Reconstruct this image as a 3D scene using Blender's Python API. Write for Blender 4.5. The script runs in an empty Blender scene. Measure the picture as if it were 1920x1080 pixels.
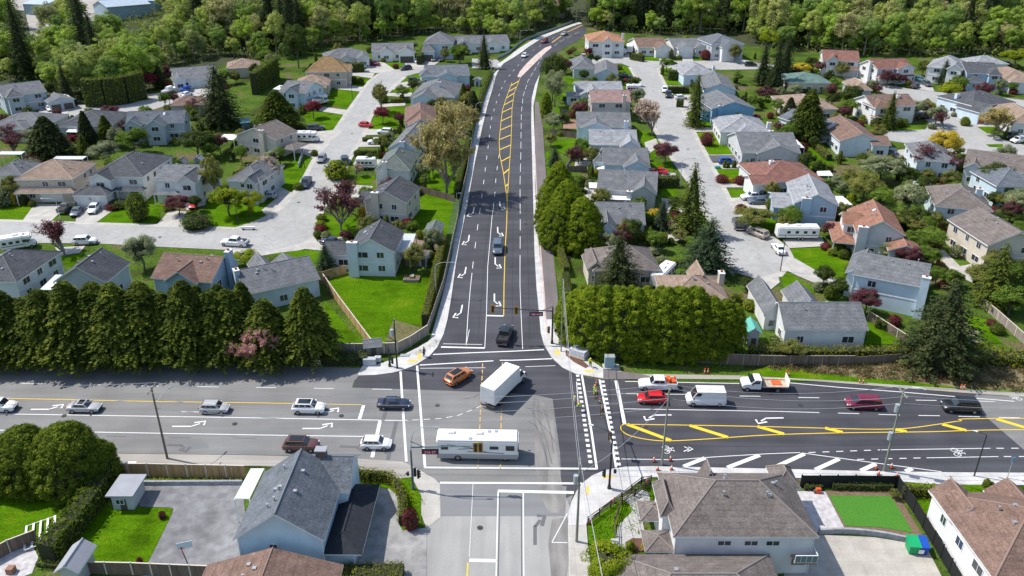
import bpy, bmesh, math, random
import numpy as np
from mathutils import Vector, Matrix
SC = bpy.context.scene
COL = SC.collection
# ---------------------------------------------------------------- camera, sky, sun
F = 1493.0; PITCH = math.radians(25.3); SLOPE = math.tan(math.radians(3.2)); CAMH = 70.5
cam = bpy.data.cameras.new('camera'); camo = bpy.data.objects.new('camera', cam); COL.objects.link(camo)
cam.sensor_width = 36; cam.lens = F/1920*36; cam.clip_end = 3000; cam.clip_start = 1
camo.location = (0, 0, CAMH); camo.rotation_euler = (math.pi/2-PITCH, 0, 0)
SC.camera = camo
SC.render.resolution_x = 1920; SC.render.resolution_y = 1080
W = bpy.data.worlds.new('World'); SC.world = W; W.use_nodes = True
nt = W.node_tree; bg = nt.nodes['Background']
sky = nt.nodes.new('ShaderNodeTexSky'); sky.sky_type = 'NISHITA'; sky.sun_disc = False
SUNEL = math.radians(55)
sky.sun_elevation = SUNEL; sky.sun_rotation = math.radians(280)
nt.links.new(sky.outputs[0], bg.inputs[0]); bg.inputs[1].default_value = 0.15
sl = bpy.data.lights.new('sun', 'SUN'); sl.energy = 4.3; sl.angle = math.radians(0.53); sl.color = (1.0, 0.955, 0.89)
so = bpy.data.objects.new('sun', sl); COL.objects.link(so)
sdir = Vector((0.965*math.cos(SUNEL), -0.26*math.cos(SUNEL), -math.sin(SUNEL)))
so.rotation_euler = sdir.to_track_quat('-Z', 'Y').to_euler(); so.location = (-100, 60, 150)
SC.view_settings.view_transform = 'Standard'; SC.view_settings.look = 'None'
SC.view_settings.exposure = 0.3; SC.view_settings.gamma = 1
SC.cycles.max_bounces = 5; SC.cycles.transparent_max_bounces = 6
# ---------------------------------------------------------------- the sloping ground z = SLOPE*y
_f = Vector((0, math.cos(PITCH), -math.sin(PITCH))); _u = Vector((0, math.sin(PITCH), math.cos(PITCH)))
def P(px, py, h=0.0):
    d = _f + Vector((1, 0, 0))*((px-960)/F) + _u*((540-py)/F)
    t = (h-CAMH)/(d.z-SLOPE*d.y)
    return Vector((d.x*t, d.y*t, CAMH+d.z*t))
def gz(x, y): return SLOPE*y
TILT = Matrix.Rotation(math.atan(SLOPE), 4, 'X')
def heading(a, b):
    A = P(*a); B = P(*b); return math.atan2(B.y-A.y, B.x-A.x)
R = random.Random(7)
# ---------------------------------------------------------------- materials
MATS = {}
def srgb(r, g, b):
    f = lambda c: (c/255/12.92) if c/255 <= .04045 else ((c/255+.055)/1.055)**2.4
    return (f(r), f(g), f(b))
def M(name, col, rough=.8, kind=None, **k):
    """procedural material; kind picks the pattern"""
    if name in MATS: return MATS[name]
    m = bpy.data.materials.new(name); m.use_nodes = True; MATS[name] = m
    n = m.node_tree.nodes; L = m.node_tree.links; b = n['Principled BSDF']
    b.inputs['Roughness'].default_value = rough
    b.inputs['Specular IOR Level'].default_value = k.get('spec', .3)
    b.inputs['Metallic'].default_value = k.get('metal', 0)
    c4 = (*col, 1)
    def noise(scale, detail=4, coord='Object', stretch=None):
        tc = n.new('ShaderNodeTexCoord'); t = n.new('ShaderNodeTexNoise')
        t.inputs['Scale'].default_value = scale; t.inputs['Detail'].default_value = detail
        if stretch:
            mp = n.new('ShaderNodeMapping'); mp.inputs['Scale'].default_value = stretch
            L.new(tc.outputs[coord], mp.inputs[0]); L.new(mp.outputs[0], t.inputs[0])
        else: L.new(tc.outputs[coord], t.inputs[0])
        return t.outputs[0]
    def ramp(fac, stops):
        r = n.new('ShaderNodeValToRGB'); L.new(fac, r.inputs[0]); e = r.color_ramp.elements
        e[0].position, e[0].color = stops[0][0], (*stops[0][1], 1); e[1].position, e[1].color = stops[-1][0], (*stops[-1][1], 1)
        for p, c in stops[1:-1]: q = e.new(p); q.color = (*c, 1)
        return r.outputs[0]
    def mix(fac, a, c, bt='MIX'):
        x = n.new('ShaderNodeMix'); x.data_type = 'RGBA'; x.blend_type = bt
        if isinstance(fac, float): x.inputs[0].default_value = fac
        else: L.new(fac, x.inputs[0])
        for i, v in ((6, a), (7, c)):
            if isinstance(v, tuple): x.inputs[i].default_value = (*v[:3], 1)
            else: L.new(v, x.inputs[i])
        return x.outputs[2]
    def bump(h, s, d):
        x = n.new('ShaderNodeBump'); x.inputs['Strength'].default_value = s; x.inputs['Distance'].default_value = d
        L.new(h, x.inputs['Height']); L.new(x.outputs[0], b.inputs['Normal'])
    sc = lambda s: tuple(min(1, c*s) for c in col)
    out = None
    if kind == 'asphalt':
        v = k.get('var', .22)
        a = ramp(noise(.16, 5), [(.3, sc(1-v)), (.7, sc(1+v))])
        w = ramp(noise(.8, 5, stretch=k.get('stretch', (.06, 1, 1))), [(.35, (1-v*.9,)*3), (.65, (1+v*.6,)*3)])
        a = mix(1.0, a, w, 'MULTIPLY')
        g = ramp(noise(14, 2), [(.25, (.86,)*3), (.75, (1.12,)*3)])
        out = mix(1.0, a, g, 'MULTIPLY')
        if k.get('cracks'):
            tc = n.new('ShaderNodeTexCoord'); v2 = n.new('ShaderNodeTexVoronoi'); v2.feature = 'DISTANCE_TO_EDGE'
            v2.inputs['Scale'].default_value = .16
            nn = n.new('ShaderNodeTexNoise'); nn.inputs['Scale'].default_value = .5; L.new(tc.outputs['Object'], nn.inputs[0])
            va = n.new('ShaderNodeVectorMath'); va.operation = 'MULTIPLY_ADD'; L.new(nn.outputs['Color'], va.inputs[0]); va.inputs[1].default_value = (3, 3, 3); L.new(tc.outputs['Object'], va.inputs[2])
            L.new(va.outputs[0], v2.inputs['Vector'])
            cr = ramp(v2.outputs['Distance'], [(.0, (.62,)*3), (.008, (1, 1, 1))])
            out = mix(1.0, out, cr, 'MULTIPLY')
    elif kind == 'concrete':
        a = ramp(noise(.5, 6), [(.3, sc(.82)), (.7, sc(1.12))])
        out = mix(.6, a, ramp(noise(6, 4), [(.3, (.8,)*3), (.7, (1.1,)*3)]), 'MULTIPLY')
        tc = n.new('ShaderNodeTexCoord'); br = n.new('ShaderNodeTexBrick'); L.new(tc.outputs['Object'], br.inputs[0])
        br.offset = 0; br.inputs['Scale'].default_value = 1; br.inputs['Brick Width'].default_value = 1.8; br.inputs['Row Height'].default_value = 1.8
        br.inputs['Mortar Size'].default_value = .02; br.inputs['Color1'].default_value = (1, 1, 1, 1); br.inputs['Color2'].default_value = (.95, .95, .95, 1); br.inputs['Mortar'].default_value = (.72, .72, .72, 1)
        out = mix(1.0, out, br.outputs[0], 'MULTIPLY')
    elif kind == 'lawn':
        c2 = k.get('c2', (col[0]*1.7, col[1]*1.12, col[2]*1.3))
        a = ramp(noise(.22, 7), [(.3, sc(.6)), (.46, col), (.58, sc(1.15)), (.72, c2)])
        out = mix(1.0, a, ramp(noise(4, 6), [(.25, (.55,)*3), (.75, (1.38,)*3)]), 'MULTIPLY')
        out = mix(1.0, out, ramp(noise(1.1, 3, stretch=(.2, 1.6, 1)), [(.3, (.84,)*3), (.7, (1.14,)*3)]), 'MULTIPLY')
        bump(noise(9, 3), .9, .12)
    elif kind == 'ground':
        a = ramp(noise(.12, 8), [(.3, (.05, .06, .02)), (.42, (.065, .11, .018)), (.55, (.085, .145, .02)), (.62, (.13, .125, .05)), (.7, (.17, .13, .085))])
        out = mix(1.0, a, ramp(noise(2.2, 5), [(.25, (.5,)*3), (.75, (1.35,)*3)]), 'MULTIPLY'); bump(noise(3, 4), 1, .3)
    elif kind == 'roof':
        a = ramp(noise(.7, 5), [(.3, sc(.82)), (.7, sc(1.16))])
        a = mix(1.0, a, ramp(noise(5, 5), [(.25, (.6,)*3), (.75, (1.35,)*3)]), 'MULTIPLY'); a = mix(1.0, a, ramp(noise(.9, 3, stretch=(1, 1, .15)), [(.3, (.86,)*3), (.7, (1.1,)*3)]), 'MULTIPLY')
        tc = n.new('ShaderNodeTexCoord'); w = n.new('ShaderNodeTexWave'); w.bands_direction = 'Z'; w.wave_profile = 'SAW'
        w.inputs['Scale'].default_value = .9; w.inputs['Distortion'].default_value = .6; w.inputs['Detail'].default_value = 2; L.new(tc.outputs['Object'], w.inputs[0])
        out = mix(1.0, a, ramp(w.outputs[0], [(.0, (.84,)*3), (.35, (1, 1, 1)), (1, (1.05,)*3)]), 'MULTIPLY')
        bump(w.outputs[0], .5, .06)
    elif kind == 'siding':
        tc = n.new('ShaderNodeTexCoord'); w = n.new('ShaderNodeTexWave'); w.bands_direction = 'Z'; w.wave_profile = 'SAW'
        w.inputs['Scale'].default_value = 1.3; L.new(tc.outputs['Object'], w.inputs[0])
        a = ramp(noise(.6, 4), [(.3, sc(.88)), (.7, sc(1.05))])
        out = mix(1.0, a, ramp(w.outputs[0], [(0, (.78,)*3), (.12, (1, 1, 1)), (1, (1, 1, 1))]), 'MULTIPLY')
    elif kind == 'wood':
        tc = n.new('ShaderNodeTexCoord')
        a = ramp(noise(1.1, 4, stretch=(5, 5, .3)), [(.3, sc(.62)), (.7, sc(1.25))]); out = a
    elif kind == 'paint':   # road paint, worn
        out = ramp(noise(2.5, 6), [(.22, sc(.72)), (.4, col), (.8, sc(1.05))])
    elif kind == 'leaf':
        c2 = k.get('c2', (col[0]*1.6, col[1]*1.3, col[2]*1.1)); c0 = k.get('c0', sc(.55))
        a = ramp(noise(k.get('ns', .9), 3), [(.3, c0), (.5, col), (.72, c2)])
        oi = n.new('ShaderNodeObjectInfo')
        if k.get('forest'):
            fr = ramp(oi.outputs['Random'], k['forest'])
            a = mix(1.0, ramp(noise(.35, 4), [(.3, (.6,)*3), (.7, (1.35,)*3)]), fr, 'MULTIPLY')
        else:
            a = mix(1.0, a, ramp(oi.outputs['Random'], [(0, (.86, .86, .86)), (1, (1.16, 1.1, 1.05))]), 'MULTIPLY')
        L.new(a, b.inputs['Base Color'])
        tr = n.new('ShaderNodeBsdfTranslucent'); L.new(a, tr.inputs[0])
        ms = n.new('ShaderNodeMixShader'); ms.inputs[0].default_value = .4
        o = n['Material Output']; L.new(b.outputs[0], ms.inputs[1]); L.new(tr.outputs[0], ms.inputs[2]); L.new(ms.outputs[0], o.inputs[0])
        b.inputs['Specular IOR Level'].default_value = .06
        return m
    elif kind == 'noise':
        out = ramp(noise(k.get('ns', 2), 4), [(.3, sc(.75)), (.7, sc(1.2))])
    elif kind == 'panel':
        out = ramp(noise(.7, 3), [(.3, sc(.93)), (.7, sc(1.03))])
    if kind == 'car':
        b.inputs['Coat Weight'].default_value = .6; b.inputs['Coat Roughness'].default_value = .06
        out = ramp(noise(3, 2), [(.3, sc(.95)), (.7, sc(1.04))])
    if out is None: b.inputs['Base Color'].default_value = c4
    else: L.new(out, b.inputs['Base Color'])
    return m
new_asphalt = M('fresh_asphalt', (.060, .060, .069), .75, 'asphalt', var=.2)
new_asphalt_ns = M('fresh_asphalt_north', (.060, .060, .069), .75, 'asphalt', var=.2, stretch=(1, .05, 1))
old_asphalt = M('worn_asphalt', (.198, .196, .19), .85, 'asphalt', var=.13)
old_asphalt_ns = M('worn_asphalt_south', (.315, .31, .295), .85, 'asphalt', var=.1, stretch=(1, .05, 1))
street_asphalt = M('street_asphalt', (.355, .35, .335), .85, 'asphalt', var=.08, stretch=(1, 1, 1), cracks=True)
yard_asphalt = M('yard_asphalt', (.21, .21, .215), .85, 'asphalt', var=.28, stretch=(1, 1, 1))
path_asphalt = M('path_asphalt', (.16, .14, .138), .85, 'asphalt', var=.1, stretch=(1, .1, 1))
gravel = M('gravel', (.36, .335, .30), .9, 'asphalt', var=.14)
conc_new = M('new_concrete', (.56, .55, .53), .8, 'concrete')
conc = M('concrete', (.46, .44, .40), .85, 'concrete')
conc_pink = M('pink_concrete', (.55, .42, .38), .85, 'concrete')
pavers = M('pavers', (.48, .46, .46), .8, 'noise', ns=1.6)
soil = M('soil', (.17, .115, .075), .95, 'noise', ns=3)
bark_mulch = M('bark_mulch', (.13, .07, .05), .95, 'noise', ns=3)
drygrass = M('dry_grass', (.20, .17, .09), .95, 'lawn', c2=(.3, .24, .15))
lawn = M('lawn_grass', (.07, .155, .003), 1, 'lawn', c2=(.135, .19, .008), spec=.03)
lawn_b = M('meadow_grass', (.12, .19, .02), 1, 'lawn', spec=.03)
turf = M('artificial_turf', (.06, .20, .02), .95, 'noise', ns=7)
white_paint = M('white_road_paint', (.70, .70, .69), .6, 'paint')
yellow_paint = M('yellow_road_paint', (.80, .54, .03), .6, 'paint')
orange_paint = M('faded_yellow_paint', (.62, .40, .12), .7, 'paint')
dark_paint = M('blacked_out_paint', (.13, .13, .135), .8, 'paint')
# ---------------------------------------------------------------- mesh builder
class MB:
    def __init__(s): s.v = []; s.f = []; s.mi = []; s.mats = []
    def m(s, mat):
        if mat not in s.mats: s.mats.append(mat)
        return s.mats.index(mat)
    def poly(s, pts, mat):
        i = len(s.v); s.v += [tuple(p) for p in pts]; s.f.append(tuple(range(i, i+len(pts)))); s.mi.append(s.m(mat)); return s
    def box(s, x0, x1, y0, y1, z0, z1, mat, xf=None):
        p = [Vector(q) for q in ((x0, y0, z0), (x1, y0, z0), (x1, y1, z0), (x0, y1, z0), (x0, y0, z1), (x1, y0, z1), (x1, y1, z1), (x0, y1, z1))]
        if xf: p = [xf @ q for q in p]
        return s.hexa(p, mat)
    def hexa(s, p, mat):
        i = len(s.v); s.v += [tuple(q) for q in p]; k = s.m(mat)
        for f in ((0, 3, 2, 1), (4, 5, 6, 7), (0, 1, 5, 4), (1, 2, 6, 5), (2, 3, 7, 6), (3, 0, 4, 7)):
            s.f.append(tuple(i+j for j in f)); s.mi.append(k)
        return s
    def prism(s, pts, z0, z1, mat, side=None):   # pts ccw list of (x,y)
        n = len(pts); i = len(s.v); s.v += [(x, y, z0) for x, y in pts]+[(x, y, z1) for x, y in pts]
        k = s.m(mat); ks = s.m(side or mat)
        s.f.append(tuple(i+n+j for j in range(n))); s.mi.append(k); s.f.append(tuple(i+n-1-j for j in range(n))); s.mi.append(k)
        for j in range(n): s.f.append((i+j, i+(j+1) % n, i+n+(j+1) % n, i+n+j)); s.mi.append(ks)
        return s
    def tube(s, a, b, r0, r1, mat, n=7, cap=True):
        a = Vector(a); b = Vector(b); d = (b-a)
        if d.length < 1e-6: return s
        d.normalize(); u = d.orthogonal().normalized(); w = d.cross(u); i = len(s.v); k = s.m(mat)
        for c, r in ((a, r0), (b, r1)):
            for j in range(n):
                t = 2*math.pi*j/n; s.v.append(tuple(c+u*(r*math.cos(t))+w*(r*math.sin(t))))
        for j in range(n): s.f.append((i+j, i+(j+1) % n, i+n+(j+1) % n, i+n+j)); s.mi.append(k)
        if cap: s.f.append(tuple(i+n-1-j for j in range(n))); s.mi.append(k); s.f.append(tuple(i+n+j for j in range(n))); s.mi.append(k)
        return s
    def path(s, pts, r, mat, n=6):
        for a, b in zip(pts, pts[1:]): s.tube(a, b, r, r, mat, n)
        return s
    def mesh(s, name, smooth=False, bevel=0):
        me = bpy.data.meshes.new(name); me.from_pydata(s.v, [], s.f)
        for m in s.mats: me.materials.append(m)
        me.polygons.foreach_set('material_index', s.mi)
        if bevel:
            bm = bmesh.new(); bm.from_mesh(me); bmesh.ops.remove_doubles(bm, verts=bm.verts, dist=1e-4)
            bmesh.ops.bevel(bm, geom=[e for e in bm.edges if len(e.link_faces) == 2 and e.calc_face_angle(0) > .5], offset=bevel, segments=2, affect='EDGES', clamp_overlap=True)
            bm.to_mesh(me); bm.free()
        if smooth: me.polygons.foreach_set('use_smooth', [True]*len(me.polygons))
        me.update(); return me
    def build(s, name, parent=None, smooth=False, bevel=0, **t):
        return link(name, s.mesh(name, smooth, bevel), parent, **t)
def tag(o, label=None, cat=None, group=None, kind=None):
    if label: o['label'] = label
    if cat: o['category'] = cat
    if group: o['group'] = group
    if kind: o['kind'] = kind
    return o
def link(name, data, parent=None, **t):
    o = bpy.data.objects.new(name, data); COL.objects.link(o); o.parent = parent; return tag(o, **t)
def empty(name, loc=(0, 0, 0), rz=0, tilt=False, **t):
    o = bpy.data.objects.new(name, None); COL.objects.link(o); place(o, loc, rz, tilt); o.empty_display_size = .5; return tag(o, **t)
def place(o, loc, rz=0, tilt=False, s=1):
    m = Matrix.Rotation(rz, 4, 'Z')
    if tilt: m = TILT @ m
    sv = (s, s, s) if not isinstance(s, tuple) else s
    o.matrix_world = Matrix.Translation(loc) @ m @ Matrix.Diagonal((*sv, 1)); return o
KIDS = {}
def copy_tree(o, parent=None):
    c = o.copy(); COL.objects.link(c); c.parent = parent
    for k in ('label', 'group', 'category'):
        if parent is None and k in c: del c[k]
    for ch in list(o.children): copy_tree(ch, c)
    return c
def struct(name, mb): return mb.build(name, kind='structure')
# ---------------------------------------------------------------- ground sheets
def wpt(p, z): q = P(*p); return Vector((q.x, q.y, gz(q.x, q.y)+z))
def sheet(name, pts, mat, z, thick=0, side=None):
    mb = MB(); q = [wpt(p, z) for p in pts]
    a = sum(q[i].x*q[(i+1) % len(q)].y-q[(i+1) % len(q)].x*q[i].y for i in range(len(q)))
    if a < 0: q.reverse()
    mb.poly(q, mat)
    if thick:
        n = len(q)
        for i in range(n):
            a, b = q[i], q[(i+1) % n]; mb.poly([a-Vector((0, 0, thick)), b-Vector((0, 0, thick)), b, a], side or mat)
    return struct(name, mb)
def smooth_pts(pts, k=4):
    out = []
    for i in range(len(pts)-1):
        p0 = pts[max(i-1, 0)]; p1 = pts[i]; p2 = pts[i+1]; p3 = pts[min(i+2, len(pts)-1)]
        for j in range(k):
            t = j/k; out.append(tuple(.5*((2*b)+(-a+c)*t+(2*a-5*b+4*c-d)*t*t+(-a+3*b-3*c+d)*t**3) for a, b, c, d in zip(p0, p1, p2, p3)))
    return out+[pts[-1]]
def strip(mb, pts, w, z, mat, h=0, off=0, dash=None):
    """ribbon of w metres along world points derived from pixels"""
    q = [wpt(p, z) for p in pts] if not isinstance(pts[0], Vector) else pts
    L = []
    for i, p in enumerate(q):
        a = q[max(i-1, 0)]; b = q[min(i+1, len(q)-1)]; d = Vector((b.x-a.x, b.y-a.y, 0)).normalized(); nrm = Vector((-d.y, d.x, 0))
        l = p+nrm*(w/2+off); r = p-nrm*(w/2-off); l.z = gz(l.x, l.y)+z; r.z = gz(r.x, r.y)+z; L.append((l, r))
    for (l0, r0), (l1, r1) in zip(L, L[1:]):
        mb.poly([r0, r1, l1, l0], mat)
        if h:
            k = Vector((0, 0, h)); mb.poly([r0-k, r1-k, r1, r0], mat); mb.poly([l1-k, l0-k, l0, l1], mat)
    if h:
        k = Vector((0, 0, h)); (l, r) = L[0]; mb.poly([l-k, r-k, r, l], mat); (l, r) = L[-1]; mb.poly([r-k, l-k, l, r], mat)
def dashes(mb, pts, w, z, mat, on=3, offl=6, start=0):
    q = [wpt(p, z) for p in pts]; s = -start; segs = []
    for a, b in zip(q, q[1:]):
        L = (b-a).length; d = (b-a)/L; t = 0
        while t < L:
            ph = (s+t) % (on+offl); 
            if ph < on:
                e = min(L, t+on-ph); strip(mb, [a+d*t, a+d*e], w, z, mat); t = e+1e-4
            else: t += on+offl-ph+1e-3
        s += L
# ================================================================ GROUND, ROADS, PATHS
mb = MB()
mb.poly([(-900, 15, gz(0, 15)-.02), (900, 15, gz(0, 15)-.02), (900, 1100, gz(0, 1100)-.02), (-900, 1100, gz(0, 1100)-.02)], M('ground', (.06, .09, .02), 1, 'ground', spec=.03)); struct('ground', mb)
dark_paint2 = M('tar_patch', (.175, .178, .185), .85, 'asphalt', var=.08)
# --- lawns
LAWNS = [
 [(600,517),(740,516),(805,512),(832,470),(812,560),(787,614),(745,640),(700,655),(680,640),(640,575),(607,527)],
 [(607,560),(640,600),(690,652),(640,655),(615,600)],
 [(799,360),(850,380),(838,440),(832,470),(780,420),(760,412)], [(782,300),(850,290),(862,330),(852,366),(795,350)],
 [(0,385),(66,384),(40,416),(0,416)], [(130,375),(150,385),(96,420),(92,418)], [(235,375),(312,376),(290,424),(175,421)],
 [(385,372),(470,370),(520,385),(480,418),(450,430),(388,425)],
 [(500,385),(495,360),(560,290),(592,290),(560,352),(530,375)], [(570,268),(592,278),(575,292),(550,288),(545,278)],
 [(588,196),(655,213),(625,246),(578,240),(570,215)], [(618,166),(673,170),(652,203),(603,196)], [(635,150),(680,145),(694,147),(682,163),(632,158)], [(670,135),(712,140),(705,141),(668,132)],
 [(718,118),(755,113),(765,122),(742,132)], [(752,142),(790,139),(792,150),(738,157)], [(732,168),(775,164),(770,174),(728,175)], [(735,200),(760,200),(758,225),(745,242),(690,243),(702,218)],
 [(675,288),(712,288),(710,300),(670,298)], [(670,330),(705,332),(695,345),(665,345)], [(600,403),(640,405),(690,410),(660,440),(618,442),(605,420)],
 [(485,468),(550,465),(595,480),(600,516),(590,500),(520,478)], [(552,466),(600,472),(610,500),(590,505)],
 [(110,470),(150,462),(160,470),(135,500),(112,495)],
 [(940,95),(965,90),(960,100),(945,103)],
 [(1160,123),(1180,126),(1185,138),(1165,140)], [(1230,128),(1275,126),(1275,140),(1235,140)], [(1242,150),(1290,150),(1288,160),(1245,159)],
 [(1057,145),(1090,147),(1090,157),(1055,158)], [(1035,175),(1064,175),(1060,187),(1035,186)], [(1040,203),(1105,200),(1105,212),(1045,213)], [(1037,262),(1103,260),(1105,286),(1060,290),(1040,280)],
 [(1196,245),(1240,252),(1245,285),(1205,285)], [(1205,262),(1235,290),(1225,300),(1202,280)], [(1218,302),(1260,304),(1264,323),(1225,323)], [(1238,350),(1272,352),(1268,372),(1240,368)],
 [(1280,212),(1340,215),(1340,238),(1290,238)], [(1298,249),(1345,250),(1376,262),(1380,290),(1320,291)], [(1335,317),(1415,318),(1412,338),(1345,340)], [(1355,357),(1405,356),(1412,370),(1363,370)],
 [(1380,400),(1440,395),(1470,410),(1440,440),(1405,432)], [(1485,466),(1540,464),(1600,495),(1575,525),(1535,515),(1482,480)], [(1462,510),(1480,512),(1530,545),(1520,560),(1470,540)],
 [(1745,462),(1810,500),(1820,515),(1760,490)], [(1625,602),(1700,645),(1560,648),(1625,640)], [(1815,590),(1850,600),(1880,645),(1820,645)],
 [(1610,142),(1660,150),(1708,166),(1660,162),(1615,150)], [(1745,187),(1795,184),(1810,203),(1765,202)], [(1795,217),(1840,218),(1842,226),(1806,225)], [(1832,238),(1870,238),(1868,252),(1850,250)], [(1650,239),(1722,238),(1735,243),(1655,246)],
 [(1848,271),(1880,270),(1882,277),(1855,276)], [(1360,100),(1360,108),(1395,112),(1400,107)], [(1200,102),(1240,105),(1235,115),(1200,113)], [(1295,106),(1328,108),(1325,114),(1298,113)],
 [(1380,108),(1412,112),(1410,118),(1385,120)], [(1505,270),(1560,300),(1565,315),(1520,320),(1505,300)], [(1425,185),(1455,190),(1450,200),(1420,195)],
 [(0,905),(60,912),(130,938),(128,975),(90,1000),(0,1030)], [(160,950),(325,953),(322,965),(300,1010),(272,1066),(150,1062),(130,1040)],
 [(1690,930),(1748,930),(1742,960),(1730,975),(1712,958)], [(1690,905),(1760,908),(1920,912),(1920,925),(1760,925)],
 [(1102,985),(1140,955),(1185,928),(1215,915),(1228,925),(1215,960),(1190,1025),(1105,1040)],
 [(690,905),(772,895),(790,930),(790,985),(757,992),(748,950),(730,918)],
]
for k, q in enumerate(LAWNS): sheet('lawn', q, lawn, .012+.0009*k)
# verge along the north side of the main road (right)
sheet('verge', [(1172,705),(1200,700),(1385,704),(1440,688),(1510,692),(1600,708),(1700,715),(1790,727),(1800,737),(1690,726),(1540,716),(1385,713),(1200,712)], lawn, .09)
sheet('verge', [(1800,728),(1920,733),(1920,738),(1800,737)], lawn_b, .09)
sheet('rough_bank', [(1440,665),(1600,668),(1920,690),(1920,733),(1800,728),(1700,715),(1600,708),(1510,692),(1440,688)], drygrass, .085)
sheet('verge', [(690,672),(760,655),(802,636),(830,555),(850,480),(866,390),(885,282),(893,225),(912,170),(906,170),(880,240),(860,330),(842,420),(825,500),(806,590),(795,625),(750,646),(690,655)], M('shade_toned_verge', (.055, .11, .02), .95, 'lawn'), .06)  # shade over this verge is put into its darker green
sheet('verge', [(1022,285),(1030,285),(1041,480),(1050,600),(1062,655),(1050,650),(1042,540),(1036,440)], lawn, .05)
# main road running left-right
sheet('road', [(0,674),(250,678),(480,684),(680,690),(735,702),(690,709),(665,712),(660,727),(662,727),(700,728),(1010,735),(1042,735),(1048,855),(1055,930),(1068,945),(825,907),(812,895),(780,877),(630,857),(480,853),(225,850),(-500,846),(-500,674)], old_asphalt, .02)
sheet('road', [(1795,733),(2500,738),(2500,905),(1760,890),(1760,800)], old_asphalt, .02)
sheet('road', [(800,735),(1080,735),(1080,860),(1075,925),(1066,960),(830,960),(815,900)], old_asphalt, .014)
# fresh paving through the junction, up the hill and off to the right
NRIGHT = [(1180,715),(1135,712),(1110,710),(1080,702),(1055,690),(1035,672),(1020,647),(1014,625),(1011,590),(1006,540),(1002,470),(1001,420),(999,345),(997,270),(996,225),(997,185),(1003,160),(1012,140),(1026,118),(1045,98),(1065,86),(1085,75),(1097,63),(1100,55)]
NLEFT = [(1092,45),(1075,50),(1060,56),(1035,66),(1010,77),(990,90),(977,100),(960,111),(945,120),(937,128),(930,143),(925,162),(915,195),(904,240),(898,270),(890,307),(878,375),(869,420),(862,455),(855,495),(846,560),(839,600),(832,627),(820,652),(805,669),(780,685),(755,695),(735,700),(705,704),(672,705)]
sheet('road', NRIGHT+NLEFT+[(667,712),(662,727),(790,731),(950,737),(1010,742),(1036,748),(1050,850),(1052,900),(1060,935),(1080,925),(1092,907),(1110,893),(1135,883),(1172,878),(1440,881),(1790,890),(2500,893),(2500,880),(1950,870),(1835,770),(1820,752),(1837,732),(1690,724),(1540,716),(1385,718)], new_asphalt, .032)
sheet('road', [(828,650)]+NLEFT[::-1][11:18]+NLEFT[::-1][18:]+NRIGHT[::-1][:13]+[(1010,600),(1014,640)], new_asphalt_ns, .04) if 0 else None
sheet('road', [(825,970),(825,905),(1060,930),(1068,950),(1064,985),(1073,1100),(770,1100),(797,990)], old_asphalt_ns, .026)
sheet('road_patch', [(825,905),(1062,912),(1060,960),(1058,968),(825,968)], M('patched_asphalt', (.20, .20, .205), .85, 'asphalt', var=.08), .036)
dirty = M('dusty_asphalt', (.232, .222, .208), .85, 'asphalt', var=.25, stretch=(1, .2, 1))
sheet('road_patch', [(1004,752),(1036,760),(1045,850),(1052,900),(1060,948),(1056,962),(1030,962),(1012,930),(1003,860)], dirty, .0365)
sheet('road_patch', [(1035,975),(1064,970),(1068,1040),(1060,1100),(1035,1100),(1028,1020)], dirty, .039)
sheet('road_patch', [(348,832),(388,830),(392,840),(352,843)], M('patched_asphalt', (.20, .20, .205), .85, 'asphalt', var=.08) if 0 else dark_paint2, .03)
for q_ in ([(200,817),(236,818),(236,819.4),(200,818.6)], [(318,819.5),(358,820.5),(358,822),(318,821)], [(438,820.5),(480,821.5),(480,823),(438,822)], [(470,700),(520,701),(520,702.2),(470,701.4)]): sheet('road_patch', q_, dark_paint, .03)
# shoulder and corner south-west
sheet('gravel_shoulder', [(-500,850),(225,851),(480,854),(630,858),(755,866),(780,878),(800,900),(690,900),(640,880),(480,874),(-500,868)], gravel, .045)
sheet('pavement', [(780,878),(812,896),(825,908),(826,970),(800,992),(788,960),(776,918),(770,900)], conc, .06, .06)
sheet('gravel_shoulder', [(-500,672),(250,676),(480,682),(680,688),(735,700),(660,704),(400,690),(0,683)], gravel, .03) if 0 else None
sheet('gravel_shoulder', [(1172,711),(1385,712),(1477,712),(1600,721),(1800,737),(1920,745),(1920,738),(1700,724),(1540,713),(1385,705),(1200,702)], gravel, .098)
# pavements (raised)
NWI = [(925,140),(912,170),(892,225),(884,282),(866,390),(855,430),(847,482),(830,555),(817,602),(807,637),(802,642),(750,670),(730,677),(705,685),(680,687),(672,700)]
sheet('pavement', NLEFT[9:]+[(672,700)]+NWI[::-1][1:], conc_new, .13, .13)
sheet('pavement', NRIGHT[3:18]+[(1000,200),(1003,270),(1003,345),(1008,420),(1012,480),(1019,540),(1022,600),(1030,600),(1048,600),(1050,640),(1085,652),(1095,668),(1135,695),(1165,697),(1172,712),(1135,711.5)], conc_new, .13, .13)
sheet('path', [(1003,192),(1010,192),(1018,240),(1021,290),(1028,380),(1035,450),(1040,500),(1046,560),(1048,600),(1022,600),(1019,540),(1011,450),(1006,380),(1003,290)], path_asphalt, .138)
mb = MB(); strip(mb, [(1003,290),(1005,345),(1010,420),(1014,480),(1019,540),(1022,590),(1027,630)], .28, .145, conc_pink); struct('brick_band', mb)
sheet('path', [(1060,657),(1075,663),(1105,688),(1098,692),(1076,680),(1061,668)], bark_mulch, .14)
sheet('path', [(1131,694),(1165,698),(1200,702),(1240,713),(1172,712.5),(1131,711)], path_asphalt, .14)
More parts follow.
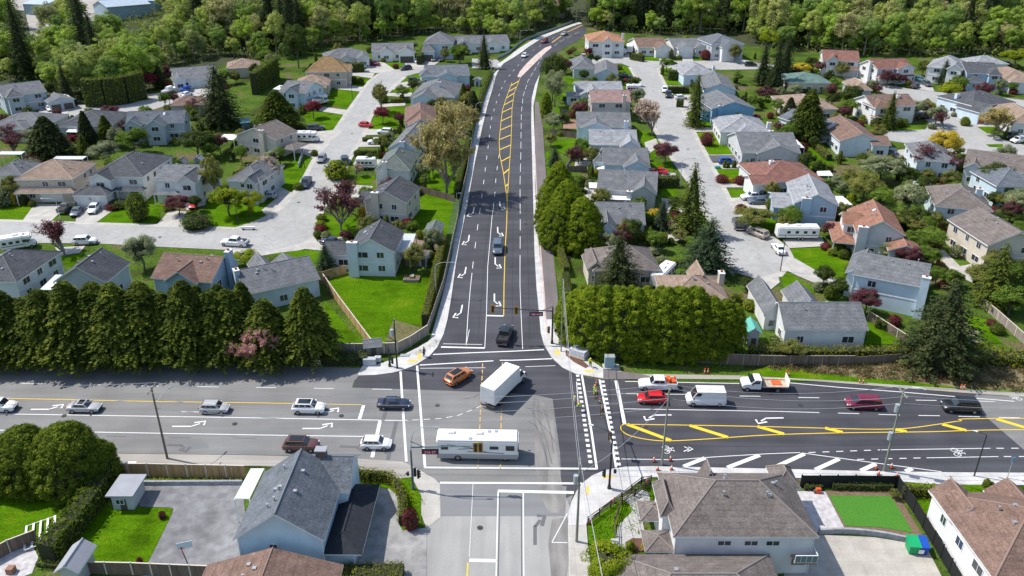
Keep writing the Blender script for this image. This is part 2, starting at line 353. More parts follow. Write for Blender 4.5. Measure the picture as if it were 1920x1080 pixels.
for q in ([(1040,657),(1048,657),(1050,667),(1041,667)], [(1097,694),(1115,696),(1113,700),(1096,699)], [(783,663),(790,663),(790,675),(783,675)], [(765,675),(784,676),(781,681),(764,680)], [(1130,893),(1151,893),(1150,897),(1129,898)], [(1099,912),(1105,912),(1104,930),(1098,930)]):
    sheet('tactile_paving', q, M('tactile_yellow', (.72, .50, .12), .8, 'noise', ns=6), .136)
SEO = [(1068,1100),(1065,985),(1066,962),(1071,943),(1081,922),(1093,906),(1110,893),(1135,882.5),(1172,876.5),(1222,875.5),(1440,880),(1645,885),(1790,887),(2500,891)]
sheet('pavement', SEO+[(2500,914),(1815,910),(1747,909),(1665,902),(1477,897),(1217,896),(1200,903),(1167,927),(1135,948),(1099,983),(1102,1020),(1112,1100)], conc_new, .13, .13)
sheet('pavement', [(1066,986),(1098,985),(1101,1020),(1111,1100),(1069,1100)], conc, .136)
sheet('garden_gravel', [(1165,935),(1200,918),(1218,925),(1218,960),(1205,980),(1215,1030),(1165,1030),(1150,1025),(1160,985),(1185,960),(1180,945)], M('white_pebbles', (.42, .41, .39), .9, 'noise', ns=5), .07)
sheet('planting_bed', [(1172,1018),(1185,1010),(1210,1010),(1220,1022),(1215,1033),(1190,1036),(1173,1030)], bark_mulch, .09)
sheet('pavement', [(1092,44),(1075,49),(1060,55),(1035,65),(1010,76),(990,89),(977,99),(960,110),(945,119),(938,127),(932,122),(953,107),(969,94),(984,84),(1006,71),(1032,61),(1058,51),(1085,42)], conc_new, .13, .13)
# manholes, seams and patches
man = M('manhole_iron', (.05, .045, .042), .7, 'noise', ns=6)
for c in ((900,700),(995,650),(1210,800),(1500,760),(1290,835),(935,640),(958,500),(985,420),(440,795),(120,780),(640,780),(900,990),(820,760),(560,380),(660,250),(1360,460),(1290,280),(1225,170),(300,445),(1780,240)):
    q_ = wpt(c, .062); m_ = MB(); m_.tube(q_, q_+Vector((0, 0, .012)), .36, .36, man, 14); struct('manhole_cover', m_)
sm_ = MB()
for pts in ([(1172,748),(1440,751),(1700,757),(1835,762)], [(1160,835),(1440,838),(1835,832)], [(896,640),(907,500),(918,400),(927,330),(938,270)], [(960,650),(961,500),(963,400)], [(993,640),(990,500),(987,400),(986,280)], [(662,745),(780,747)]): strip(sm_, pts, .07, .0375 if 0 else .045, M('paving_seam', (.035, .035, .04), .8))
struct('paving_seams', sm_)
# far median and pink crossing strip
sheet('traffic_island', [(970,144),(976,146),(990,132),(1006,116),(1022,100),(1034,90),(1033,86),(1022,90),(1005,103),(988,119),(975,134)], M('pale_pink_concrete', (.58, .47, .42), .85, 'concrete'), .15, .13)
# --- residential streets
WST = [(-500,416),(0,416),(150,421),(350,427),(440,431),(478,420),(505,408),(530,393),(555,365),(575,335),(592,302),(616,270),(638,236),(655,210),(676,180),(695,153),(712,140),(730,133),(765,131),(795,124),(800,128),(795,136),(780,138),(757,144),(740,158),(722,175),(706,196),(690,222),(680,250),(670,268),(660,282),(645,310),(630,345),(615,365),(605,382),(594,405),(591,442),(575,452),(550,461),(520,470),(487,476),(425,469),(300,463),(187,457),(100,456),(-500,455)]
sheet('street', WST, street_asphalt, .055)
mb = MB()
strip(mb, WST[0:20], 1.3, .075, conc, .07, off=.6); strip(mb, WST[23:42], 1.3, .075, conc, .07, off=.6); struct('kerb', mb)
sheet('street', [(60,235),(95,222),(115,205),(150,197),(200,196),(275,188),(300,181),(340,172),(365,164),(380,172),(345,188),(290,205),(250,215),(228,235),(190,240),(200,218),(120,222)], street_asphalt, .055)
EST = [(1110,110),(1140,107),(1180,112),(1280,115),(1350,113),(1420,118),(1480,124),(1480,132),(1420,130),(1350,131),(1280,124),(1232,128),(1236,142),(1245,160),(1262,185),(1281,214),(1305,262),(1322,292),(1335,318),(1352,350),(1366,378),(1384,404),(1402,430),(1432,440),(1452,452),(1470,466),(1478,482),(1472,498),(1458,515),(1415,522),(1380,512),(1362,495),(1348,460),(1345,425),(1322,395),(1295,340),(1266,300),(1240,260),(1222,225),(1208,190),(1199,160),(1193,143),(1183,126),(1165,119),(1110,120)]
sheet('street', EST, street_asphalt, .055)
mb = MB(); strip(mb, EST[10:30], 1.2, .075, conc, .07, off=.5); strip(mb, EST[30:43], 1.2, .075, conc, .07, off=.5); struct('kerb', mb)
sheet('street', [(1580,142),(1630,152),(1700,166),(1760,173),(1820,176),(1920,188),(2500,194),(2500,210),(1920,204),(1830,201),(1800,204),(1760,203),(1740,184),(1730,190),(1745,198),(1795,218),(1850,236),(1880,262),(1920,272),(2500,285),(2500,310),(1920,297),(1800,288),(1720,272),(1655,262),(1640,250),(1655,245),(1735,243),(1742,232),(1725,212),(1700,190),(1650,172),(1590,155)], street_asphalt, .055)
sheet('street', [(885,110),(932,112),(940,120),(934,128),(885,128)], street_asphalt, .05)
# --- driveways and yards of concrete
DRV = [
 [(66,382),(128,384),(92,419),(40,417)], [(150,386),(200,388),(235,378),(176,421),(140,421)], [(318,395),(350,397),(338,427),(290,426)], [(345,380),(388,372),(385,385),(350,395)],
 [(487,476),(550,461),(590,446),(600,460),(560,470),(500,477)], [(550,465),(660,440),(662,452),(600,470)],
 [(505,355),(525,350),(555,366),(530,393),(500,405),(490,395),(515,375)],
 [(548,286),(575,268),(610,262),(618,270),(592,300),(572,290)], [(592,247),(640,243),(640,250),(620,265),(580,262)], [(600,200),(655,207),(648,216),(596,208)], [(632,158),(682,163),(676,172),(628,167)],
 [(655,133),(703,138),(697,147),(650,140)], [(702,118),(718,116),(742,132),(712,138),(680,135)], [(755,112),(792,115),(800,125),(765,131)], [(795,113),(820,108),(830,112),(810,125),(798,128)],
 [(738,157),(790,150),(790,160),(728,170)], [(728,175),(772,174),(772,183),(722,180)], [(715,196),(760,192),(760,198),(708,202)],
 [(690,243),(745,242),(740,252),(682,254)], [(673,258),(730,258),(728,275),(668,276)], [(668,298),(720,300),(705,312),(662,310)], [(640,345),(700,350),(680,370),(640,372),(615,366)],
 [(1108,100),(1180,100),(1180,112),(1140,107),(1110,112)], [(1237,103),(1256,104),(1262,115),(1236,114)], [(1278,104),(1298,105),(1300,116),(1280,115)], [(1385,108),(1360,106),(1400,125),(1420,120)], [(1356,110),(1380,110),(1392,116),(1356,114)],
 [(1185,150),(1200,150),(1205,165),(1188,165)], [(1245,160),(1288,162),(1290,168),(1250,169)], [(1262,180),(1318,176),(1320,200),(1281,214)], [(1290,238),(1340,240),(1345,247),(1298,248)],
 [(1320,291),(1380,290),(1380,304),(1328,304)], [(1328,306),(1440,306),(1440,318),(1335,317)], [(1345,342),(1415,340),(1414,352),(1352,352)], [(1363,372),(1440,368),(1440,392),(1385,402)], [(1467,450),(1540,444),(1548,462),(1480,466)],
 [(1478,482),(1492,486),(1530,508),(1580,528),(1585,545),(1560,545),(1500,520),(1462,502)], [(1415,522),(1458,512),(1462,530),(1425,560),(1412,540)],
 [(1208,268),(1230,260),(1235,275),(1215,290)], [(1222,323),(1266,325),(1275,350),(1235,350)], [(1240,372),(1270,375),(1290,400),(1245,400)], [(1220,430),(1290,425),(1300,450),(1225,455)],
 [(1572,140),(1600,145),(1630,155),(1600,160)], [(1700,150),(1742,150),(1752,172),(1720,168)], [(1820,203),(1850,200),(1852,214),(1825,210)], [(1840,226),(1880,228),(1872,238),(1832,238)], [(1655,285),(1700,280),(1715,290),(1690,300)],
 [(77,200),(110,190),(140,195),(120,222),(90,225),(70,215)], [(270,178),(300,175),(318,184),(290,190)], [(330,178),(365,165),(400,162),(400,178),(360,190)], [(215,225),(235,228),(232,236),(210,238)],
 [(103,465),(160,462),(150,475),(115,480)], [(425,468),(470,470),(460,480),(430,482)], [(1720,465),(1770,470),(1800,500),(1850,490),(1840,540),(1780,510)],
]
for k, q in enumerate(DRV): sheet('driveway', q, conc, .07+.0009*k)
sheet('driveway', [(1328,292),(1378,291),(1385,304),(1335,304)], M('dark_drive', (.1, .1, .11), .8, 'asphalt', var=.1), .125)
sheet('driveway', [(640,905),(685,915),(730,917),(745,930),(751,950),(746,980),(755,996),(800,990),(800,1100),(620,1100)], M('stained_concrete', (.31, .305, .295), .85, 'asphalt', var=.25, stretch=(1, 1, 1)), .07)
sheet('yard', [(262,910),(455,908),(470,1100),(262,1100),(272,1066),(300,1010),(325,955),(320,952),(262,950)], yard_asphalt, .03)
sheet('patio', [(1495,922),(1547,922),(1587,999),(1470,1000)], pavers, .1)
sheet('planting_bed', [(1547,921),(1672,923),(1690,940),(1735,1012),(1700,1012),(1587,1000)], soil, .08)
sheet('artificial_lawn', [(1554,930),(1669,931),(1682,950),(1712,1000),(1650,990),(1585,987)], turf, .12)
sheet('driveway', [(1470,1003),(1547,1004),(1640,1008),(1700,1018),(1740,1032),(1775,1100),(1470,1100)], M('sand_concrete', (.44, .41, .36), .85, 'concrete'), .06)
sheet('yard', [(0,1035),(60,1020),(72,1045),(60,1075),(-60,1120),(-60,1050)], pavers, .03)
sheet('industrial_yard', [(45,10),(80,0),(160,30),(240,12),(300,0),(330,10),(250,25),(190,36),(150,45),(90,80),(60,80)], gravel, .1)
sheet('industrial_yard', [(-40,-25),(330,-25),(330,0),(250,12),(150,30),(60,20),(-40,20)], gravel, .11)
sheet('planting_bed', [(738,600),(790,615),(760,640),(722,640)], M('veg_bed', (.13, .12, .05), .95, 'noise', ns=2), .1)
sheet('patio', [(757,440),(830,455),(800,500),(760,500)], M('deck_brown', (.22, .16, .13), .9, 'noise', ns=3), .1)
sheet('patio', [(1080,300),(1125,305),(1130,320),(1075,318)], conc, .1)
sheet('patio', [(1096,340),(1120,345),(1115,380),(1095,376)], conc, .1)
sheet('planting_bed', [(1058,225),(1082,225),(1082,242),(1055,242)], M('brick_patio', (.28, .17, .12), .9, 'noise', ns=3), .1)
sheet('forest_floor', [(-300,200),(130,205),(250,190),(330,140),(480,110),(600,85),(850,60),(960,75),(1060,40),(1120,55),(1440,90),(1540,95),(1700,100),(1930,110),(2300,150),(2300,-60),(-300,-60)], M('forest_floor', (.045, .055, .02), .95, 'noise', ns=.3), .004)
# ================================================================ ROAD MARKINGS
wm = MB(); Z = .048
def wl(pts, w=.12): strip(wm, pts, w*(.8 if w > .15 else .9), Z, white_paint)
def wd(pts, w=.12, on=3, off=6, st=0): dashes(wm, pts, w, Z, white_paint, on, off, st)
A = [(957,140),(947,152),(940,167),(929,197),(921,225),(917,260),(914,286),(911,307),(908.5,331),(905,356),(901.5,385),(897,414),(893,447),(888,485),(885,512)]
wd(A); wl([(885,512),(882.5,535),(877.5,590),(874,648)])
wd([(936,290),(934,302),(930,332),(928,362),(926,380)]); wl([(926,380),(922,412),(919,450),(914.5,500),(912,592),(909,652)])
wd([(1085,60),(1050,78),(1020,100),(1006,125),(997,140),(990,152),(981,180),(977.5,212),(977,250),(976.5,290),(975,345),(975.5,420),(975,500)], .11, 6, 3); wl([(975,500),(975,535),(977,590),(980,655)], .11)
wd([(1070,57),(1030,75),(995,98),(975,118),(957,140)])
wl([(827,651),(909,653)], .5); wl([(831,645),(904,646.5)], .15); wl([(912,592),(944,593)], .5)
wl([(874,648),(880,618)], .1)
wl([(812,665),(880,662),(960,659),(1020,656)], .32); wl([(787,685),(925,677)], .32); wl([(937,676),(960,676),(1035,673)], .32); wl([(788,691),(910,690)], .13); wl([(985,688),(1041,686)], .13)
wl([(751,697),(762,866)], .42); wl([(782,686),(797,877)], .42); wl([(795,877),(1120,879.5)], .42); wl([(825,905.5),(1091,907)], .42); wl([(934,921),(1076,924)], .6)
wl([(1091,704),(1109,810),(1119,880)], .38); wl([(1124,712),(1144,810),(1155,877)], .34)
for a, b in (((1083,703),(1108,873)), ((1130,714),(1161,876))): wd([a, b], .5, .55, .55)
wl([(1155,714),(1171,795)], .62); wl([(1081,716),(1084,757)], .12)
wl([(934,921),(930,1100)], .2); wl([(880,1051),(931,1052)], .6); wl([(981,925),(982,1100)], .2); wl([(887,907),(880,1045)], .07)
strip(wm, [(937,925),(933.5,1100)], .14, Z-.004, dark_paint); strip(wm, [(977.5,928),(978.5,1100)], .14, Z-.004, dark_paint)
wl([(1064,963),(1035,1017)], .12); wl([(1035,1017.5),(1064,1018)], .12)
for a, b in (((40,719.5),(79,720)), ((150,721.5),(189,722)), ((259,724),(298,724.5)), ((370,725.5),(410,726)), ((480,727),(518,727.5)), ((589,728.5),(626,729)), ((698,730),(735,730.5)), ((34,795.5),(50,796)), ((340,772.5),(378,773))): wl([a, b], .14)
wl([(-500,775),(0,776.5),(480,784),(752,789)], .2); wl([(-500,806),(0,807),(195,811),(480,816),(690,819)], .2)
wl([(682,760),(674,786)], .6); wl([(713,788),(698,858)], .62)
wd([(752,789),(795,787),(830,785),(860,779),(890,767),(907,759)], .13, .9, .7)
wl([(1170,767),(1440,771.5),(1536,774)], .15); wl([(1165,738.5),(1290,740)], .13)
for a, b in (((1571,775),(1611,776)), ((1647,777.5),(1687,778.5)), ((1722,779.5),(1762,780)), ((1797,781),(1837,782)), ((1872,783),(1912,784)), ((1387,743),(1426,743.5)), ((1497,745.7),(1536,746.3)), ((1717,750.7),(1756,751.3)), ((1832,752.5),(1865,753.5))): wl([a, b], .15)
wl([(1172,715.5),(1385,719.5),(1477,718),(1577,727),(1685,735),(1790,744),(1902,753)], .2)
wl([(1165,861),(1267,862.5),(1335,857.5),(1435,851.5),(1500,849)], .13); wd([(1516,849),(1650,844)], .14, .95, .95); wl([(1652,844),(1857,841)], .13); wd([(1868,841),(2500,840)], .14, 1, 1)
wl([(1505,850),(1615,865),(1765,885)], .14); wd([(1607,862),(1730,859)], .14, .95, .95); wl([(1737,859),(1872,856.5)], .13); wd([(1882,856.5),(2500,856)], .14, 1, 1)
for a, b in (((1282,875),(1322,859)), ((1364,877),(1424,854)), ((1447,879),(1508,851.5)), ((1529,881),(1573,861)), ((1614,883),(1642,870)), ((1698,884),(1710,879))): wl([a, b], .75)
struct('road_marking', wm)
wm = MB()
def yl(pts, w=.14): strip(wm, pts, w*.85, Z, yellow_paint)
yl([(-500,746),(19,747.5),(297,753.5),(480,755.8),(678,759.5)], .16)
yl([(960,155),(950,182),(942,207),(939,232),(936,265),(937,290),(944,325),(949,360),(951,378),(950,420),(947,470),(945,537),(944.5,592)], .16)
yl([(975,147),(964,175),(960,205),(959,240),(958,270),(954.5,320),(951,378)], .14)
for i, y in enumerate([350,326,303,281,262,244,227,211,197,184,172,161]):
    def lx(y, t): 
        for (x0, y0), (x1, y1) in zip(t, t[1:]):
            if y0 <= y <= y1: return x0+(x1-x0)*(y-y0)/(y1-y0)
    l = lx(y, [(960,155),(950,182),(942,207),(939,232),(936,265),(937,290),(944,325),(949,360)]); r = lx(max(147,y-9), [(975,147),(964,175),(960,205),(959,240),(958,270),(954.5,320),(951,378)])
    yl([(l, y), (r, y-9 if y < 340 else y-5)], .45)
yl(smooth_pts([(1185,796.5),(1170,796),(1164,801),(1168,810),(1185,818.5),(1222,825.5),(1260,827),(1335,823),(1440,816),(1577,812),(1740,810),(1920,806),(2500,805)]), .17)
yl(smooth_pts([(1170,796),(1285,797.5),(1440,800.5),(1615,805),(1680,804.5),(1715,802),(1765,795),(1802,789.5),(1865,785),(2500,784)]), .17)
for a, b in (((1176,796),(1258,826.5)), ((1293,798),(1365,820.5)), ((1420,800),(1470,814)), ((1547,803),(1580,811)), ((1677,805),(1700,809.5)), ((1766,796),(1812,807.5)), ((1868,786),(1925,803))): yl([a, b], .7)
yl([(877.5,1056),(875,1100)], .18)
yl([(937,278),(938,276)], .01)
dashes(wm, [(905,682),(896,880)], .14, Z, orange_paint, 1.2, .5); dashes(wm, [(942,680),(938,880)], .14, Z, orange_paint, 1.2, .5)
strip(wm, [(1092,47),(1060,62),(1035,80)], .5, Z, orange_paint)
struct('road_marking', wm)
# arrows ------------------------------------------------
def arrow(tail, head, turn, mat=white_paint, w=.13, z=Z+.006, name='road_marking'):
    a = wpt(tail, z); b = wpt(head, z); d = Vector((b.x-a.x, b.y-a.y, 0)); Ln = d.length; d.normalize(); n = Vector((-d.y, d.x, 0))*turn
    mb = MB(); p = lambda u, v: (lambda q: Vector((q.x, q.y, gz(q.x, q.y)+z)))(a+d*u+n*v)
    strip(mb, [p(0, 0), p(Ln*.66, 0)], w*2, z, mat); strip(mb, [p(Ln*.62, -.02), p(Ln*.66, .1), p(Ln*.86, .62)], w*1.8, z, mat)
    strip(mb, [p(Ln*.66, .82), p(Ln, 1.15), p(Ln*1.02, .25)], w*2.3, z+.004, mat)
    struct(name, mb)
for t, h in (((58,768),(112,768)), ((323,800),(380,800)), ((578,775),(632,775)), ((567,804),(620,804))): arrow(t, h, 1)
for t, h in (((1259,778.5),(1208,779)), ((1469,784),(1417,785))): arrow(t, h, 1)
for t, h in (((889,389),(886,406)), ((880,441),(877,459)), ((874,501),(870,521)), ((867,572),(862,596))): arrow(t, h, -1)
for t, h in (((937,378),(938,393)), ((933,426),(933.5,443)), ((928.5,483),(928.5,503)), ((927,551),(927,574))): arrow(t, h, 1)
arrow((313,834), (356,836), -1, dark_paint, .2); arrow((1003,1022), (1003,968), -1, dark_paint, .2)
mb = MB(); strip(mb, [(637,837),(672,838)], .4, Z, dark_paint); strip(mb, [(670,840),(685,848)], .4, Z, dark_paint); strip(mb, [(743,790),(727,862)], .5, Z, dark_paint); strip(mb, [(724,766),(718,790)], .5, Z, dark_paint); struct('road_marking', mb)
# bicycle symbols and chevrons
def bike(c, ang, s=1, mat=white_paint):
    o = wpt(c, Z+.006); mb = MB(); ca, sa = math.cos(ang), math.sin(ang)
    def q(u, v): x = o.x+(u*ca-v*sa)*s; y = o.y+(u*sa+v*ca)*s; return Vector((x, y, gz(x, y)+Z+.006))
    def ring(u, v, r): strip(mb, [q(u+r*math.cos(t*math.pi/6), v+r*.8*math.sin(t*math.pi/6)) for t in range(13)], .1, Z+.006, mat)
    ring(-.5, -.32, .38); ring(-.5, .42, .38)
    for a, b in (((-.5, -.32), (.15, -.1)), ((.15, -.1), (.1, .28)), ((-.5, .42), (.1, .28)), ((-.5, -.32), (.1, .28)), ((.1, .28), (.35, .36)), ((.15, -.1), (.4, -.15)), ((.4, -.3), (.4, .0)), ((.35, .2), (.35, .45))): strip(mb, [q(*a), q(*b)], .09, Z+.008, mat)
    struct('road_marking', mb)
bike((1257,844), 0, 1.15); bike((1801,849), 0, 1.2); bike((1900,745), math.pi, 1.1)
mb = MB()
for x in (1283, 1290): strip(mb, [(x,838),(x+9,842.5),(x-1,847)], .16, Z+.006, white_paint)
struct('road_marking', mb)
# tyre marks left by turning trucks, cable trench lines
tm = M('tyre_rubber_marks', (.14, .14, .142), .8, 'paint'); mb = MB()
for i, pts in enumerate([[(1003,745),(1000,775),(1008,810),(1022,850),(1030,880)], [(1008,748),(1012,790),(1025,830),(1035,870)], [(994,765),(1010,790),(1030,812),(1040,830)], [(990,790),(1005,800),(1020,822)], [(985,765),(1000,768),(1018,775),(1035,785)], [(1012,812),(1022,845),(1026,890),(1024,915)], [(880,770),(902,760),(915,752)], [(870,748),(890,744),(905,735)], [(1018,765),(1030,800),(1038,850)], [(850,700),(860,715),(862,730)]]):
    if i != 9: strip(mb, smooth_pts(pts), .13, .043, tm)
struct('tyre_marks', mb)
# ================================================================ TREES AND HEDGES
inner = M('shade_dark_twigs', (.035, .04, .016), .95, 'noise', ns=3)  # solid twig core, darkened to paint shade into the crown gaps
rs = np.random.RandomState(3)
def cards_mesh(name, pts, nrm, size, mats, core=None, branches=None, jit=.75):
    """thousands of leaf-sized quads facing roughly outwards"""
    pts = np.asarray(pts, float); n = len(pts); nrm = np.asarray(nrm, float)+rs.normal(0, jit, (n, 3)); nrm /= np.linalg.norm(nrm, axis=1)[:, None]+1e-9
    a = np.cross(nrm, rs.normal(0, 1, (n, 3))); a /= np.linalg.norm(a, axis=1)[:, None]+1e-9; b = np.cross(nrm, a)
    s = np.broadcast_to(np.asarray(size, float), (n,))[:, None]*rs.uniform(.6, 1.3, (n, 1)); e = rs.uniform(.45, .8, (n, 1))
    v = np.stack([pts-a*s*.5, pts-b*s*e*.5+a*s*.08, pts+a*s*.5, pts+b*s*e*.5-a*s*.05], 1).reshape(-1, 3)
    f = [(i, i+1, i+2, i+3) for i in range(0, 4*n, 4)]; V = [tuple(x) for x in v]; mi = [0]*n
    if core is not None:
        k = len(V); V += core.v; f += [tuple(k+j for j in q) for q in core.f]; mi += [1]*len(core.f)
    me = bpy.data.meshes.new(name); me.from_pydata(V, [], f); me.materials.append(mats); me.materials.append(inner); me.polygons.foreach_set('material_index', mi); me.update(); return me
def lathe(prof, mat, n=9, wob=.0):
    mb = MB(); m = len(prof)
    for z, r in prof:
        for j in range(n):
            t = 2*math.pi*j/n; q = r*(1+R.uniform(-wob, wob)); mb.v.append((q*math.cos(t), q*math.sin(t), z))
    for i in range(m-1):
        for j in range(n): mb.f.append((i*n+j, i*n+(j+1) % n, (i+1)*n+(j+1) % n, (i+1)*n+j)); mb.mi.append(mb.m(mat))
    return mb
bark = M('bark', (.13, .105, .08), .9, 'noise', ns=4); bark_d = M('dark_bark', (.075, .055, .04), .9, 'noise', ns=4); bark_g = M('grey_bark', (.22, .19, .165), .9, 'noise', ns=4)
LM = {k: M('leaves_'+k, c, .7, 'leaf', c2=c2, c0=c0, ns=ns) for k, c, c2, c0, ns in (
 ('spruce', (.07, .092, .035), (.15, .165, .055), (.03, .05, .022), .9), ('blue', (.06, .10, .052), (.12, .165, .08), (.03, .055, .03), .9), ('fir', (.10, .14, .022), (.22, .255, .04), (.05, .07, .018), .8),
 ('cedar', (.165, .235, .015), (.31, .375, .03), (.08, .13, .012), 1.3), ('hedge', (.12, .175, .018), (.23, .275, .03), (.06, .095, .014), 1.3), ('hedge_y', (.20, .23, .022), (.33, .33, .035), (.10, .14, .018), 1.3),
 ('dark', (.075, .115, .026), (.15, .20, .042), (.03, .05, .014), 1.2), ('green', (.15, .25, .035), (.28, .37, .065), (.07, .12, .02), .9), ('lime', (.26, .33, .02), (.40, .44, .035), (.15, .22, .018), .9), ('olive', (.23, .25, .06), (.31, .30, .10), (.10, .12, .03), .9),
 ('sage', (.27, .31, .16), (.46, .47, .30), (.14, .19, .075), .9), ('blossom', (.56, .46, .38), (.72, .62, .53), (.28, .23, .17), .9), ('pink', (.52, .29, .27), (.72, .47, .44), (.24, .14, .11), .9), ('red', (.21, .034, .05), (.34, .06, .08), (.10, .02, .026), .9),
 ('plum', (.15, .055, .065), (.26, .11, .12), (.07, .03, .035), .9), ('yellow', (.58, .45, .045), (.76, .62, .09), (.32, .28, .025), .9), ('tan', (.42, .37, .14), (.58, .52, .23), (.22, .19, .08), .9), ('forestcon', (.05, .08, .03), (.10, .13, .045), (.03, .045, .018), .5))}
LM['forest'] = M('forest_leaves', (.1, .15, .03), .7, 'leaf', forest=[(0, (0.217, 0.336, 0.068)), (.18, (0.326, 0.451, 0.068)), (.36, (0.395, 0.441, 0.114)), (.5, (0.247, 0.368, 0.091)), (.64, (0.454, 0.420, 0.194)), (.8, (0.366, 0.493, 0.063)), (1, (0.178, 0.273, 0.080))])
def trunk_mesh(h, r, mat, limbs=0, spread=2.5, seed=0, top=1.0):
    q = random.Random(seed); mb = MB(); p = Vector((0, 0, -.6)); k = 5; last = p
    pts = [Vector((q.uniform(-.12, .12)*i, q.uniform(-.12, .12)*i, -.6+(h*top+.6)*i/k)) for i in range(k+1)]
    for i in range(k): mb.tube(pts[i], pts[i+1], r*(1-i/k*.8), r*(1-(i+1)/k*.8), mat, 7)
    for i in range(limbs):
        t = q.uniform(.3, .92); z = h*top*t; a = i*2.4+q.uniform(-.4, .4); L = spread*q.uniform(.6, 1)*(1.15-t*.5)
        b0 = Vector((0, 0, z)); b1 = b0+Vector((math.cos(a)*L*.5, math.sin(a)*L*.5, L*.45)); b2 = b1+Vector((math.cos(a+.3)*L*.5, math.sin(a+.3)*L*.5, L*.4))
        rr = r*.42*(1.2-t); mb.tube(b0, b1, rr, rr*.6, mat, 5, False); mb.tube(b1, b2, rr*.6, rr*.2, mat, 5, False)
        for s in range(3):
            c = b1+(b2-b1)*q.random(); aa = a+q.uniform(-1.3, 1.3); mb.tube(c, c+Vector((math.cos(aa)*L*.3, math.sin(aa)*L*.3, L*.3)), rr*.3, rr*.1, mat, 4, False)
    return mb
def conifer(h=12, r=3.6, levels=26, per=9, card=.55, droop=.22, seed=1, kind='spruce', pw=.85):
    q = random.Random(seed); pts = []; nr = []; sz = []
    for i in range(levels):
        t = (i+.3)/levels; z0 = h*(.06+.93*t); L0 = r*(1-t)**pw*(1+.15*math.sin(i*2.1))+.12
        nb = max(3, int(per*(1-t*.55)))
        for j in range(nb):
            a = 2*math.pi*j/nb+i*1.3+q.uniform(-.3, .3); L = L0*q.uniform(.72, 1.12); m = max(3, int(L/(card*.36)))
            for k in range(m):
                u = (k+.6)/m
                if u < .2: continue
                for s in range(2):
                    w = (1-u*.6)*.42*min(L, 2.5)*q.uniform(-.5, .5); 
                    pts.append((math.cos(a)*L*u-math.sin(a)*w, math.sin(a)*L*u+math.cos(a)*w, z0-droop*L*u*u+.12*L*u+q.uniform(-.08, .08)-abs(w)*.12))
                    nr.append((math.cos(a)*.5, math.sin(a)*.5, 1.0)); sz.append(card*(1.1-.35*u)*(1-.35*t))
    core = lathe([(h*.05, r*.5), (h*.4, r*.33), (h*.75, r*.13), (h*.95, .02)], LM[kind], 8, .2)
    return cards_mesh('crown', pts, nr, sz, LM[kind], core, jit=.45)
def fluffy(h, r, seed, kind):
    """dense evergreen with drooping sprays: short branches over a solid heart"""
    q = np.random.RandomState(seed); P_, N_ = [], []
    for i in range(1150):
        t = q.uniform(0, 1)**.9; a = q.uniform(0, 6.28); R0 = r*(1-t)**.78*(.72+.28*min(1, t*5)); z = h*(.1+t*.88); L = q.uniform(.6, 1.7)*(1.1-.5*t); k = 14
        u = np.linspace(.0, 1, k); rr = R0*.66+u*L*(.4+.6*R0/r); w = q.normal(0, .13, k)*(1.2-u)
        P_.append(np.stack([rr*np.cos(a)-w*np.sin(a), rr*np.sin(a)+w*np.cos(a), z+0.3*u*L-.62*u*u*L+q.normal(0, .05, k)], 1)); N_.append(np.tile([np.cos(a)*.7, np.sin(a)*.7, .8], (k, 1)))
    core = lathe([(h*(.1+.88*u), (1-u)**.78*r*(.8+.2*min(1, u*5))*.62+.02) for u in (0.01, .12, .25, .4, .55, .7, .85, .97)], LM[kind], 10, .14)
    return cards_mesh('crown', np.concatenate(P_), np.concatenate(N_), .3, LM[kind], core, jit=.7)
def tufted(h, r, seed, kind, prof, nt, per, rad, card, fc=.8):
    """surface built of many separate foliage tufts with gaps down to the shade-dark twig core"""
    q = np.random.RandomState(seed); P_, N_ = [], []
    for i in range(nt):
        t = q.uniform(0, 1)**.85; a = q.uniform(0, 6.283); R0 = prof(t)*r*(1+.10*math.sin(a*3+t*7+seed)+q.normal(0, .045)); c = np.array([R0*math.cos(a), R0*math.sin(a), h*t+.15])
        o = np.array([math.cos(a)*.75, math.sin(a)*.75, .7]); s_ = rad*q.uniform(.6, 1.25); dd = q.normal(0, 1, (per, 3)); dd /= np.linalg.norm(dd, axis=1)[:, None]; dd[(dd@o) < -.25] *= -1
        P_.append(c-o*s_*.35+dd*s_*q.uniform(.55, 1, (per, 1))*[1, 1, 1.15]); N_.append(dd*1.3+o*.5)
    core = lathe([(h*u, prof(u)*r*fc+.01) for u in (0.01, .1, .25, .45, .65, .8, .92, .97)], LM[kind], 10, .1)
    return cards_mesh('crown', np.concatenate(P_), np.concatenate(N_), card, LM[kind], core, jit=.45)
def column(h=8, r=1.4, n=2600, card=.38, seed=1, kind='cedar', prof=lambda t: (1-t**2.2)**.75*(.75+.25*min(1, t*6)), lump=.16, fc=.8):
    q = np.random.RandomState(seed); t = q.uniform(0, 1, n)**.85; a = q.uniform(0, 2*np.pi, n)
    rr = np.array([prof(x) for x in t])*r; rr *= 1+lump*.6*np.sin(a*3+t*9+seed)+lump*.6*np.sin(a*5-t*17+seed*2)+lump*.55*np.sin(a*11+t*41+seed)*np.sin(t*67-a*7)+q.normal(0, .055, n)
    pts = np.stack([rr*np.cos(a), rr*np.sin(a), h*t+.1], 1); nr = np.stack([np.cos(a), np.sin(a), np.full(n, .75)], 1)
    core = lathe([(h*u, prof(u)*r*fc+.01) for u in (0.01, .1, .25, .45, .65, .8, .92, .985)], LM[kind], 9, .12)
    return cards_mesh('crown', pts, nr, card, LM[kind], core, jit=.55)
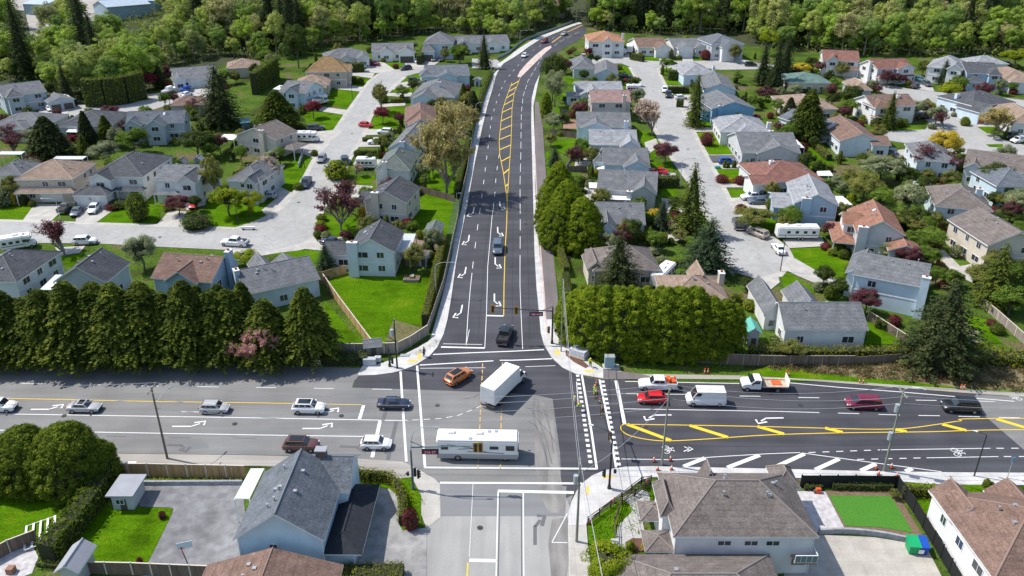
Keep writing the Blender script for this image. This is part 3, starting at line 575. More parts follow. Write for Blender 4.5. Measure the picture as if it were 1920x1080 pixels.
def decid(h=8, r=3, z0=.3, clumps=30, per=110, card=.36, seed=1, kind='green', flat=.9, cr=.34, core=True, shell=.65):
    q = np.random.RandomState(seed); P_, N_ = [], []
    c = np.array([0, 0, h*(1+z0)/2]); rad = np.array([r, r, h*(1-z0)/2*flat])
    for i in range(clumps):
        d = q.normal(0, 1, 3); d[2] = abs(d[2])*.9-.25 if q.rand() < .8 else d[2]; d /= np.linalg.norm(d); rho = q.uniform(shell, .95) if i % 5 else q.uniform(0, .5)
        cc = c+d*rad*rho*(1-cr*.35); s = r*cr*q.uniform(.65, 1.2)
        dd = q.normal(0, 1, (per, 3)); dd /= np.linalg.norm(dd, axis=1)[:, None]; rr = s*q.uniform(.35, 1, (per, 1))**.6
        P_.append(cc+dd*rr*[1, 1, .8]); N_.append(dd+d*.6+[0, 0, .4])
    co = None
    if core:
        co = lathe([(c[2]+rad[2]*.5*math.sin(t), r*.5*math.cos(t)) for t in np.linspace(-1.4, 1.4, 7)], LM[kind], 9, .15)
    return cards_mesh('crown', np.concatenate(P_), np.concatenate(N_), card, LM[kind], co, jit=.5)
def twiggy(h=8, r=3.2, seed=1, kind='tan', n=2600, card=.2, z0=.28, mat=bark_g, lean=.9):
    """open crown: many fine twigs, small sparse leaves strung along them"""
    q = random.Random(seed); mb = MB(); pts = []; nr = []
    def rec(p, d, L, rr, lv):
        e = p+d*L; mb.tube(p, e, rr, rr*.65, mat, 5 if lv < 2 else 3, False)
        if lv >= 2:
            for k in range(int(n/340)): 
                u = q.random(); c = p+(e-p)*u+Vector((q.gauss(0, .16), q.gauss(0, .16), q.gauss(0, .14)))*L; pts.append(tuple(c)); nr.append((c.x/r, c.y/r, .8))
        if lv < 4:
            for k in range(4 if lv < 3 else 3):
                dd = (d*lean+Vector((q.uniform(-1, 1), q.uniform(-1, 1), q.uniform(-.15, .75)))*.85).normalized(); rec(e-(e-p)*q.random()*.3, dd, L*q.uniform(.58, .82), rr*.55, lv+1)
    rec(Vector((0, 0, -.5)), Vector((0, 0, 1)), h*z0+.5, r*.05+.04, 0)
    xs = np.array(pts); 
    # fit the crown to the asked height and radius
    s = np.array([r/np.percentile(np.abs(xs[:, :2]), 97)]*2+[(h-h*z0)/(xs[:, 2].max()-h*z0)])
    f = lambda v: (v[0]*s[0], v[1]*s[1], (v[2]-h*z0)*s[2]+h*z0 if v[2] > h*z0 else v[2])
    mb.v = [f(v) if i > 9 else v for i, v in enumerate(mb.v)]; xs = np.array([f(v) for v in xs])
    return cards_mesh('crown', xs, nr, card, LM[kind], None, jit=.9), mb
PROTO = {}
def proto(kind, var):
    k = (kind, var)
    if k in PROTO: return PROTO[k]
    sd = hash(kind) % 97 if 0 else sum(map(ord, kind))+var*13
    tr = None
    if kind in ('spruce', 'blue'): cr = conifer(12, 3.5, 34, 13, .42, .25, sd, kind, .62); H, Rr = 12, 3.5; tr = trunk_mesh(12, .28, bark_d, top=.9)
    elif kind == 'fir': cr = conifer(12, 2.9, 34, 11, .48, .32, sd, kind, .66); H, Rr = 12, 2.9; tr = trunk_mesh(12, .25, bark_d, top=.9)
    elif kind == 'hemlock': cr = fluffy(12, 2.6, sd, 'spruce' if var == 1 else 'fir'); H, Rr = 12, 2.6; tr = trunk_mesh(12, .25, bark_d, top=.8)
    elif kind == 'cedar': cr = tufted(10, 2.0, sd, 'cedar', lambda t: (1-t**3.2)**.7*(.85+.15*min(1, t*6)), 330, 52, .5, .22); H, Rr = 10, 2.0; tr = trunk_mesh(10, .2, bark, top=.8)
    elif kind == 'bigcedar': cr = tufted(12, 4.2, sd, 'cedar', lambda t: (1-t**1.9)**.7*(.8+.2*min(1, t*6)), 560, 58, .62, .26); H, Rr = 12, 4.2; tr = trunk_mesh(12, .35, bark, top=.8)
    elif kind == 'darkcedar': cr = tufted(12, 4.2, sd, 'hedge', lambda t: (1-t**2.6)**.6*(.85+.15*min(1, t*6)), 600, 58, .66, .26); H, Rr = 12, 4.2; tr = trunk_mesh(12, .35, bark, top=.8)
    elif kind == 'ball': cr = column(2, 1.1, 900, .2, sd, 'hedge', lambda t: max(.02, 1-(2*t-.9)**2*.82)**.5, .06, .88); H, Rr = 2, 1.1; tr = trunk_mesh(2, .06, bark, top=.5)
    elif kind in ('limeball', 'redball', 'yellowball', 'sageball', 'darkball'): 
        cr = column(2, 1.1, 900, .2, sd, {'limeball': 'lime', 'redball': 'red', 'yellowball': 'yellow', 'sageball': 'sage', 'darkball': 'dark'}[kind], lambda t: max(.02, 1-(2*t-.9)**2*.82)**.5, .12, .85); H, Rr = 2, 1.1; tr = trunk_mesh(2, .06, bark, top=.5)
    elif kind == 'pillar': cr = column(3, .5, 700, .2, sd, 'hedge', lambda t: (1-t**3)**.6, .08); H, Rr = 3, .5; tr = trunk_mesh(3, .06, bark, top=.5)
    elif kind in ('twtan', 'twplum', 'twblossom', 'twolive', 'twpink', 'twred'):
        cr, mb = twiggy(8, 3.2, sd, {'twtan': 'tan', 'twplum': 'plum', 'twblossom': 'blossom', 'twolive': 'olive', 'twpink': 'pink', 'twred': 'red'}[kind], n=14000 if kind != 'twplum' else 6500, card=.26, z0=.18); H, Rr = 8, 3.2; tr = mb
    elif kind == 'fbroad':
        cr = decid(18, 5.4, .02, 85, 125, .46, sd, 'forest', cr=.25, core=False, shell=.5); H, Rr = 18, 5.2; tr = trunk_mesh(18, .35, bark_g, 7, 4.5, sd, .8)
    elif kind == 'fthin':
        cr = decid(20, 4.6, .06, 72, 70, .42, sd, 'forest', cr=.24, core=False, shell=.4); H, Rr = 20, 4.6; tr = trunk_mesh(20, .38, bark_g, 12, 4.6, sd, .86)
    elif kind == 'fcon':
        cr = conifer(22, 4.4, 34, 12, .7, .25, sd, 'forestcon', .55); H, Rr = 22, 4.4; tr = trunk_mesh(22, .4, bark_d, top=.9)
    else:
        cr = decid(8, 3.3, .18, 52, 210, .235, sd, kind, cr=.27); H, Rr = 8, 3.3; tr = trunk_mesh(8, .2, bark, 8, 2.2, sd, .7)
    PROTO[k] = (cr, tr.mesh('trunk') if isinstance(tr, MB) else tr, H, Rr); return PROTO[k]
TREES = []
def tree(kind, px, py, hpx, wpx, label, name=None, group=None, var=None, cat=None, at=None):
    """base pixel, apparent height and crown width in photo pixels"""
    q = P(px, py); dep = (q-camo.location).dot(_f); s = F/dep
    if at is not None: H_, R_ = at
    else:
        up = s*math.cos(PITCH)*1.0; R_ = wpx/s/2
        # crown top rises by up*h; a broad crown also shows some of its depth
        H_ = max(hpx/(s*.93), .5)
    cr, tr, H, Rr = proto(kind, R.randrange(2) if var is None else var)
    shrub = kind in ('ball', 'limeball', 'redball', 'yellowball', 'sageball', 'darkball', 'pillar')
    nm = name or {'spruce': 'spruce_tree', 'blue': 'spruce_tree', 'fir': 'fir_tree', 'hemlock': 'hemlock_tree', 'cedar': 'cedar_tree', 'bigcedar': 'cedar_tree', 'twblossom': 'blossom_tree', 'twpink': 'blossom_tree', 'pink': 'blossom_tree', 'red': 'maple_tree', 'twred': 'maple_tree', 'plum': 'plum_tree', 'twplum': 'plum_tree', 'fcon': 'forest_conifer', 'fbroad': 'forest_tree', 'fthin': 'alder_tree'}.get(kind, 'shrub' if shrub else 'broadleaf_tree')
    o = bpy.data.objects.new(nm, None); COL.objects.link(o); o.empty_display_size = .5
    m = Matrix.Translation((q.x, q.y, gz(q.x, q.y)))@Matrix.Rotation(R.uniform(0, 6.28), 4, 'Z')@Matrix.Diagonal((R_/Rr, R_/Rr*R.uniform(.95, 1.05), H_/H, 1)); o.matrix_world = m
    tag(o, label, cat or ('shrub' if shrub else 'tree'), group)
    link('trunk', tr, o); link('crown', cr, o); return o
# --- hedges: a trimmed core with leaves standing off its faces
def hedge(pts, w, h, label, kind='hedge', name='hedge', bump=.0, card=.2, dens=34, pitch=1.0, group=None, topvar=.0):
    q = [wpt(p, 0) for p in pts]; P_, N_, core = [], [], MB(); s = 0
    for a, b in zip(q, q[1:]):
        L = (b-a).length; d = (b-a)/L; n = Vector((-d.y, d.x, 0)).normalized(); m = int(L*(2*h+w)*dens); k = rs.uniform(0, 1, (m, 4))
        for u, f, v, e in k:
            x = u*L; ph = (s+x)/pitch; bb = bump*abs(math.sin(ph*math.pi)); hh = h*(1-topvar*(.5+.5*math.sin(ph*2.3+math.sin(ph*.9)*2)))-bump*.6*(1-abs(math.sin(ph*math.pi))); ww = w/2-bump*.5*(1-abs(math.sin(ph*math.pi)))
            c = a+d*x; pr = f*(2*h+w)
            if pr < w: o = (pr/w*2-1)*ww; z = hh; nn = n*(o/ww*.5)+Vector((0, 0, 1))
            else:
                sd = 1 if pr < w+h else -1; o = sd*ww; z = hh*v**.9; nn = n*sd+Vector((0, 0, .35))
            c = c+n*(o+(e-.5)*.14); P_.append((c.x, c.y, gz(c.x, c.y)+z+(e-.5)*.1)); N_.append(tuple(nn))
        g = -bump*.55-.08; nseg = max(1, int(L/2))
        hc = h*(1-topvar)-.16-bump*.6; wc = w/2-.14-bump*.5
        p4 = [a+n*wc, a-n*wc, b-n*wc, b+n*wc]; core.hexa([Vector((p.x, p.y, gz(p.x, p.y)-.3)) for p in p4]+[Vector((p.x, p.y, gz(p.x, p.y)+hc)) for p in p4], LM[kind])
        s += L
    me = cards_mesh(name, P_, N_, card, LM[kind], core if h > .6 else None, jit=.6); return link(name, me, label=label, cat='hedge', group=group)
# ================================================================ HOUSES
CAPS0 = []
def roofm(name, c):
    m = M('shingles_'+name, c, .9, 'roof', spec=.15); CAPS0.append((m.name, M('ridge_cap_'+name, tuple(x*1.3+.02 for x in c), .9))); return m
RF = {'grey': roofm('grey', (.155, .16, .17)), 'dkgrey': roofm('dark_grey', (.085, .09, .10)), 'ltgrey': roofm('light_grey', (.27, .28, .295)), 'brown': roofm('brown', (.165, .142, .13)),
      'umber': roofm('umber', (.19, .125, .10)), 'tan': roofm('tan', (.27, .20, .155)), 'rust': roofm('rust', (.26, .135, .095)), 'orange': roofm('orange', (.34, .18, .11)), 'green': roofm('green', (.12, .19, .17)), 'sage': roofm('sage', (.13, .155, .145)), 'redbr': roofm('red_brown', (.21, .105, .085)), 'rosy': roofm('rosy_brown', (.27, .18, .165)), 'greyblue': roofm('blue_grey', (.13, .145, .165)), 'gold': roofm('golden_brown', (.27, .175, .09))}
def wallm(name, c): return M('siding_'+name, c, .7, 'siding', spec=.2)
WL = {'white': wallm('white', (.72, .72, .71)), 'cream': wallm('cream', (.60, .54, .45)), 'blue': wallm('blue', (.36, .49, .60)), 'ltblue': wallm('light_blue', (.56, .67, .74)), 'aqua': wallm('aqua', (.64, .70, .73)), 'bluegrey': wallm('blue_grey', (.46, .51, .55)), 'grey': wallm('grey', (.54, .55, .55)), 'beige': wallm('beige', (.52, .46, .39)), 'pinkish': wallm('pinkish_cream', (.60, .52, .47)), 'sky': wallm('sky_blue', (.22, .42, .60)), 'taupe': wallm('taupe', (.30, .26, .22)), 'dkteal': wallm('dark_teal', (.12, .20, .25)), 'fullwhite': wallm('bright_white', (.80, .80, .80)), 'greencream': wallm('green_cream', (.50, .52, .40))}
trim = M('white_trim', (.74, .74, .73), .5, 'panel'); glass = M('window_glass', (.035, .045, .055), .08, spec=.8); metalw = M('white_metal', (.78, .78, .78), .4, 'panel'); ventm = M('vent_metal', (.45, .45, .46), .4, metal=.5); brick = M('chimney_brick', (.34, .15, .10), .9, 'noise', ns=5); dkdoor = M('dark_door', (.10, .085, .075), .6); gdoor = M('garage_door_white', (.66, .66, .65), .6, 'siding'); clear_cover = M('corrugated_cover', (.60, .62, .63), .4, 'siding'); stone = M('stone_grey', (.3, .29, .28), .9, 'noise', ns=3); deckm = M('deck_boards', (.26, .17, .11), .85, 'wood')
WCACHE = {}
def window_mesh(w, h):
    k = (round(w, 1), round(h, 1))
    if k not in WCACHE:
        w, h = k; a = MB(); t = .09
        for b in ((-w/2-t, w/2+t, h, h+t), (-w/2-t, w/2+t, -t, 0), (-w/2-t, -w/2, 0, h), (w/2, w/2+t, 0, h), (-.035, .035, 0, h)): a.box(b[0], b[1], -.07, .0, b[2], b[3], trim)
        g = MB(); g.box(-w/2, w/2, -.045, .0, 0, h, glass); WCACHE[k] = (a.mesh('window'), g.mesh('pane'))
    return WCACHE[k]
def add_window(root, x, y, z, w, h, face):
    fr, pn = window_mesh(w, h); rot = {'S': 0, 'E': math.pi/2, 'N': math.pi, 'W': -math.pi/2}[face]
    o = link('window', fr, root); o.location = (x, y, z); o.rotation_euler = (0, 0, rot); p = link('pane', pn, o)
def cap(mb, a, b, mat):
    a, b = Vector(a), Vector(b)
    if (b-a).length > .5: mb.tube(a, b, .1, .1, CAPS.get(mat.name, mat), 5)
CAPS = dict(CAPS0)
def hip_faces(mb, x0, x1, y0, y1, z, rise, mat, t=.22):
    w, d = x1-x0, y1-y0; ins = min(w, d)/2
    if w >= d: r0, r1 = (x0+ins, (y0+y1)/2), (x1-ins, (y0+y1)/2)
    else: r0, r1 = ((x0+x1)/2, y0+ins), ((x0+x1)/2, y1-ins)
    A, B, C, D = [(x, y, z+t) for x, y in ((x0, y0), (x1, y0), (x1, y1), (x0, y1))]; E, G = (*r0, z+t+rise), (*r1, z+t+rise)
    if w >= d:
        mb.poly([A, B, G, E], mat); mb.poly([B, C, G], mat); mb.poly([C, D, E, G], mat); mb.poly([D, A, E], mat)
    else:
        mb.poly([A, B, E], mat); mb.poly([B, C, G, E], mat); mb.poly([C, D, G], mat); mb.poly([D, A, E, G], mat)
    if w >= d: es = ((A, E), (D, E), (B, G), (C, G), (E, G))
    else: es = ((A, E), (B, E), (C, G), (D, G), (E, G))
    for p, q in es: cap(mb, p, q, mat)
    a, b, c, d_ = [(p[0], p[1], z) for p in (A, B, C, D)]
    for p, q, r, s in ((a, b, B, A), (b, c, C, B), (c, d_, D, C), (d_, a, A, D)): mb.poly([p, q, r, s], trim)
    mb.poly([d_, c, b, a], trim)
def gable_faces(mb, x0, x1, y0, y1, z, rise, axis, mat, t=.2):
    """chevron roof slab; extents are eave extents; ridge along axis"""
    def q(a, b, zz): return (a, b, zz) if axis == 'x' else (b, a, zz)
    if axis == 'x': a0, a1, b0, b1 = x0, x1, y0, y1
    else: a0, a1, b0, b1 = y0, y1, x0, x1
    m = (b0+b1)/2; o = [(b0, z+t), (m, z+t+rise), (b1, z+t), (b1, z), (m, z+rise), (b0, z)]
    for i in range(6):
        j = (i+1) % 6; mt = mat if i in (0, 1) else trim
        mb.poly([q(a0, *o[i]), q(a0, *o[j]), q(a1, *o[j]), q(a1, *o[i])][::(-1 if axis == 'x' else 1)], mt)
    cap(mb, q(a0, m, z+t+rise), q(a1, m, z+t+rise), mat)
    for a in (a0, a1):
        for s in ((0, 1, 4, 5), (1, 2, 3, 4)): mb.poly([q(a, *o[i]) for i in s], trim)
    return
OV = .42
def block(wb, rb, x0, x1, y0, y1, h, roof, rise, rmat, wmat):
    """eave extents x0..x1,y0..y1; h eave height (underside of the eave)"""
    ax0, ax1, ay0, ay1 = x0+OV, x1-OV, y0+OV, y1-OV
    if roof == 'hip': hip_faces(rb, x0, x1, y0, y1, h, rise, rmat); wb.box(ax0, ax1, ay0, ay1, -1.2, h+.1, wmat)
    elif roof == 'flat': rb.box(x0, x1, y0, y1, h, h+.2, rmat); wb.box(ax0, ax1, ay0, ay1, -1.2, h, wmat)
    else:
        ax = roof[1]; gable_faces(rb, x0, x1, y0, y1, h, rise, ax, rmat)
        half = ((y1-y0) if ax == 'x' else (x1-x0))/2; hw = h+rise*OV/half-.02; top = h+rise-.02
        if ax == 'x':
            pr = [(ay0, -1.2), (ay1, -1.2), (ay1, hw), ((y0+y1)/2, top), (ay0, hw)]; f = lambda a, p: (a, p[0], p[1]); A0, A1 = ax0, ax1
        else:
            pr = [(ax0, -1.2), (ax1, -1.2), (ax1, hw), ((x0+x1)/2, top), (ax0, hw)]; f = lambda a, p: (p[0], a, p[1]); A0, A1 = ay0, ay1
        for a in (A0, A1): wb.poly([f(a, p) for p in pr], wmat)
        for i in range(5):
            if i == 0: continue
            j = (i+1) % 5
            if i in (2, 3): continue
            wb.poly([f(A0, pr[i]), f(A1, pr[i]), f(A1, pr[j]), f(A0, pr[j])], wmat)
HOUSES = []; FOOT = []
def roofz(x, y, W_, D, h, roof, rise):
    if roof == 'gx': return h+.2+rise*(1-abs(y-D/2)/(D/2))
    if roof == 'gy': return h+.2+rise*(1-abs(x-W_/2)/(W_/2))
    m = min(W_, D)/2; return h+.22+rise*min(1, min(x, W_-x, y, D-y)/m)
def house(label, p0, p1, depth, h, roof, rise, rc, wc, wings=(), win='SEW', chim=(), gar=(), covers=(), skylights=(), vents=4, low=None, name='house', extra=None, band=None):
    e0, e1 = P(*p0, h), P(*p1, h); dx = Vector((e1.x-e0.x, e1.y-e0.y, 0)); W_ = dx.length; ang = math.atan2(dx.y, dx.x)
    ax = dx.normalized(); ay = Vector((-ax.y, ax.x, 0))
    if not isinstance(depth, (int, float)):
        q = P(*depth, h); D = (Vector((q.x, q.y, 0))-Vector((e1.x, e1.y, 0))).dot(ay)
    else: D = depth
    D = max(D, 4); c = Vector((e0.x, e0.y, 0))+ax*W_/2+ay*D/2; z0 = gz(c.x, c.y)
    FOOT.append((e0.x, e0.y, ax, ay, W_, D))
    # keep the eave corner where the photograph has it although the slab is level
    root = empty(name, (e0.x, e0.y, z0+(gz(e0.x, e0.y)-z0)*.6), ang, label=label, cat='house')
    rm, wm_ = RF[rc], WL[wc]; wb, rb = MB(), MB(); rr = random.Random(int(p0[0]*7+p0[1]))
    block(wb, rb, 0, W_, 0, D, h, roof, rise, rm, wm_)
    def wrow(face, x0, x1, y, hh, z00=0):
        L = x1-x0
        if L < 2: return
        n = max(1, int(L/3.4))
        for lv in range(2 if hh > 4.4 else 1):
            for i in range(n):
                if rr.random() < .18: continue
                w = rr.choice([1.0, 1.3, 1.8, 2.2]) if L > 3 else 1.0; z = 1.0+lv*2.7 if hh > 4.4 else .95
                if z+1.2 > hh: z = hh-1.35
                u = x0+L*(i+.5)/n+rr.uniform(-.2, .2)
                if face == 'S' and any(g[0] == 'S' and abs(g[1]-u) < g[2]/2+w/2+.2 and lv == 0 for g in gg): continue
                if face in 'SN': add_window(root, u, y, z, w, 1.1, face)
                else: add_window(root, y, u, z, w, 1.1, face)
    gg = [(f, (W_ if f in 'SN' else D)*u if u <= 1 else u, w) for f, u, w in gar]
    if 'S' in win: wrow('S', OV+.6, W_-OV-.6, OV, h)
    if 'E' in win: wrow('E', OV+.8, D-OV-.8, W_-OV, h)
    if 'W' in win: wrow('W', OV+.8, D-OV-.8, OV, h)
    for f, u, w in gg:
        g = MB(); 
        if f == 'S': g.box(u-w/2, u+w/2, OV-.05, OV+.02, 0, 2.2, gdoor)
        elif f == 'W': g.box(OV-.05, OV+.02, u-w/2, u+w/2, 0, 2.2, gdoor)
        else: g.box(W_-OV-.02, W_-OV+.05, u-w/2, u+w/2, 0, 2.2, gdoor)
        g.build('garage_door', root)
    for wg in wings:
        fx0, fx1, y0, y1, wh, wr, wri = wg[:7]; o = wg[7] if len(wg) > 7 else {}
        X0 = fx0*W_ if abs(fx0) <= 1.5 else fx0; X1 = fx1*W_ if abs(fx1) <= 1.5 else fx1
        if abs(X0) < .3: X0 = .06
        if abs(X1-W_) < .3: X1 = W_-.06
        if y1 == 'D': y1 = D
        if y1 == 'D+': y1 = D+.7
        w2, r2 = MB(), MB(); block(w2, r2, X0, X1, y0, y1, wh, wr, wri, RF[o.get('rc', rc)], WL[o.get('wc', wc)])
        w2.build('wing_wall', root); r2.build('wing_roof', root)
        if o.get('gar'):
            n = o['gar']; g = MB(); L = X1-X0-2*OV
            for i in range(n):
                g = MB(); a = X0+OV+L*(i+.12)/n; b = X0+OV+L*(i+.88)/n
                if n == 1: a = X0+OV+.5; b = X1-OV-.5
                g.box(a, b, y0+OV-.05, y0+OV+.02, -.2, 2.1, o.get('gm', gdoor)); g.build('garage_door', root)
        elif o.get('win', 1):
            for lv in range(2 if wh > 4.4 else 1): add_window(root, (X0+X1)/2, y0+OV, (1.0+lv*2.7), min(1.8, (X1-X0)*.4), 1.15, 'S')
    if low:   # skirt roofs: (x0,x1,y0,y1,z,rise)
        for (a, b, c_, d, z, ri) in low:
            A = a*W_ if abs(a) <= 1.5 else a; B = b*W_ if abs(b) <= 1.5 else b; s = MB()
            hip_faces(s, A, B, c_, D if d == 'D' else d, z, ri, rm, .15); s.build('skirt_roof', root)
            for X in (A+.3, B-.3): pc = MB(); pc.box(X-.1, X+.1, c_+.3, c_+.5, -1, z, trim); pc.build('porch_post', root)
    wb.build('wall', root); ro = rb.build('roof', root)
    if vents:
        for X, yy in ((OV-.06, OV-.06), (W_-OV+.06, OV-.06), (W_-OV+.06, D-OV+.06)): m = MB(); m.tube((X, yy, -.8), (X, yy, h), .06, .06, trim, 5); m.build('downpipe', root)
        if 'S' in win and h > 4.4: m = MB(); m.box(OV, W_-OV, OV-.05, OV-.01, 2.55, 2.75, trim); m.build('belly_band', root)
    for (fx, y, w, d, up) in chim:
        m = MB(); X = fx*W_; m.box(X-w/2, X+w/2, y-d/2, y+d/2, -1, h+up, wm_); m.box(X-w/2-.06, X+w/2+.06, y-d/2-.06, y+d/2+.06, h+up, h+up+.15, trim); m.box(X-.2, X+.2, y-.15, y+.15, h+up+.15, h+up+.5, brick); m.build('chimney', root)
    for i in range(vents):
        fx = rr.uniform(.15, .85); y = D*rr.choice([.36, .42, .58]); X = fx*W_
        if roof == 'gy': y = D*fx; X = W_*rr.choice([.36, .42, .6])
        z = roofz(X, y, W_, D, h, roof, rise); m = MB()
        if i % 2: m.box(X-.2, X+.2, y-.2, y+.2, z-.1, z+.22, ventm)
        else: m.tube((X, y, z-.2), (X, y, z+.55), .08, .08, ventm, 8); m.tube((X, y, z+.5), (X, y, z+.62), .14, .14, ventm, 8)
        m.build('roof_vent', ro)
    for (fx, fy) in skylights:
        X, y = fx*W_, fy*D; z = roofz(X, y, W_, D, h, roof, rise); z2 = roofz(X, y+.9, W_, D, h, roof, rise); x2 = roofz(X+.6, y, W_, D, h, roof, rise)
        m = MB(); p = [(X, y, z), (X+.6, y, x2), (X+.6, y+.9, z2+x2-z), (X, y+.9, z2)]; m.hexa([Vector(a)-Vector((0, 0, .1)) for a in p]+[Vector(a)+Vector((0, 0, .14)) for a in p], M('skylight_glass', (.5, .56, .62), .15, spec=.7)); m.build('skylight', ro)
    inv = root.matrix_world.inverted()
    for (poly, hh, mt) in covers:
        q = [inv@P(*p, hh) for p in poly]; zz = sum(v.z for v in q)/len(q); q = [(v.x, v.y) for v in q]
        a = sum(q[i][0]*q[(i+1) % len(q)][1]-q[(i+1) % len(q)][0]*q[i][1] for i in range(len(q)))
        if a < 0: q.reverse()
        m = MB(); m.prism(q, zz, zz+.12, mt); m.build('patio_cover', root)
        for x, y in q: m = MB(); m.box(x-.07, x+.07, y-.07, y+.07, -1.2, zz, trim); m.build('cover_post', root)
    HOUSES.append((label[:40], round(W_, 1), round(D, 1))); return root, W_, D
striped = M('striped_cover', (.66, .68, .69), .4, 'siding')
cv = lambda *p: [(list(p), 2.7, metalw)]
# ---- left block, street row above the loop street
house('white walled house with grey roof at the left edge, above the kerb', (-18,331), (40,330), (52,304), 5.2, 'hip', 2, 'grey', 'white', chim=[], covers=[([(-5,291),(40,291),(47,284),(2,284)], 5.2, clear_cover)])
house('two storey tan roofed beige house with brown double garage door', (27,340), (137,338), (185,302), 5.3, 'hip', 2.9, 'tan', 'beige', gar=[('S', .55, 5)], low=[(0, 1.02, -1.6, .6, 2.6, .7)], covers=[([(98,300),(155,300),(163,293),(106,293)], 5.3, clear_cover)])
house('two storey dark slate roofed house with two white garage doors', (165,334), (268,335), (330,289), 5.4, 'hip', 3.0, 'dkgrey', 'white', wings=[(.06, .5, -2.2, 6, 5.1, 'gy', 1.7), (-.12, .5, -5.2, .3, 2.6, 'hip', 1.3, dict(gar=2))], low=[(.5, 1.02, -1.5, .6, 2.6, .6)])
house('white two storey house with grey gabled roof beside plum tree', (286,341), (372,343), (388,306), 5.3, 'gx', 1.9, 'grey', 'white', wings=[(.56, 1.0, -1.4, 5, 5.3, 'gy', 1.8, dict(win=1))], low=[(0, .56, -1.4, .6, 2.5, .5)], gar=[('S', .8, 2.6)])
house('grey hip roofed house behind lime green tree and pale blossom tree', (424,341), (488,345), (500,306), 4.8, 'hip', 2.3, 'grey', 'grey', wings=[(.55, .95, -1.5, 5, 4.8, 'gy', 1.6)])
house('cream walled brown roofed house with white chimney beside motorhome', (440,255), (517,266), (545,244), 5.0, 'gy', 2.6, 'brown', 'cream', chim=[(.68, -.1, 1.3, .8, 2.3)], low=[(1.0, 1.35, 1, 8, 2.6, .8)], covers=[([(409,264),(438,264),(448,252),(420,251)], 2.8, metalw)])
house('blue grey two storey house with pale slate roof and corner balcony', (235,235), (345,231), (352,216), 5.0, 'gx', 2.6, 'greyblue', 'bluegrey', wings=[(.37, .72, -3.2, 6, 4.9, 'gy', 1.9), (-.02, .3, -1.8, 5, 4.9, 'gy', 1.8)], skylights=[(.62, .3)])
house('low dark slate roofed house with striped white skylight panels', (106,241), (208,238), (203,208), 3.2, 'hip', 2.6, 'dkgrey', 'grey', covers=[([(124,249),(150,250),(154,240),(130,240)], 2.9, striped)])
house('low pale slate roofed house behind plum tree at the left edge', (-25,240), (85,239), (88,212), 3.2, 'hip', 2.4, 'grey', 'grey', wings=[(.3, .75, -3.5, 5, 3.2, 'hip', 1.5)])
house('grey two storey house with dark balcony and open double carport', (5,184), (88,171), (80,154), 5.2, 'gx', 2.5, 'grey', 'bluegrey', wings=[(.05, .45, -2.4, 5, 5.2, 'hip', 1.9), (.86, 1.5, -6.0, 2, 2.9, 'gy', 1.4, dict(gar=2, gm=dkdoor))])
house('long grey gabled house behind the boat and big dark spruce', (327,151), (412,142), (405,123), 3.4, 'gx', 2.3, 'grey', 'white', wings=[(-.05, .25, -2.2, 5, 3.3, 'gy', 1.5)], gar=[('S', .5, 3)])
house('tan roofed low house between the wood and the cedar hedge', (424,131), (488,127), (482,112), 3.2, 'hip', 2.2, 'tan', 'cream')
house('brown roofed cottage half hidden by the big dark spruce', (318,200), (384,197), (384,182), 3.2, 'hip', 1.8, 'umber', 'beige')
# ---- left block, west side of the crescent and its head
house('blue gabled two storey house with grey roof by the camper', (521,174), (573,178), (592,158), 5.0, 'gx', 2.4, 'grey', 'ltblue', wings=[(.28, .78, -1.2, 5, 5.0, 'gy', 1.9)], covers=[([(512,168),(530,171),(541,161),(524,159)], 3, metalw)], low=[(1.0, 1.3, 0, 6, 2.6, .7)])
house('low tan roofed cream house beside the square lawn', (551,163), (617,161), (632,143), 3.4, 'hip', 2.3, 'tan', 'cream', wings=[(.45, .95, -3.2, 4, 3.2, 'hip', 1.5, dict(gar=1))])
house('golden brown pyramid roofed two storey house', (572,137), (650,136), (672,121), 5.2, 'hip', 4.2, 'gold', 'beige', wings=[(.6, 1.08, 2, 9, 4.8, 'gx', 2)])
house('grey hip roofed bungalow with small white gables near the wood', (608,112), (693,107), (682,94), 3.2, 'hip', 2.6, 'grey', 'white', wings=[(.35, .62, -2, 5, 3.2, 'gy', 1.4), (.7, 1.0, -3.2, 4, 3.2, 'gy', 1.6)])
house('white bungalow with two grey front gables at the crescent head', (696,99), (776,97), (768,83), 3.3, 'gx', 2.2, 'grey', 'fullwhite', wings=[(.18, .52, -1.8, 5, 3.3, 'gy', 1.6), (.62, 1.04, -4.0, 4, 3.3, 'gy', 1.9, dict(gar=1, gm=dkdoor))])
house('tall grey roofed blue house with three roof peaks by the wood', (793,84), (850,84), (845,68), 5.6, 'hip', 3.2, 'grey', 'ltblue', wings=[(-.06, .42, -3.6, 5, 3.2, 'hip', 2.4, dict(gar=1, gm=dkdoor))])
house('long white grey roofed house beside the top of the main road', (853,85), (957,80), (950,68), 3.3, 'gx', 2.3, 'grey', 'fullwhite', wings=[(.0, .3, -2.4, 5, 3.3, 'gy', 1.7), (.5, .8, -2, 5, 3.2, 'gy', 1.4)])
house('pale blue house with broad blue gable near the small shed', (798,146), (882,143), (878,121), 3.3, 'gx', 2.3, 'greyblue', 'ltblue', wings=[(.24, .72, -1.8, 6, 3.3, 'gy', 1.5), (-.12, .2, 1, 9, 3.2, 'hip', 1.8)])
house('grey hip roofed blue house with white chimney on its roof', (768,184), (853,186), (864,153), 3.3, 'hip', 3.0, 'grey', 'ltblue', wings=[(.1, .62, -3.4, 6, 3.3, 'gy', 1.9, dict(gar=0))], chim=[(.6, 5.5, .9, .9, 3.8)])
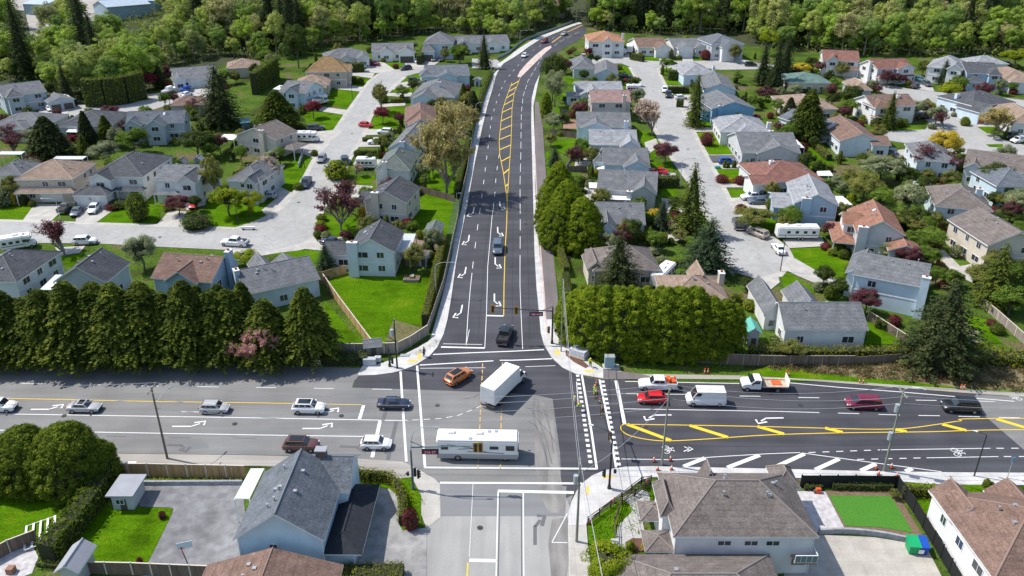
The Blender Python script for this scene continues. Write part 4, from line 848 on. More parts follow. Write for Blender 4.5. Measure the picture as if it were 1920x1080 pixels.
house('brown hip roofed house behind budding tan tree', (758,233), (820,231), (828,196), 3.6, 'hip', 2.5, 'umber', 'cream', wings=[(.1, .9, -4, 4, 3.6, 'gy', 1.8)])
house('pale grey gabled house with blue wall beside budding tan tree', (727,281), (783,283), (806,238), 4.2, 'gy', 2.2, 'grey', 'ltblue', chim=[(.5, -.1, 1.2, .7, 2)])
house('sage green hip roofed white house beside the parked trailer', (702,322), (769,323), (782,284), 4.6, 'hip', 2.7, 'sage', 'white', chim=[(.3, 0, 1.1, .8, 2.2)])
house('cream two storey house with dark roof, green balcony and chimney', (681,378), (762,384), (799,350), 5.3, 'gy', 2.4, 'dkgrey', 'cream', chim=[(.28, .1, 1.5, .9, 2.0)], wings=[(-.34, .2, 4.5, 11, 3.4, 'gx', 1.3)])
house('aqua white house with charcoal roof and striped patio cover by big lawn', (650,474), (741,476), (757,432), 4.9, 'gy', 2.6, 'dkgrey', 'aqua', chim=[(.12, .1, 1.9, .9, 1.9)], wings=[(-.6, .25, 2.5, 8.5, 3.0, 'gx', 1.6)], covers=[([(741,476),(768,476),(780,437),(752,436)], 2.9, striped)], skylights=[(.2, .6)])
# ---- bottom row of the left block, behind the conifers
house('grey roofed house with white side wall at the left, above the conifers', (32,533), (116,468), 11, 4.6, 'hip', 2.6, 'dkgrey', 'aqua', win='S')
house('charcoal roofed house with broad pale west slope and glazed lean-to', (100,531), (200,533), (247,490), 4.4, 'gy', 2.9, 'dkgrey', 'bluegrey', wings=[(-.12, .3, 1.5, 7, 3.4, 'gy', 1.2)], covers=[([(75,546),(150,546),(168,516),(104,514)], 2.8, striped)])
house('brown roofed blue walled house with brick topped chimney', (282,524), (397,534), (408,482), 5.6, 'gx', 2.7, 'umber', 'blue', wings=[(.26, .8, -1.0, 6, 5.6, 'gy', 2.1)], chim=[(1.02, 6.5, .8, 1.6, 3.4)], covers=[([(325,553),(395,556),(398,545),(330,542)], 2.8, metalw)])
house('dark grey roofed house with pale blue wall next to the wooden fence', (461,557), (601,522), 11, 3.6, 'gx', 2.5, 'grey', 'ltblue', wings=[(.28, .58, 6, 14, 3.4, 'gy', 2.0), (.6, .95, 6, 13, 3.2, 'gy', 1.4)], chim=[(-.0, 5, .9, 1.4, 3.0)])
# ---- between the main road and the east street
house('orange roofed large white house with full width balcony', (1103,80), (1172,80), (1166,62), 5.6, 'hip', 2.6, 'orange', 'white', wings=[(.36, .68, -1.4, 5, 5.6, 'gy', 1.6)], chim=[(.97, 4, .9, .9, 2.6)], gar=[('S', .2, 4)])
house('brown roofed white bungalow with two garage doors', (1196,91), (1253,90), (1248,72), 3.2, 'gx', 2.4, 'umber', 'white', wings=[(.5, 1.06, -3.6, 5, 3.2, 'gy', 1.6, dict(gar=2))])
house('grey roofed white bungalow with twin gables and pale garage', (1262,91), (1326,90), (1322,73), 3.2, 'gx', 2.3, 'grey', 'white', wings=[(.08, .56, -3.6, 4, 3.2, 'gy', 1.8, dict(gar=1)), (.62, 1.0, -1.4, 5, 3.2, 'gy', 1.4)])
house('slate roofed two storey house with white arched window gable', (1334,86), (1396,84), (1390,66), 5.6, 'hip', 2.6, 'greyblue', 'bluegrey', wings=[(.22, .64, -3.4, 4, 5.0, 'gy', 2.4, dict(wc='white', gar=1))])
house('low grey hip roofed house beside the pink shed and round trees', (1074,131), (1117,131), (1122,109), 3.2, 'hip', 2.4, 'grey', 'grey', covers=[([(1062,125),(1073,125),(1074,119),(1063,119)], 2.6, metalw)])
house('brown grey gabled house with pale blue end wall above blue car', (1114,141), (1160,142), (1158,118), 3.3, 'gy', 1.8, 'grey', 'ltblue')
house('pale grey wide roofed house with light blue front gable', (1080,178), (1170,178), (1168,154), 3.2, 'gx', 2.4, 'ltgrey', 'ltblue', wings=[(.06, .62, -2.2, 7, 3.2, 'gy', 2.0), (-.2, .1, -1, 5, 2.8, 'flat', .2)])
house('rosy brown roofed cream two storey house by orange trailer', (1108,194), (1184,194), (1180,171), 5.2, 'gx', 2.2, 'rosy', 'pinkish', chim=[(.82, .1, 1.1, .8, 2.2)])
house('grey roofed blue house with wide low gable above pebble yard', (1080,240), (1184,242), (1182,213), 3.3, 'gx', 2.5, 'grey', 'ltblue', wings=[(.08, .64, -1.6, 6, 3.3, 'gy', 1.7)], chim=[(.9, .1, 1.1, .9, 1.9)])
house('pale grey roofed white house north of the patio umbrellas', (1104,274), (1196,276), (1190,245), 3.3, 'gx', 2.4, 'ltgrey', 'aqua', wings=[(.62, 1.05, -2.2, 7, 3.3, 'gy', 1.9)])
house('grey roofed blue bungalow beside the patio umbrellas', (1131,311), (1219,312), (1205,281), 3.3, 'gx', 2.6, 'grey', 'ltblue', wings=[(.42, .98, -2.4, 6, 3.3, 'gy', 1.8), (-.2, .1, 3, 9, 3.1, 'hip', 1.4)])
house('grey roofed house with flat white patio cover beside the big cedar', (1118,357), (1232,364), (1222,325), 3.4, 'gx', 2.7, 'grey', 'grey', wings=[(.56, 1.02, -1.8, 7, 3.4, 'gy', 2.0)], covers=[([(1105,354),(1137,355),(1137,343),(1104,342)], 2.8, metalw), ([(1125,375),(1182,377),(1181,366),(1125,364)], 2.4, metalw)], chim=[(.55, -1.2, 1.2, .9, .4)])
house('mottled grey roofed house with white porch wall, left of the tall fir', (1117,422), (1211,424), (1205,383), 3.4, 'gx', 2.7, 'grey', 'white', wings=[(.0, .42, -4.2, 6, 3.3, 'gy', 1.9, dict(wc='aqua'))])
house('brown roofed bungalow mostly behind the big spruce', (1112,512), (1240,508), (1222,462), 3.4, 'hip', 2.8, 'brown', 'cream', wings=[(-.08, .2, 1, 8, 3.3, 'gy', 1.5)])
house('brown hip roofed house with brick chimney above the cedar row', (1246,572), (1372,572), (1356,514), 3.6, 'hip', 2.6, 'tan', 'beige', chim=[(.98, 7.5, .9, 1.4, 2.5)], wings=[(.55, .85, 7, 13.5, 3.6, 'gy', 2.2)])
# ---- east of the east street
house('pale grey roofed cream house at the top of the east street', (1281,143), (1345,142), (1350,119), 3.4, 'hip', 2.5, 'ltgrey', 'ltblue', chim=[(1.0, 5, .9, .9, 2)])
house('grey roofed house with plain pale blue gable end', (1319,170), (1381,172), (1362,140), 3.6, 'gy', 2.0, 'grey', 'ltblue')
house('bright blue gabled house with low side roof', (1334,207), (1417,205), (1392,176), 4.0, 'gy', 2.1, 'grey', 'sky', chim=[(.2, .1, 1.4, .6, 1.0)], wings=[(-.16, .2, 2, 9, 3.0, 'gx', 1)])
house('pale grey hip roofed house with white chimneys', (1350,250), (1448,252), (1435,219), 3.4, 'hip', 2.7, 'ltgrey', 'white', chim=[(.98, 4, 1, 1, 2)], wings=[(.3, .7, -2.4, 6, 3.4, 'hip', 1.8)])
house('wide grey roofed house with broad gable and small hedge of bushes', (1390,289), (1502,290), (1460,250), 3.4, 'gx', 3.1, 'grey', 'grey', wings=[(.25, .98, -.8, 9, 3.4, 'gy', 2.2)], covers=[([(1490,279),(1508,279),(1494,261),(1475,262)], 2.8, metalw)], chim=[(.7, 13, 1.1, 1, 2.6)])
house('rosy brown roofed house with white chimney beside yellow hedge', (1423,345), (1548,342), (1518,300), 3.6, 'hip', 2.8, 'redbr', 'white', chim=[(.35, 8, 1.0, 1.0, 2.8)], wings=[(-.12, .25, -1, 6, 3.4, 'gx', 1.2)], covers=[([(1533,331),(1562,331),(1556,320),(1532,321)], 2.6, metalw)])
house('two storey blue house with pale slate roof and blue chimney', (1488,384), (1573,390), (1536,342), 5.2, 'gy', 2.3, 'ltgrey', 'blue', chim=[(.27, .1, 1.9, .9, 1.4)], wings=[(-.42, .06, 3, 14, 3.0, 'gx', 1.6)], covers=[([(1571,387),(1598,386),(1580,367),(1559,367)], 2.8, metalw)])
house('rust brown roofed grey house with covered rear deck and chimney', (1604,437), (1698,446), (1650,394), 5.3, 'gy', 2.6, 'rust', 'grey', chim=[(.14, .1, 1.8, .9, 1.2)], wings=[(-.22, .2, 4, 10, 5.2, 'gx', 1.6, dict(wc='white')), (.62, 1.3, -3.8, 1, 3.4, 'gy', 1.3, dict(win=0))], low=[(-.42, .1, 0, 12, 2.7, .9)], skylights=[(.4, .5)])
house('brown grey roofed house with pale blue wall in front of the pine', (1752,389), (1862,401), (1850,358), 4.6, 'hip', 2.9, 'brown', 'ltblue', chim=[(.85, 8, 1.2, 1, 2.4)], covers=[([(1712,347),(1746,347),(1744,340),(1712,340)], 3, metalw)])
house('tan brown roofed cream house with raised deck at the right edge', (1851,464), (1962,462), (1895,405), 5.3, 'gy', 2.6, 'brown', 'cream', chim=[])
house('white and blue two storey house with mottled grey roof, behind red maple', (1598,516), (1736,545), 10.5, 5.4, 'gx', 2.3, 'grey', 'ltblue', wings=[(-.12, .3, 2, 12, 4.6, 'gy', 1.5)], chim=[(.97, .2, 1.3, .9, 1.9)])
house('long grey roofed white bungalow above the roadside hedge', (1470,621), (1629,622), (1603,568), 3.3, 'gx', 2.6, 'grey', 'white', wings=[(-.13, .16, 5.5, 17, 3.2, 'gy', 2.0), (.28, .66, 7, 15, 3.2, 'gy', 1.9)], covers=[])
house('red brown roofed two storey white house before the wood', (1542,114), (1612,118), (1606,100), 5.2, 'gx', 2.4, 'redbr', 'white', low=[(.3, 1.0, -1.6, .6, 2.6, .5)], wings=[(.1, .45, -1.2, 5, 5.2, 'gy', 1.7)], gar=[('S', .68, 4.5)])
house('maroon roofed white house with dark garage and maples', (1645,132), (1714,128), (1700,113), 5.0, 'gx', 2.4, 'redbr', 'white', wings=[(.5, 1.02, -1.2, 5, 5.0, 'gy', 1.6)], chim=[(-.02, 4, 1, 1, 2)], low=[(0, 1.0, -1.8, .6, 2.5, .5)])
house('grey roofed white two storey house with arched gable window', (1737,126), (1806,134), (1806,116), 5.2, 'hip', 2.9, 'ltgrey', 'white', wings=[(.55, 1.0, -2.4, 5, 5.2, 'gy', 2.0)])
house('dark slate roofed blue house beside the white van', (1812,139), (1876,142), (1870,122), 5.0, 'gx', 2.4, 'dkgrey', 'blue', wings=[(.6, 1.0, -2.0, 5, 5.0, 'hip', 1.7), (.0, .5, -3.4, 2, 2.8, 'hip', 1.4)])
house('grey roofed house at the far right behind the others', (1828,122), (1892,122), (1885,109), 3.4, 'hip', 2.2, 'ltgrey', 'white')
house('tan roofed low house at the right edge behind the van', (1880,152), (1950,154), (1940,131), 3.4, 'hip', 2.4, 'tan', 'aqua', wings=[(.1, .7, -3, 4, 3.3, 'hip', 1.6, dict(gar=1))])
house('sea green roofed low house behind the hedge', (1478,157), (1560,158), (1556,138), 3.2, 'hip', 2.1, 'green', 'cream')
house('tan roofed small house with pale wall beside the round tree', (1600,171), (1636,172), (1632,152), 3.4, 'hip', 2.0, 'tan', 'bluegrey')
house('white two storey house with red brown roofs in the cul-de-sac corner', (1636,202), (1720,199), (1714,179), 5.2, 'gx', 2.2, 'umber', 'white', wings=[(.0, .4, -1.6, 6, 5.0, 'hip', 1.6)], chim=[(.7, 4, .9, .9, 2.4)], low=[(.0, .5, -2.4, .6, 2.5, .5)])
house('charcoal roofed house with red garage doors and pale blue wing', (1822,201), (1905,193), (1888,166), 4.0, 'hip', 2.7, 'dkgrey', 'ltblue', wings=[(-.08, .34, -4.5, 5, 3.0, 'gy', 2.0, dict(gar=2, gm=M('garage_door_red', (.42, .10, .06), .6)))], chim=[(.1, 8, 1, 1, 2)])
house('tan roofed house behind the large yellow green conifer', (1478,207), (1572,207), (1566,177), 3.4, 'hip', 2.3, 'tan', 'cream')
house('pale blue grey roofed house behind the brown gabled one', (1536,248), (1592,240), (1580,200), 3.4, 'gy', 1.9, 'greyblue', 'aqua')
house('brown roofed white gabled house fronting the wide street', (1574,268), (1656,270), (1628,226), 3.8, 'gy', 2.2, 'umber', 'aqua', wings=[(.7, 1.15, -1.5, 7, 3.4, 'gx', 1.4)])
house('grey roofed two storey pale house behind white lattice deck', (1718,303), (1797,309), (1790,272), 4.8, 'hip', 2.2, 'grey', 'aqua')
house('brown grey roofed white house below the wide street', (1806,312), (1935,332), (1925,296), 4.4, 'gx', 2.3, 'brown', 'white', wings=[(.0, .3, -1, 6, 4.2, 'gy', 1.5)])
house('tan roofed white house at the right edge beside bare trees', (1898,232), (1965,236), (1955,200), 3.8, 'hip', 2.2, 'tan', 'white')
house('blue house partly hidden behind the pine at the right edge', (1868,352), (1960,352), (1950,318), 4.6, 'hip', 2.4, 'greyblue', 'ltblue')
# ---- far houses beyond the wood
house('white house with pale roof far beyond the right hand wood', (1455,12), (1500,12), (1496,0), 5, 'hip', 2.5, 'tan', 'white', vents=0)
house('blue white house far beyond the right hand wood', (1515,10), (1552,14), (1545,0), 5, 'gx', 2.5, 'ltgrey', 'white', vents=0)
house('brown grey roofed house among the trees beyond the wood', (1516,28), (1552,28), (1548,12), 5, 'hip', 2.5, 'brown', 'grey', vents=0)
house('rosy roofed house far beyond the conifers at the top', (1330,14), (1362,14), (1360,2), 5, 'hip', 2.5, 'rosy', 'white', vents=0)
house('brown roofed house among the trees left of the road top', (1036,12), (1062,12), (1058,0), 5, 'hip', 2.5, 'umber', 'white', vents=0)
# ---- foreground
def fg1():
    root, W_, D = house('large slate grey roofed blue house with dark side roof, in the near left', (437,1016), (608,1018), (643,884), 5.2, 'gy', 3.6, 'greyblue', 'ltblue', vents=8, win='', covers=[([(440,938),(468,938),(495,878),(470,878)], 3.4, metalw)], wings=[(.5, 1.12, 8.0, 15.2, 5.1, 'gx', 2.5, dict(win=0))])
    m = MB(); hip_faces(m, W_-1.2, W_+3.8, .6, 12.5, 2.7, 1.0, M('dark_skirt_roofing', (.022, .026, .034), .9, 'noise'), .18); m.build('skirt_roof', root)  # near-black roofing, much darker than the main shingles
    m = MB(); m.box(W_-.45, W_+2.6, 1.4, 11.6, -1, 2.75, WL['ltblue']); m.build('lower_wall', root)
    m = MB(); m.box(W_*.72-.6, W_*.72+.6, 11.4, 12.3, -1, 8.5, M('chimney_cladding', (.17, .12, .10), .9, 'noise', ns=5)); m.box(W_*.72-.7, W_*.72+.7, 11.3, 12.4, 8.5, 8.65, ventm); m.build('chimney', root)
    add_window(root, W_*.42, OV, 3.6, .8, .8, 'S'); add_window(root, W_*.95, OV, 1.2, 1.2, .7, 'S')
    m = MB(); 
    for z in range(9): m.box(-.2, .5, .2+z*.9, .3+z*.9, 1.3+z*.2, 1.4+z*.2, trim)
    m.build('side_steps', root)
fg1()
house('umber roofed house at the bottom edge in front of the blue one', (330,1190), (612,1190), (577,1056), 3.6, 'gy', 2.4, 'umber', 'blue', win='')
def fg3():
    root, W_, D = house('large brown hip roofed house on the near corner of the junction', (1262,1011), (1535,1012), (1496,884), 5.3, 'hip', 3.3, 'brown', 'white', vents=7, win='', wings=[(-.055, .07, 3.4, 9.2, 5.1, 'hip', 1.4, dict(win=0)), (.3, .43, 8.5, 'D', 5.2, 'gy', 2.2, dict(win=0)), (.86, 1.05, 8.4, 12.5, 5.0, 'hip', 1.5, dict(win=0))])
    for u in (.365, .55, .70): add_window(root, W_*u, OV, 4.0, 1.4, .55, 'S')
    add_window(root, W_*.9, OV, 1.2, 1.5, 1.1, 'S')
    for (a, b, c, d) in ((-2.8, .6, .5, 4.0), (-2.6, .6, 5.5, 9.0)):
        m = MB(); hip_faces(m, a, b, c, d, 2.7, .8, RF['brown'], .15); m.build('skirt_roof', root)
    bx = MB(); bx.box(W_-2.5, W_-.1, -.9, 2.4, 2.5, 2.7, M('balcony_slab', (.25, .2, .17), .8)); bx.build('balcony', root)
    rl = MB(); gl = MB()
    for i in range(5): x = W_-2.5+2.4*i/4; rl.box(x-.03, x+.03, -.9, -.84, 2.7, 3.7, trim)
    rl.box(W_-2.5, W_-.1, -.92, -.82, 3.68, 3.76, trim); rl.box(W_-.16, W_-.08, -.9, 2.4, 3.68, 3.76, trim); gl.box(W_-2.5, W_-.12, -.88, -.86, 2.75, 3.6, M('rail_glass', (.16, .22, .26), .1, spec=.7)); rl.build('railing', root); gl.build('glass_panel', root)
fg3()
house('weathered brown roofed building at the bottom edge below the corner house', (1172,1190), (1500,1190), (1458,1036), 3.3, 'hip', 2.4, 'brown', 'cream', win='')
house('tall white walled house with textured brown roof in the near right corner', (1862,1092), (2240,1092), (2135,918), 5.6, 'hip', 3.4, 'umber', 'fullwhite', win='W', vents=9, wings=[(.0, 4.6, 9, 'D+', 5.4, 'gy', 1.7, dict(win=0)), (6.5, 11.2, 9, 'D+', 5.4, 'gy', 1.8, dict(win=0))])
# ---- sheds and other small buildings
def shed(label, p0, p1, depth, h, roof, rise, rm, wm_, name='garden_shed'):
    e0, e1 = P(*p0, h), P(*p1, h); d = Vector((e1.x-e0.x, e1.y-e0.y)); W_ = d.length; root = empty(name, (e0.x, e0.y, gz(e0.x, e0.y)), math.atan2(d.y, d.x), label=label, cat='shed' if name != 'warehouse' else 'building')
    wb, rb = MB(), MB(); block(wb, rb, 0, W_, 0, depth, h, roof, rise, rm, wm_) if W_ > 1.6 else None
    wb.build('wall', root); rb.build('roof', root)
    m = MB(); m.box(W_*.4, W_*.4+.8, OV-.04, OV+.01, -.1, 1.7, dkdoor); m.build('door', root); return root, W_
gm = M('metal_roof_grey', (.33, .34, .37), .5, 'siding')
def fgshed():
    root, W_ = shed('pale grey metal shed with small window behind the wooden fence', (197,933), (249,933), 4.2, 2.3, 'flat', .3, gm, WL['grey']); add_window(root, W_*.42, OV, 1.0, .9, .6, 'S')
fgshed()
shed('weathered brown shed leaning on the tan fence by the big lawn', (681,654), (717,650), 2.8, 1.7, 'gx', .6, RF['grey'], WL['taupe'])
shed('green roofed garden shed in the back yard by the main road', (794,436), (828,437), 5.0, 2.3, 'gy', .9, RF['sage'], WL['taupe'])
shed('small blue shed with brown roof beside the striped patio', (779,481), (801,484), 3.0, 2.2, 'gx', .7, RF['brown'], WL['bluegrey'])
shed('tiny grey shed on the lawn next to the upper road', (886,150), (901,151), 2.6, 2.2, 'gy', .6, RF['ltgrey'], WL['grey'])
shed('turquoise roofed play shed beside the white bungalow', (1399,627), (1430,628), 4.0, 2.6, 'gy', 1.0, M('turquoise_metal', (.12, .42, .34), .5, 'siding'), WL['grey'], name='play_shed')
shed('rusty orange topped shed beside the roadside hedge', (1056,480), (1071,480), 2.6, 2.0, 'flat', .2, M('orange_tarp', (.55, .24, .1), .8, 'noise'), WL['taupe'])
shed('blue grey metal roofed shed at the bottom left', (100,1077), (148,1077), 4.2, 2.4, 'gy', 1.0, gm, WL['grey'])
shed('brown roofed open shed behind the covered deck house', (1718,484), (1748,492), 4.5, 2.2, 'hip', .7, RF['brown'], WL['taupe'])
shed('small blue shed left of the gabled white house', (326,308), (348,308), 3, 2.3, 'gy', 1, RF['grey'], WL['blue'])
shed('little pale shed with grey roof beside the bare tree', (360,302), (378,302), 2.6, 2.2, 'gy', .9, RF['ltgrey'], WL['blue'])
shed('teal topped carport behind the cream house', (450,232), (470,230), 6, 2.6, 'flat', .2, M('teal_sheet', (.12, .25, .27), .6), WL['dkteal'], name='carport')
wh = M('warehouse_metal', (.36, .48, .56), .5, 'siding'); whr = M('warehouse_roof', (.42, .5, .58), .5, 'siding')
WL['ware'] = wh; RF['ware'] = whr
shed('blue grey metal warehouse with pitched roof beyond the wood', (172,10), (200,17), 22, 6, 'gy', 2.5, whr, wh, 'warehouse')
shed('long blue warehouse at the top left edge', (40,8), (85,10), 16, 5, 'gx', 1.5, whr, wh, 'warehouse')
shed('blue warehouse behind the other at the top edge', (225,2), (290,2), 16, 5, 'gx', 1.5, whr, wh, 'warehouse')
print('HOUSES', HOUSES)
# ================================================================ VEHICLES
tyre = M('tyre_rubber', (.02, .02, .02), .8); rim = M('alloy_rim', (.35, .35, .36), .35, metal=.8); cglass = M('car_glass', (.02, .028, .032), .05, spec=.9); blackp = M('black_plastic', (.03, .03, .03), .6)
lampw = M('headlamp_lens', (.75, .77, .8), .1, spec=.8); lampr = M('tail_lamp_lens', (.35, .02, .02), .2, spec=.6); chrome = M('chrome', (.55, .56, .58), .15, metal=1)
PAINT = {'white': (.78, .78, .78), 'silver': (.42, .43, .44), 'grey': (.20, .21, .22), 'dkgrey': (.07, .075, .08), 'black': (.018, .02, .022), 'navy': (.02, .028, .06), 'blue': (.02, .07, .28), 'slate': (.09, .12, .16), 'red': (.55, .015, .02), 'maroon': (.17, .012, .035), 'brown': (.11, .045, .04), 'orange': (.48, .17, .05), 'tanp': (.35, .30, .25), 'teal': (.08, .20, .24)}
def paint(c): return M('car_paint_'+c, PAINT[c], .32, 'car', spec=.5)
# kind: length, width, height, belt, hood z, [windscreen base, roof front, roof rear, rear glass base] from centre, nose z
CK = {'sedan': (4.75, 1.84, 1.45, .93, .90, (1.05, .35, -.95, -1.65), 1.0), 'hatch': (4.2, 1.78, 1.52, .95, .92, (1.05, .45, -1.45, -1.95), .95),
      'suv': (4.75, 1.92, 1.72, 1.08, 1.05, (1.15, .55, -1.75, -2.2), 1.05), 'bigsuv': (5.2, 2.02, 1.9, 1.16, 1.12, (1.25, .75, -2.05, -2.45), 1.1), 'minivan': (5.1, 1.98, 1.76, 1.05, .98, (1.75, .85, -2.05, -2.42), 1.0),
      'pickup': (5.7, 2.02, 1.88, 1.15, 1.12, (1.2, .6, -.95, -1.15), 1.1), 'van': (5.7, 2.05, 2.55, 1.35, 1.25, (2.25, 1.45, -2.6, -2.75), 1.2)}
def loft(sections, mat, mb):
    n = len(sections[0]); b = len(mb.v)
    for s in sections: mb.v += [tuple(p) for p in s]
    k = mb.m(mat)
    for i in range(len(sections)-1):
        for j in range(n-1): mb.f.append((b+i*n+j, b+i*n+j+1, b+(i+1)*n+j+1, b+(i+1)*n+j)); mb.mi.append(k)
    mb.f.append(tuple(b+j for j in range(n))); mb.mi.append(k); mb.f.append(tuple(b+(len(sections)-1)*n+n-1-j for j in range(n))); mb.mi.append(k)
def wheel(root, x, y, r=.34, w=.24, dual=False):
    t = MB(); s = 1 if y > 0 else -1; t.tube((0, -w/2, 0), (0, w/2, 0), r, r, tyre, 16); o = t.build('wheel', root); o.location = (x, y, r)
    g = MB(); g.tube((0, s*(w/2-.02), 0), (0, s*(w/2+.015), 0), r*.62, r*.56, rim, 12); g.build('rim', o)
CARS = {}
def make_car(kind, col, top=None):
    L, W_, H, belt, hood, (wb, rf, rr, rb), nz = CK[kind]; pm = paint(col); root = empty({'suv': 'parked_car', 'bigsuv': 'parked_car'}.get(kind, kind if kind != 'van' else 'delivery_van'))
    h = L/2; w = W_/2; mb = MB(); secs = []
    # lower body: stations (x, half width, bottom, shoulder z, deck z)
    rearz = {'sedan': belt+.06, 'pickup': belt-.02}.get(kind, belt+.04)
    st = [(-h, w*.84, .42, .62, .75), (-h+.1, w*.93, .28, .8, rearz-.1 if kind != 'pickup' else rearz-.02), (-h+.5, w, .22, .84, rearz), (-1.0, w, .2, .84, belt), (0, w, .2, .84, belt), (wb, w, .2, .83, hood+.02), (wb+(h-wb)*.45, w*.985, .22, .8, hood-.03), (h-.28, w*.92, .26, .68, hood-.14), (h-.06, w*.78, .32, .56, hood-.3), (h, w*.66, .4, .5, .6)]
    for x, ww, b, sh, dk in st:
        sh *= H/1.5; sh = min(sh, dk-.06)
        s = [(x, -ww*.86, b), (x, -ww, b+.14), (x, -ww, sh), (x, -ww*.93, dk-.015), (x, -ww*.6, dk+.03), (x, 0, dk+.045), (x, ww*.6, dk+.03), (x, ww*.93, dk-.015), (x, ww, sh), (x, ww, b+.14), (x, ww*.86, b)]
        secs.append(s)
    loft(secs, pm, mb); me = mb.mesh('body', smooth=True); body = link('body', me, root)
    sh_ = me.attributes if 0 else None
    # cabin shell
    zt = H; wt = w*.76 if kind != 'van' else w*.86; bw = w*.93; cb = MB(); z0 = belt-.04
    A = [(wb, -bw*.9, hood-.02), (wb, bw*.9, hood-.02), (rb, bw*.92, z0), (rb, -bw*.92, z0)]; T = [(rf, -wt, zt-.04), (rf, wt, zt-.04), (rr, wt, zt-.04), (rr, -wt, zt-.04)]
    m = (wb+rb)/2
    def quad(pts, mat, mbx): mbx.poly(pts, mat)
    a = [Vector(p) for p in A]; t = [Vector(p) for p in T]
    roofc = [Vector((rf-.18, 0, zt+.015)), Vector((rr+.15, 0, zt+.015))]
    cb.poly([a[1], a[0], t[0], t[1]], pm); cb.poly([a[3], a[2], t[2], t[3]], pm); cb.poly([a[0], a[3], t[3], t[0]], pm); cb.poly([a[2], a[1], t[1], t[2]], pm)
    rm = pm if top is None else M('panorama_glass', (.015, .018, .02), .06, spec=.8)
    cb.poly([t[0], t[3], roofc[1], roofc[0]], pm); cb.poly([t[2], t[1], roofc[0], roofc[1]], pm); cb.poly([t[1], t[0], roofc[0]], pm); cb.poly([t[3], t[2], roofc[1]], pm)
    cb.build('roof', root)
    if top: s = MB(); s.box(rr+.35, rf-.15, -wt*.72, wt*.72, zt+.0, zt+.025, rm); s.build('sunroof', root)
    def pane(p, q, r, s, name, k0=.1, k1=.9, l0=.08, l1=.92, off=.015):
        p, q, r, s = map(Vector, (p, q, r, s)); f = lambda u, v: (p*(1-u)+q*u)*(1-v)+(s*(1-u)+r*u)*v
        n = (q-p).cross(s-p).normalized(); n = n*(off if n.dot((p+q+r+s)/4-Vector((m, 0, z0))) > 0 else -off)*1.6; g = MB(); g.poly([f(k0, l0)+n, f(k1, l0)+n, f(k1, l1)+n, f(k0, l1)+n], cglass); g.build(name, root)
    pane(a[1], a[0], t[0], t[1], 'windscreen', .06, .94, .12, .94, abs(.015)); pane(a[3], a[2], t[2], t[3], 'rear_window', .1, .9, .25 if kind != 'van' else .4, .9, .015)
    segs = {'sedan': [(.12, .48), (.52, .88)], 'pickup': [(.12, .52), (.56, .92)], 'van': [(.03, .2)]}.get(kind, [(.1, .37), (.41, .68), (.72, .92)])
    for u0, u1 in segs:
        pane(a[0], a[3], t[3], t[0], 'side_window', u0, u1, .3 if kind != 'van' else .42, .88); pane(a[2], a[1], t[1], t[2], 'side_window', 1-u1, 1-u0, .3 if kind != 'van' else .42, .88)
    # pane normals for one side may face inwards: push both ways with a thin offset
    for sx, sy in ((1, 1), (1, -1), (-1, 1), (-1, -1)): wheel(root, (h-.9 if sx > 0 else -h+1.0), sy*(w-.1), .36 if kind in ('suv', 'bigsuv', 'pickup', 'van') else .32)
    for sy in (1, -1):
        g = MB(); g.box(h-.24, h-.06, sy*w*.62-.17, sy*w*.62+.17, hood-.36, hood-.22, lampw); g.build('headlight', root)
        g = MB(); g.box(-h-.0, -h+.14, sy*w*.74-.12, sy*w*.74+.12, .72, .92, lampr); g.build('tail_light', root)
        g = MB(); g.box(wb-.42, wb-.22, sy*(w+.02), sy*(w+.2), belt, belt+.14, pm if kind != 'van' else blackp); g.build('wing_mirror', root)
    g = MB(); g.box(h-.03, h+.03, -w*.55, w*.55, .42, .62, blackp); g.build('grille', root)
    if kind == 'pickup':
        g = MB(); bx = -h+.12; g.box(bx, -1.2, -w+.12, w-.12, belt+.0, belt+.03, blackp)
        g.build('bed_floor', root); r = MB(); r.box(bx-.1, -1.15, -w+.03, -w+.16, belt-.1, belt+.16, pm); r.box(bx-.1, -1.15, w-.16, w-.03, belt-.1, belt+.16, pm); r.box(-h+.02, -h+.14, -w+.05, w-.05, belt-.2, belt+.16, pm); r.build('bed_side', root)
        g = MB(); g.box(-h-.12, -h+.02, -w*.9, w*.9, .45, .62, chrome); g.build('bumper', root)
    return root
def car(kind, col, c, to, label, name=None, group=None, top=None, z=.05, flip=False):
    k = (kind, col, top)
    if k not in CARS: CARS[k] = o = make_car(kind, col, top)
    else: o = copy_tree(CARS[k])
    o.name = name or {'suv': 'sport_utility_vehicle', 'bigsuv': 'sport_utility_vehicle', 'hatch': 'hatchback', 'pickup': 'pickup_truck', 'van': 'delivery_van'}.get(kind, kind)
    q = wpt(c, z); place(o, q, heading(c, to), True); tag(o, label, {'hatch': 'car', 'sedan': 'car', 'suv': 'car', 'bigsuv': 'car', 'minivan': 'minivan', 'pickup': 'pickup truck', 'van': 'van'}[kind], group); return o
E = lambda x, y: (x+50, y+.8)
def W_(x, y): return (x-50, y-.8)
def ecar(kind, col, x, y, lb, top=None, d=1): return car(kind, col, (x, y), (x+50*d, y+.8*d), lb, top=top, group='cars driving on the junction roads')
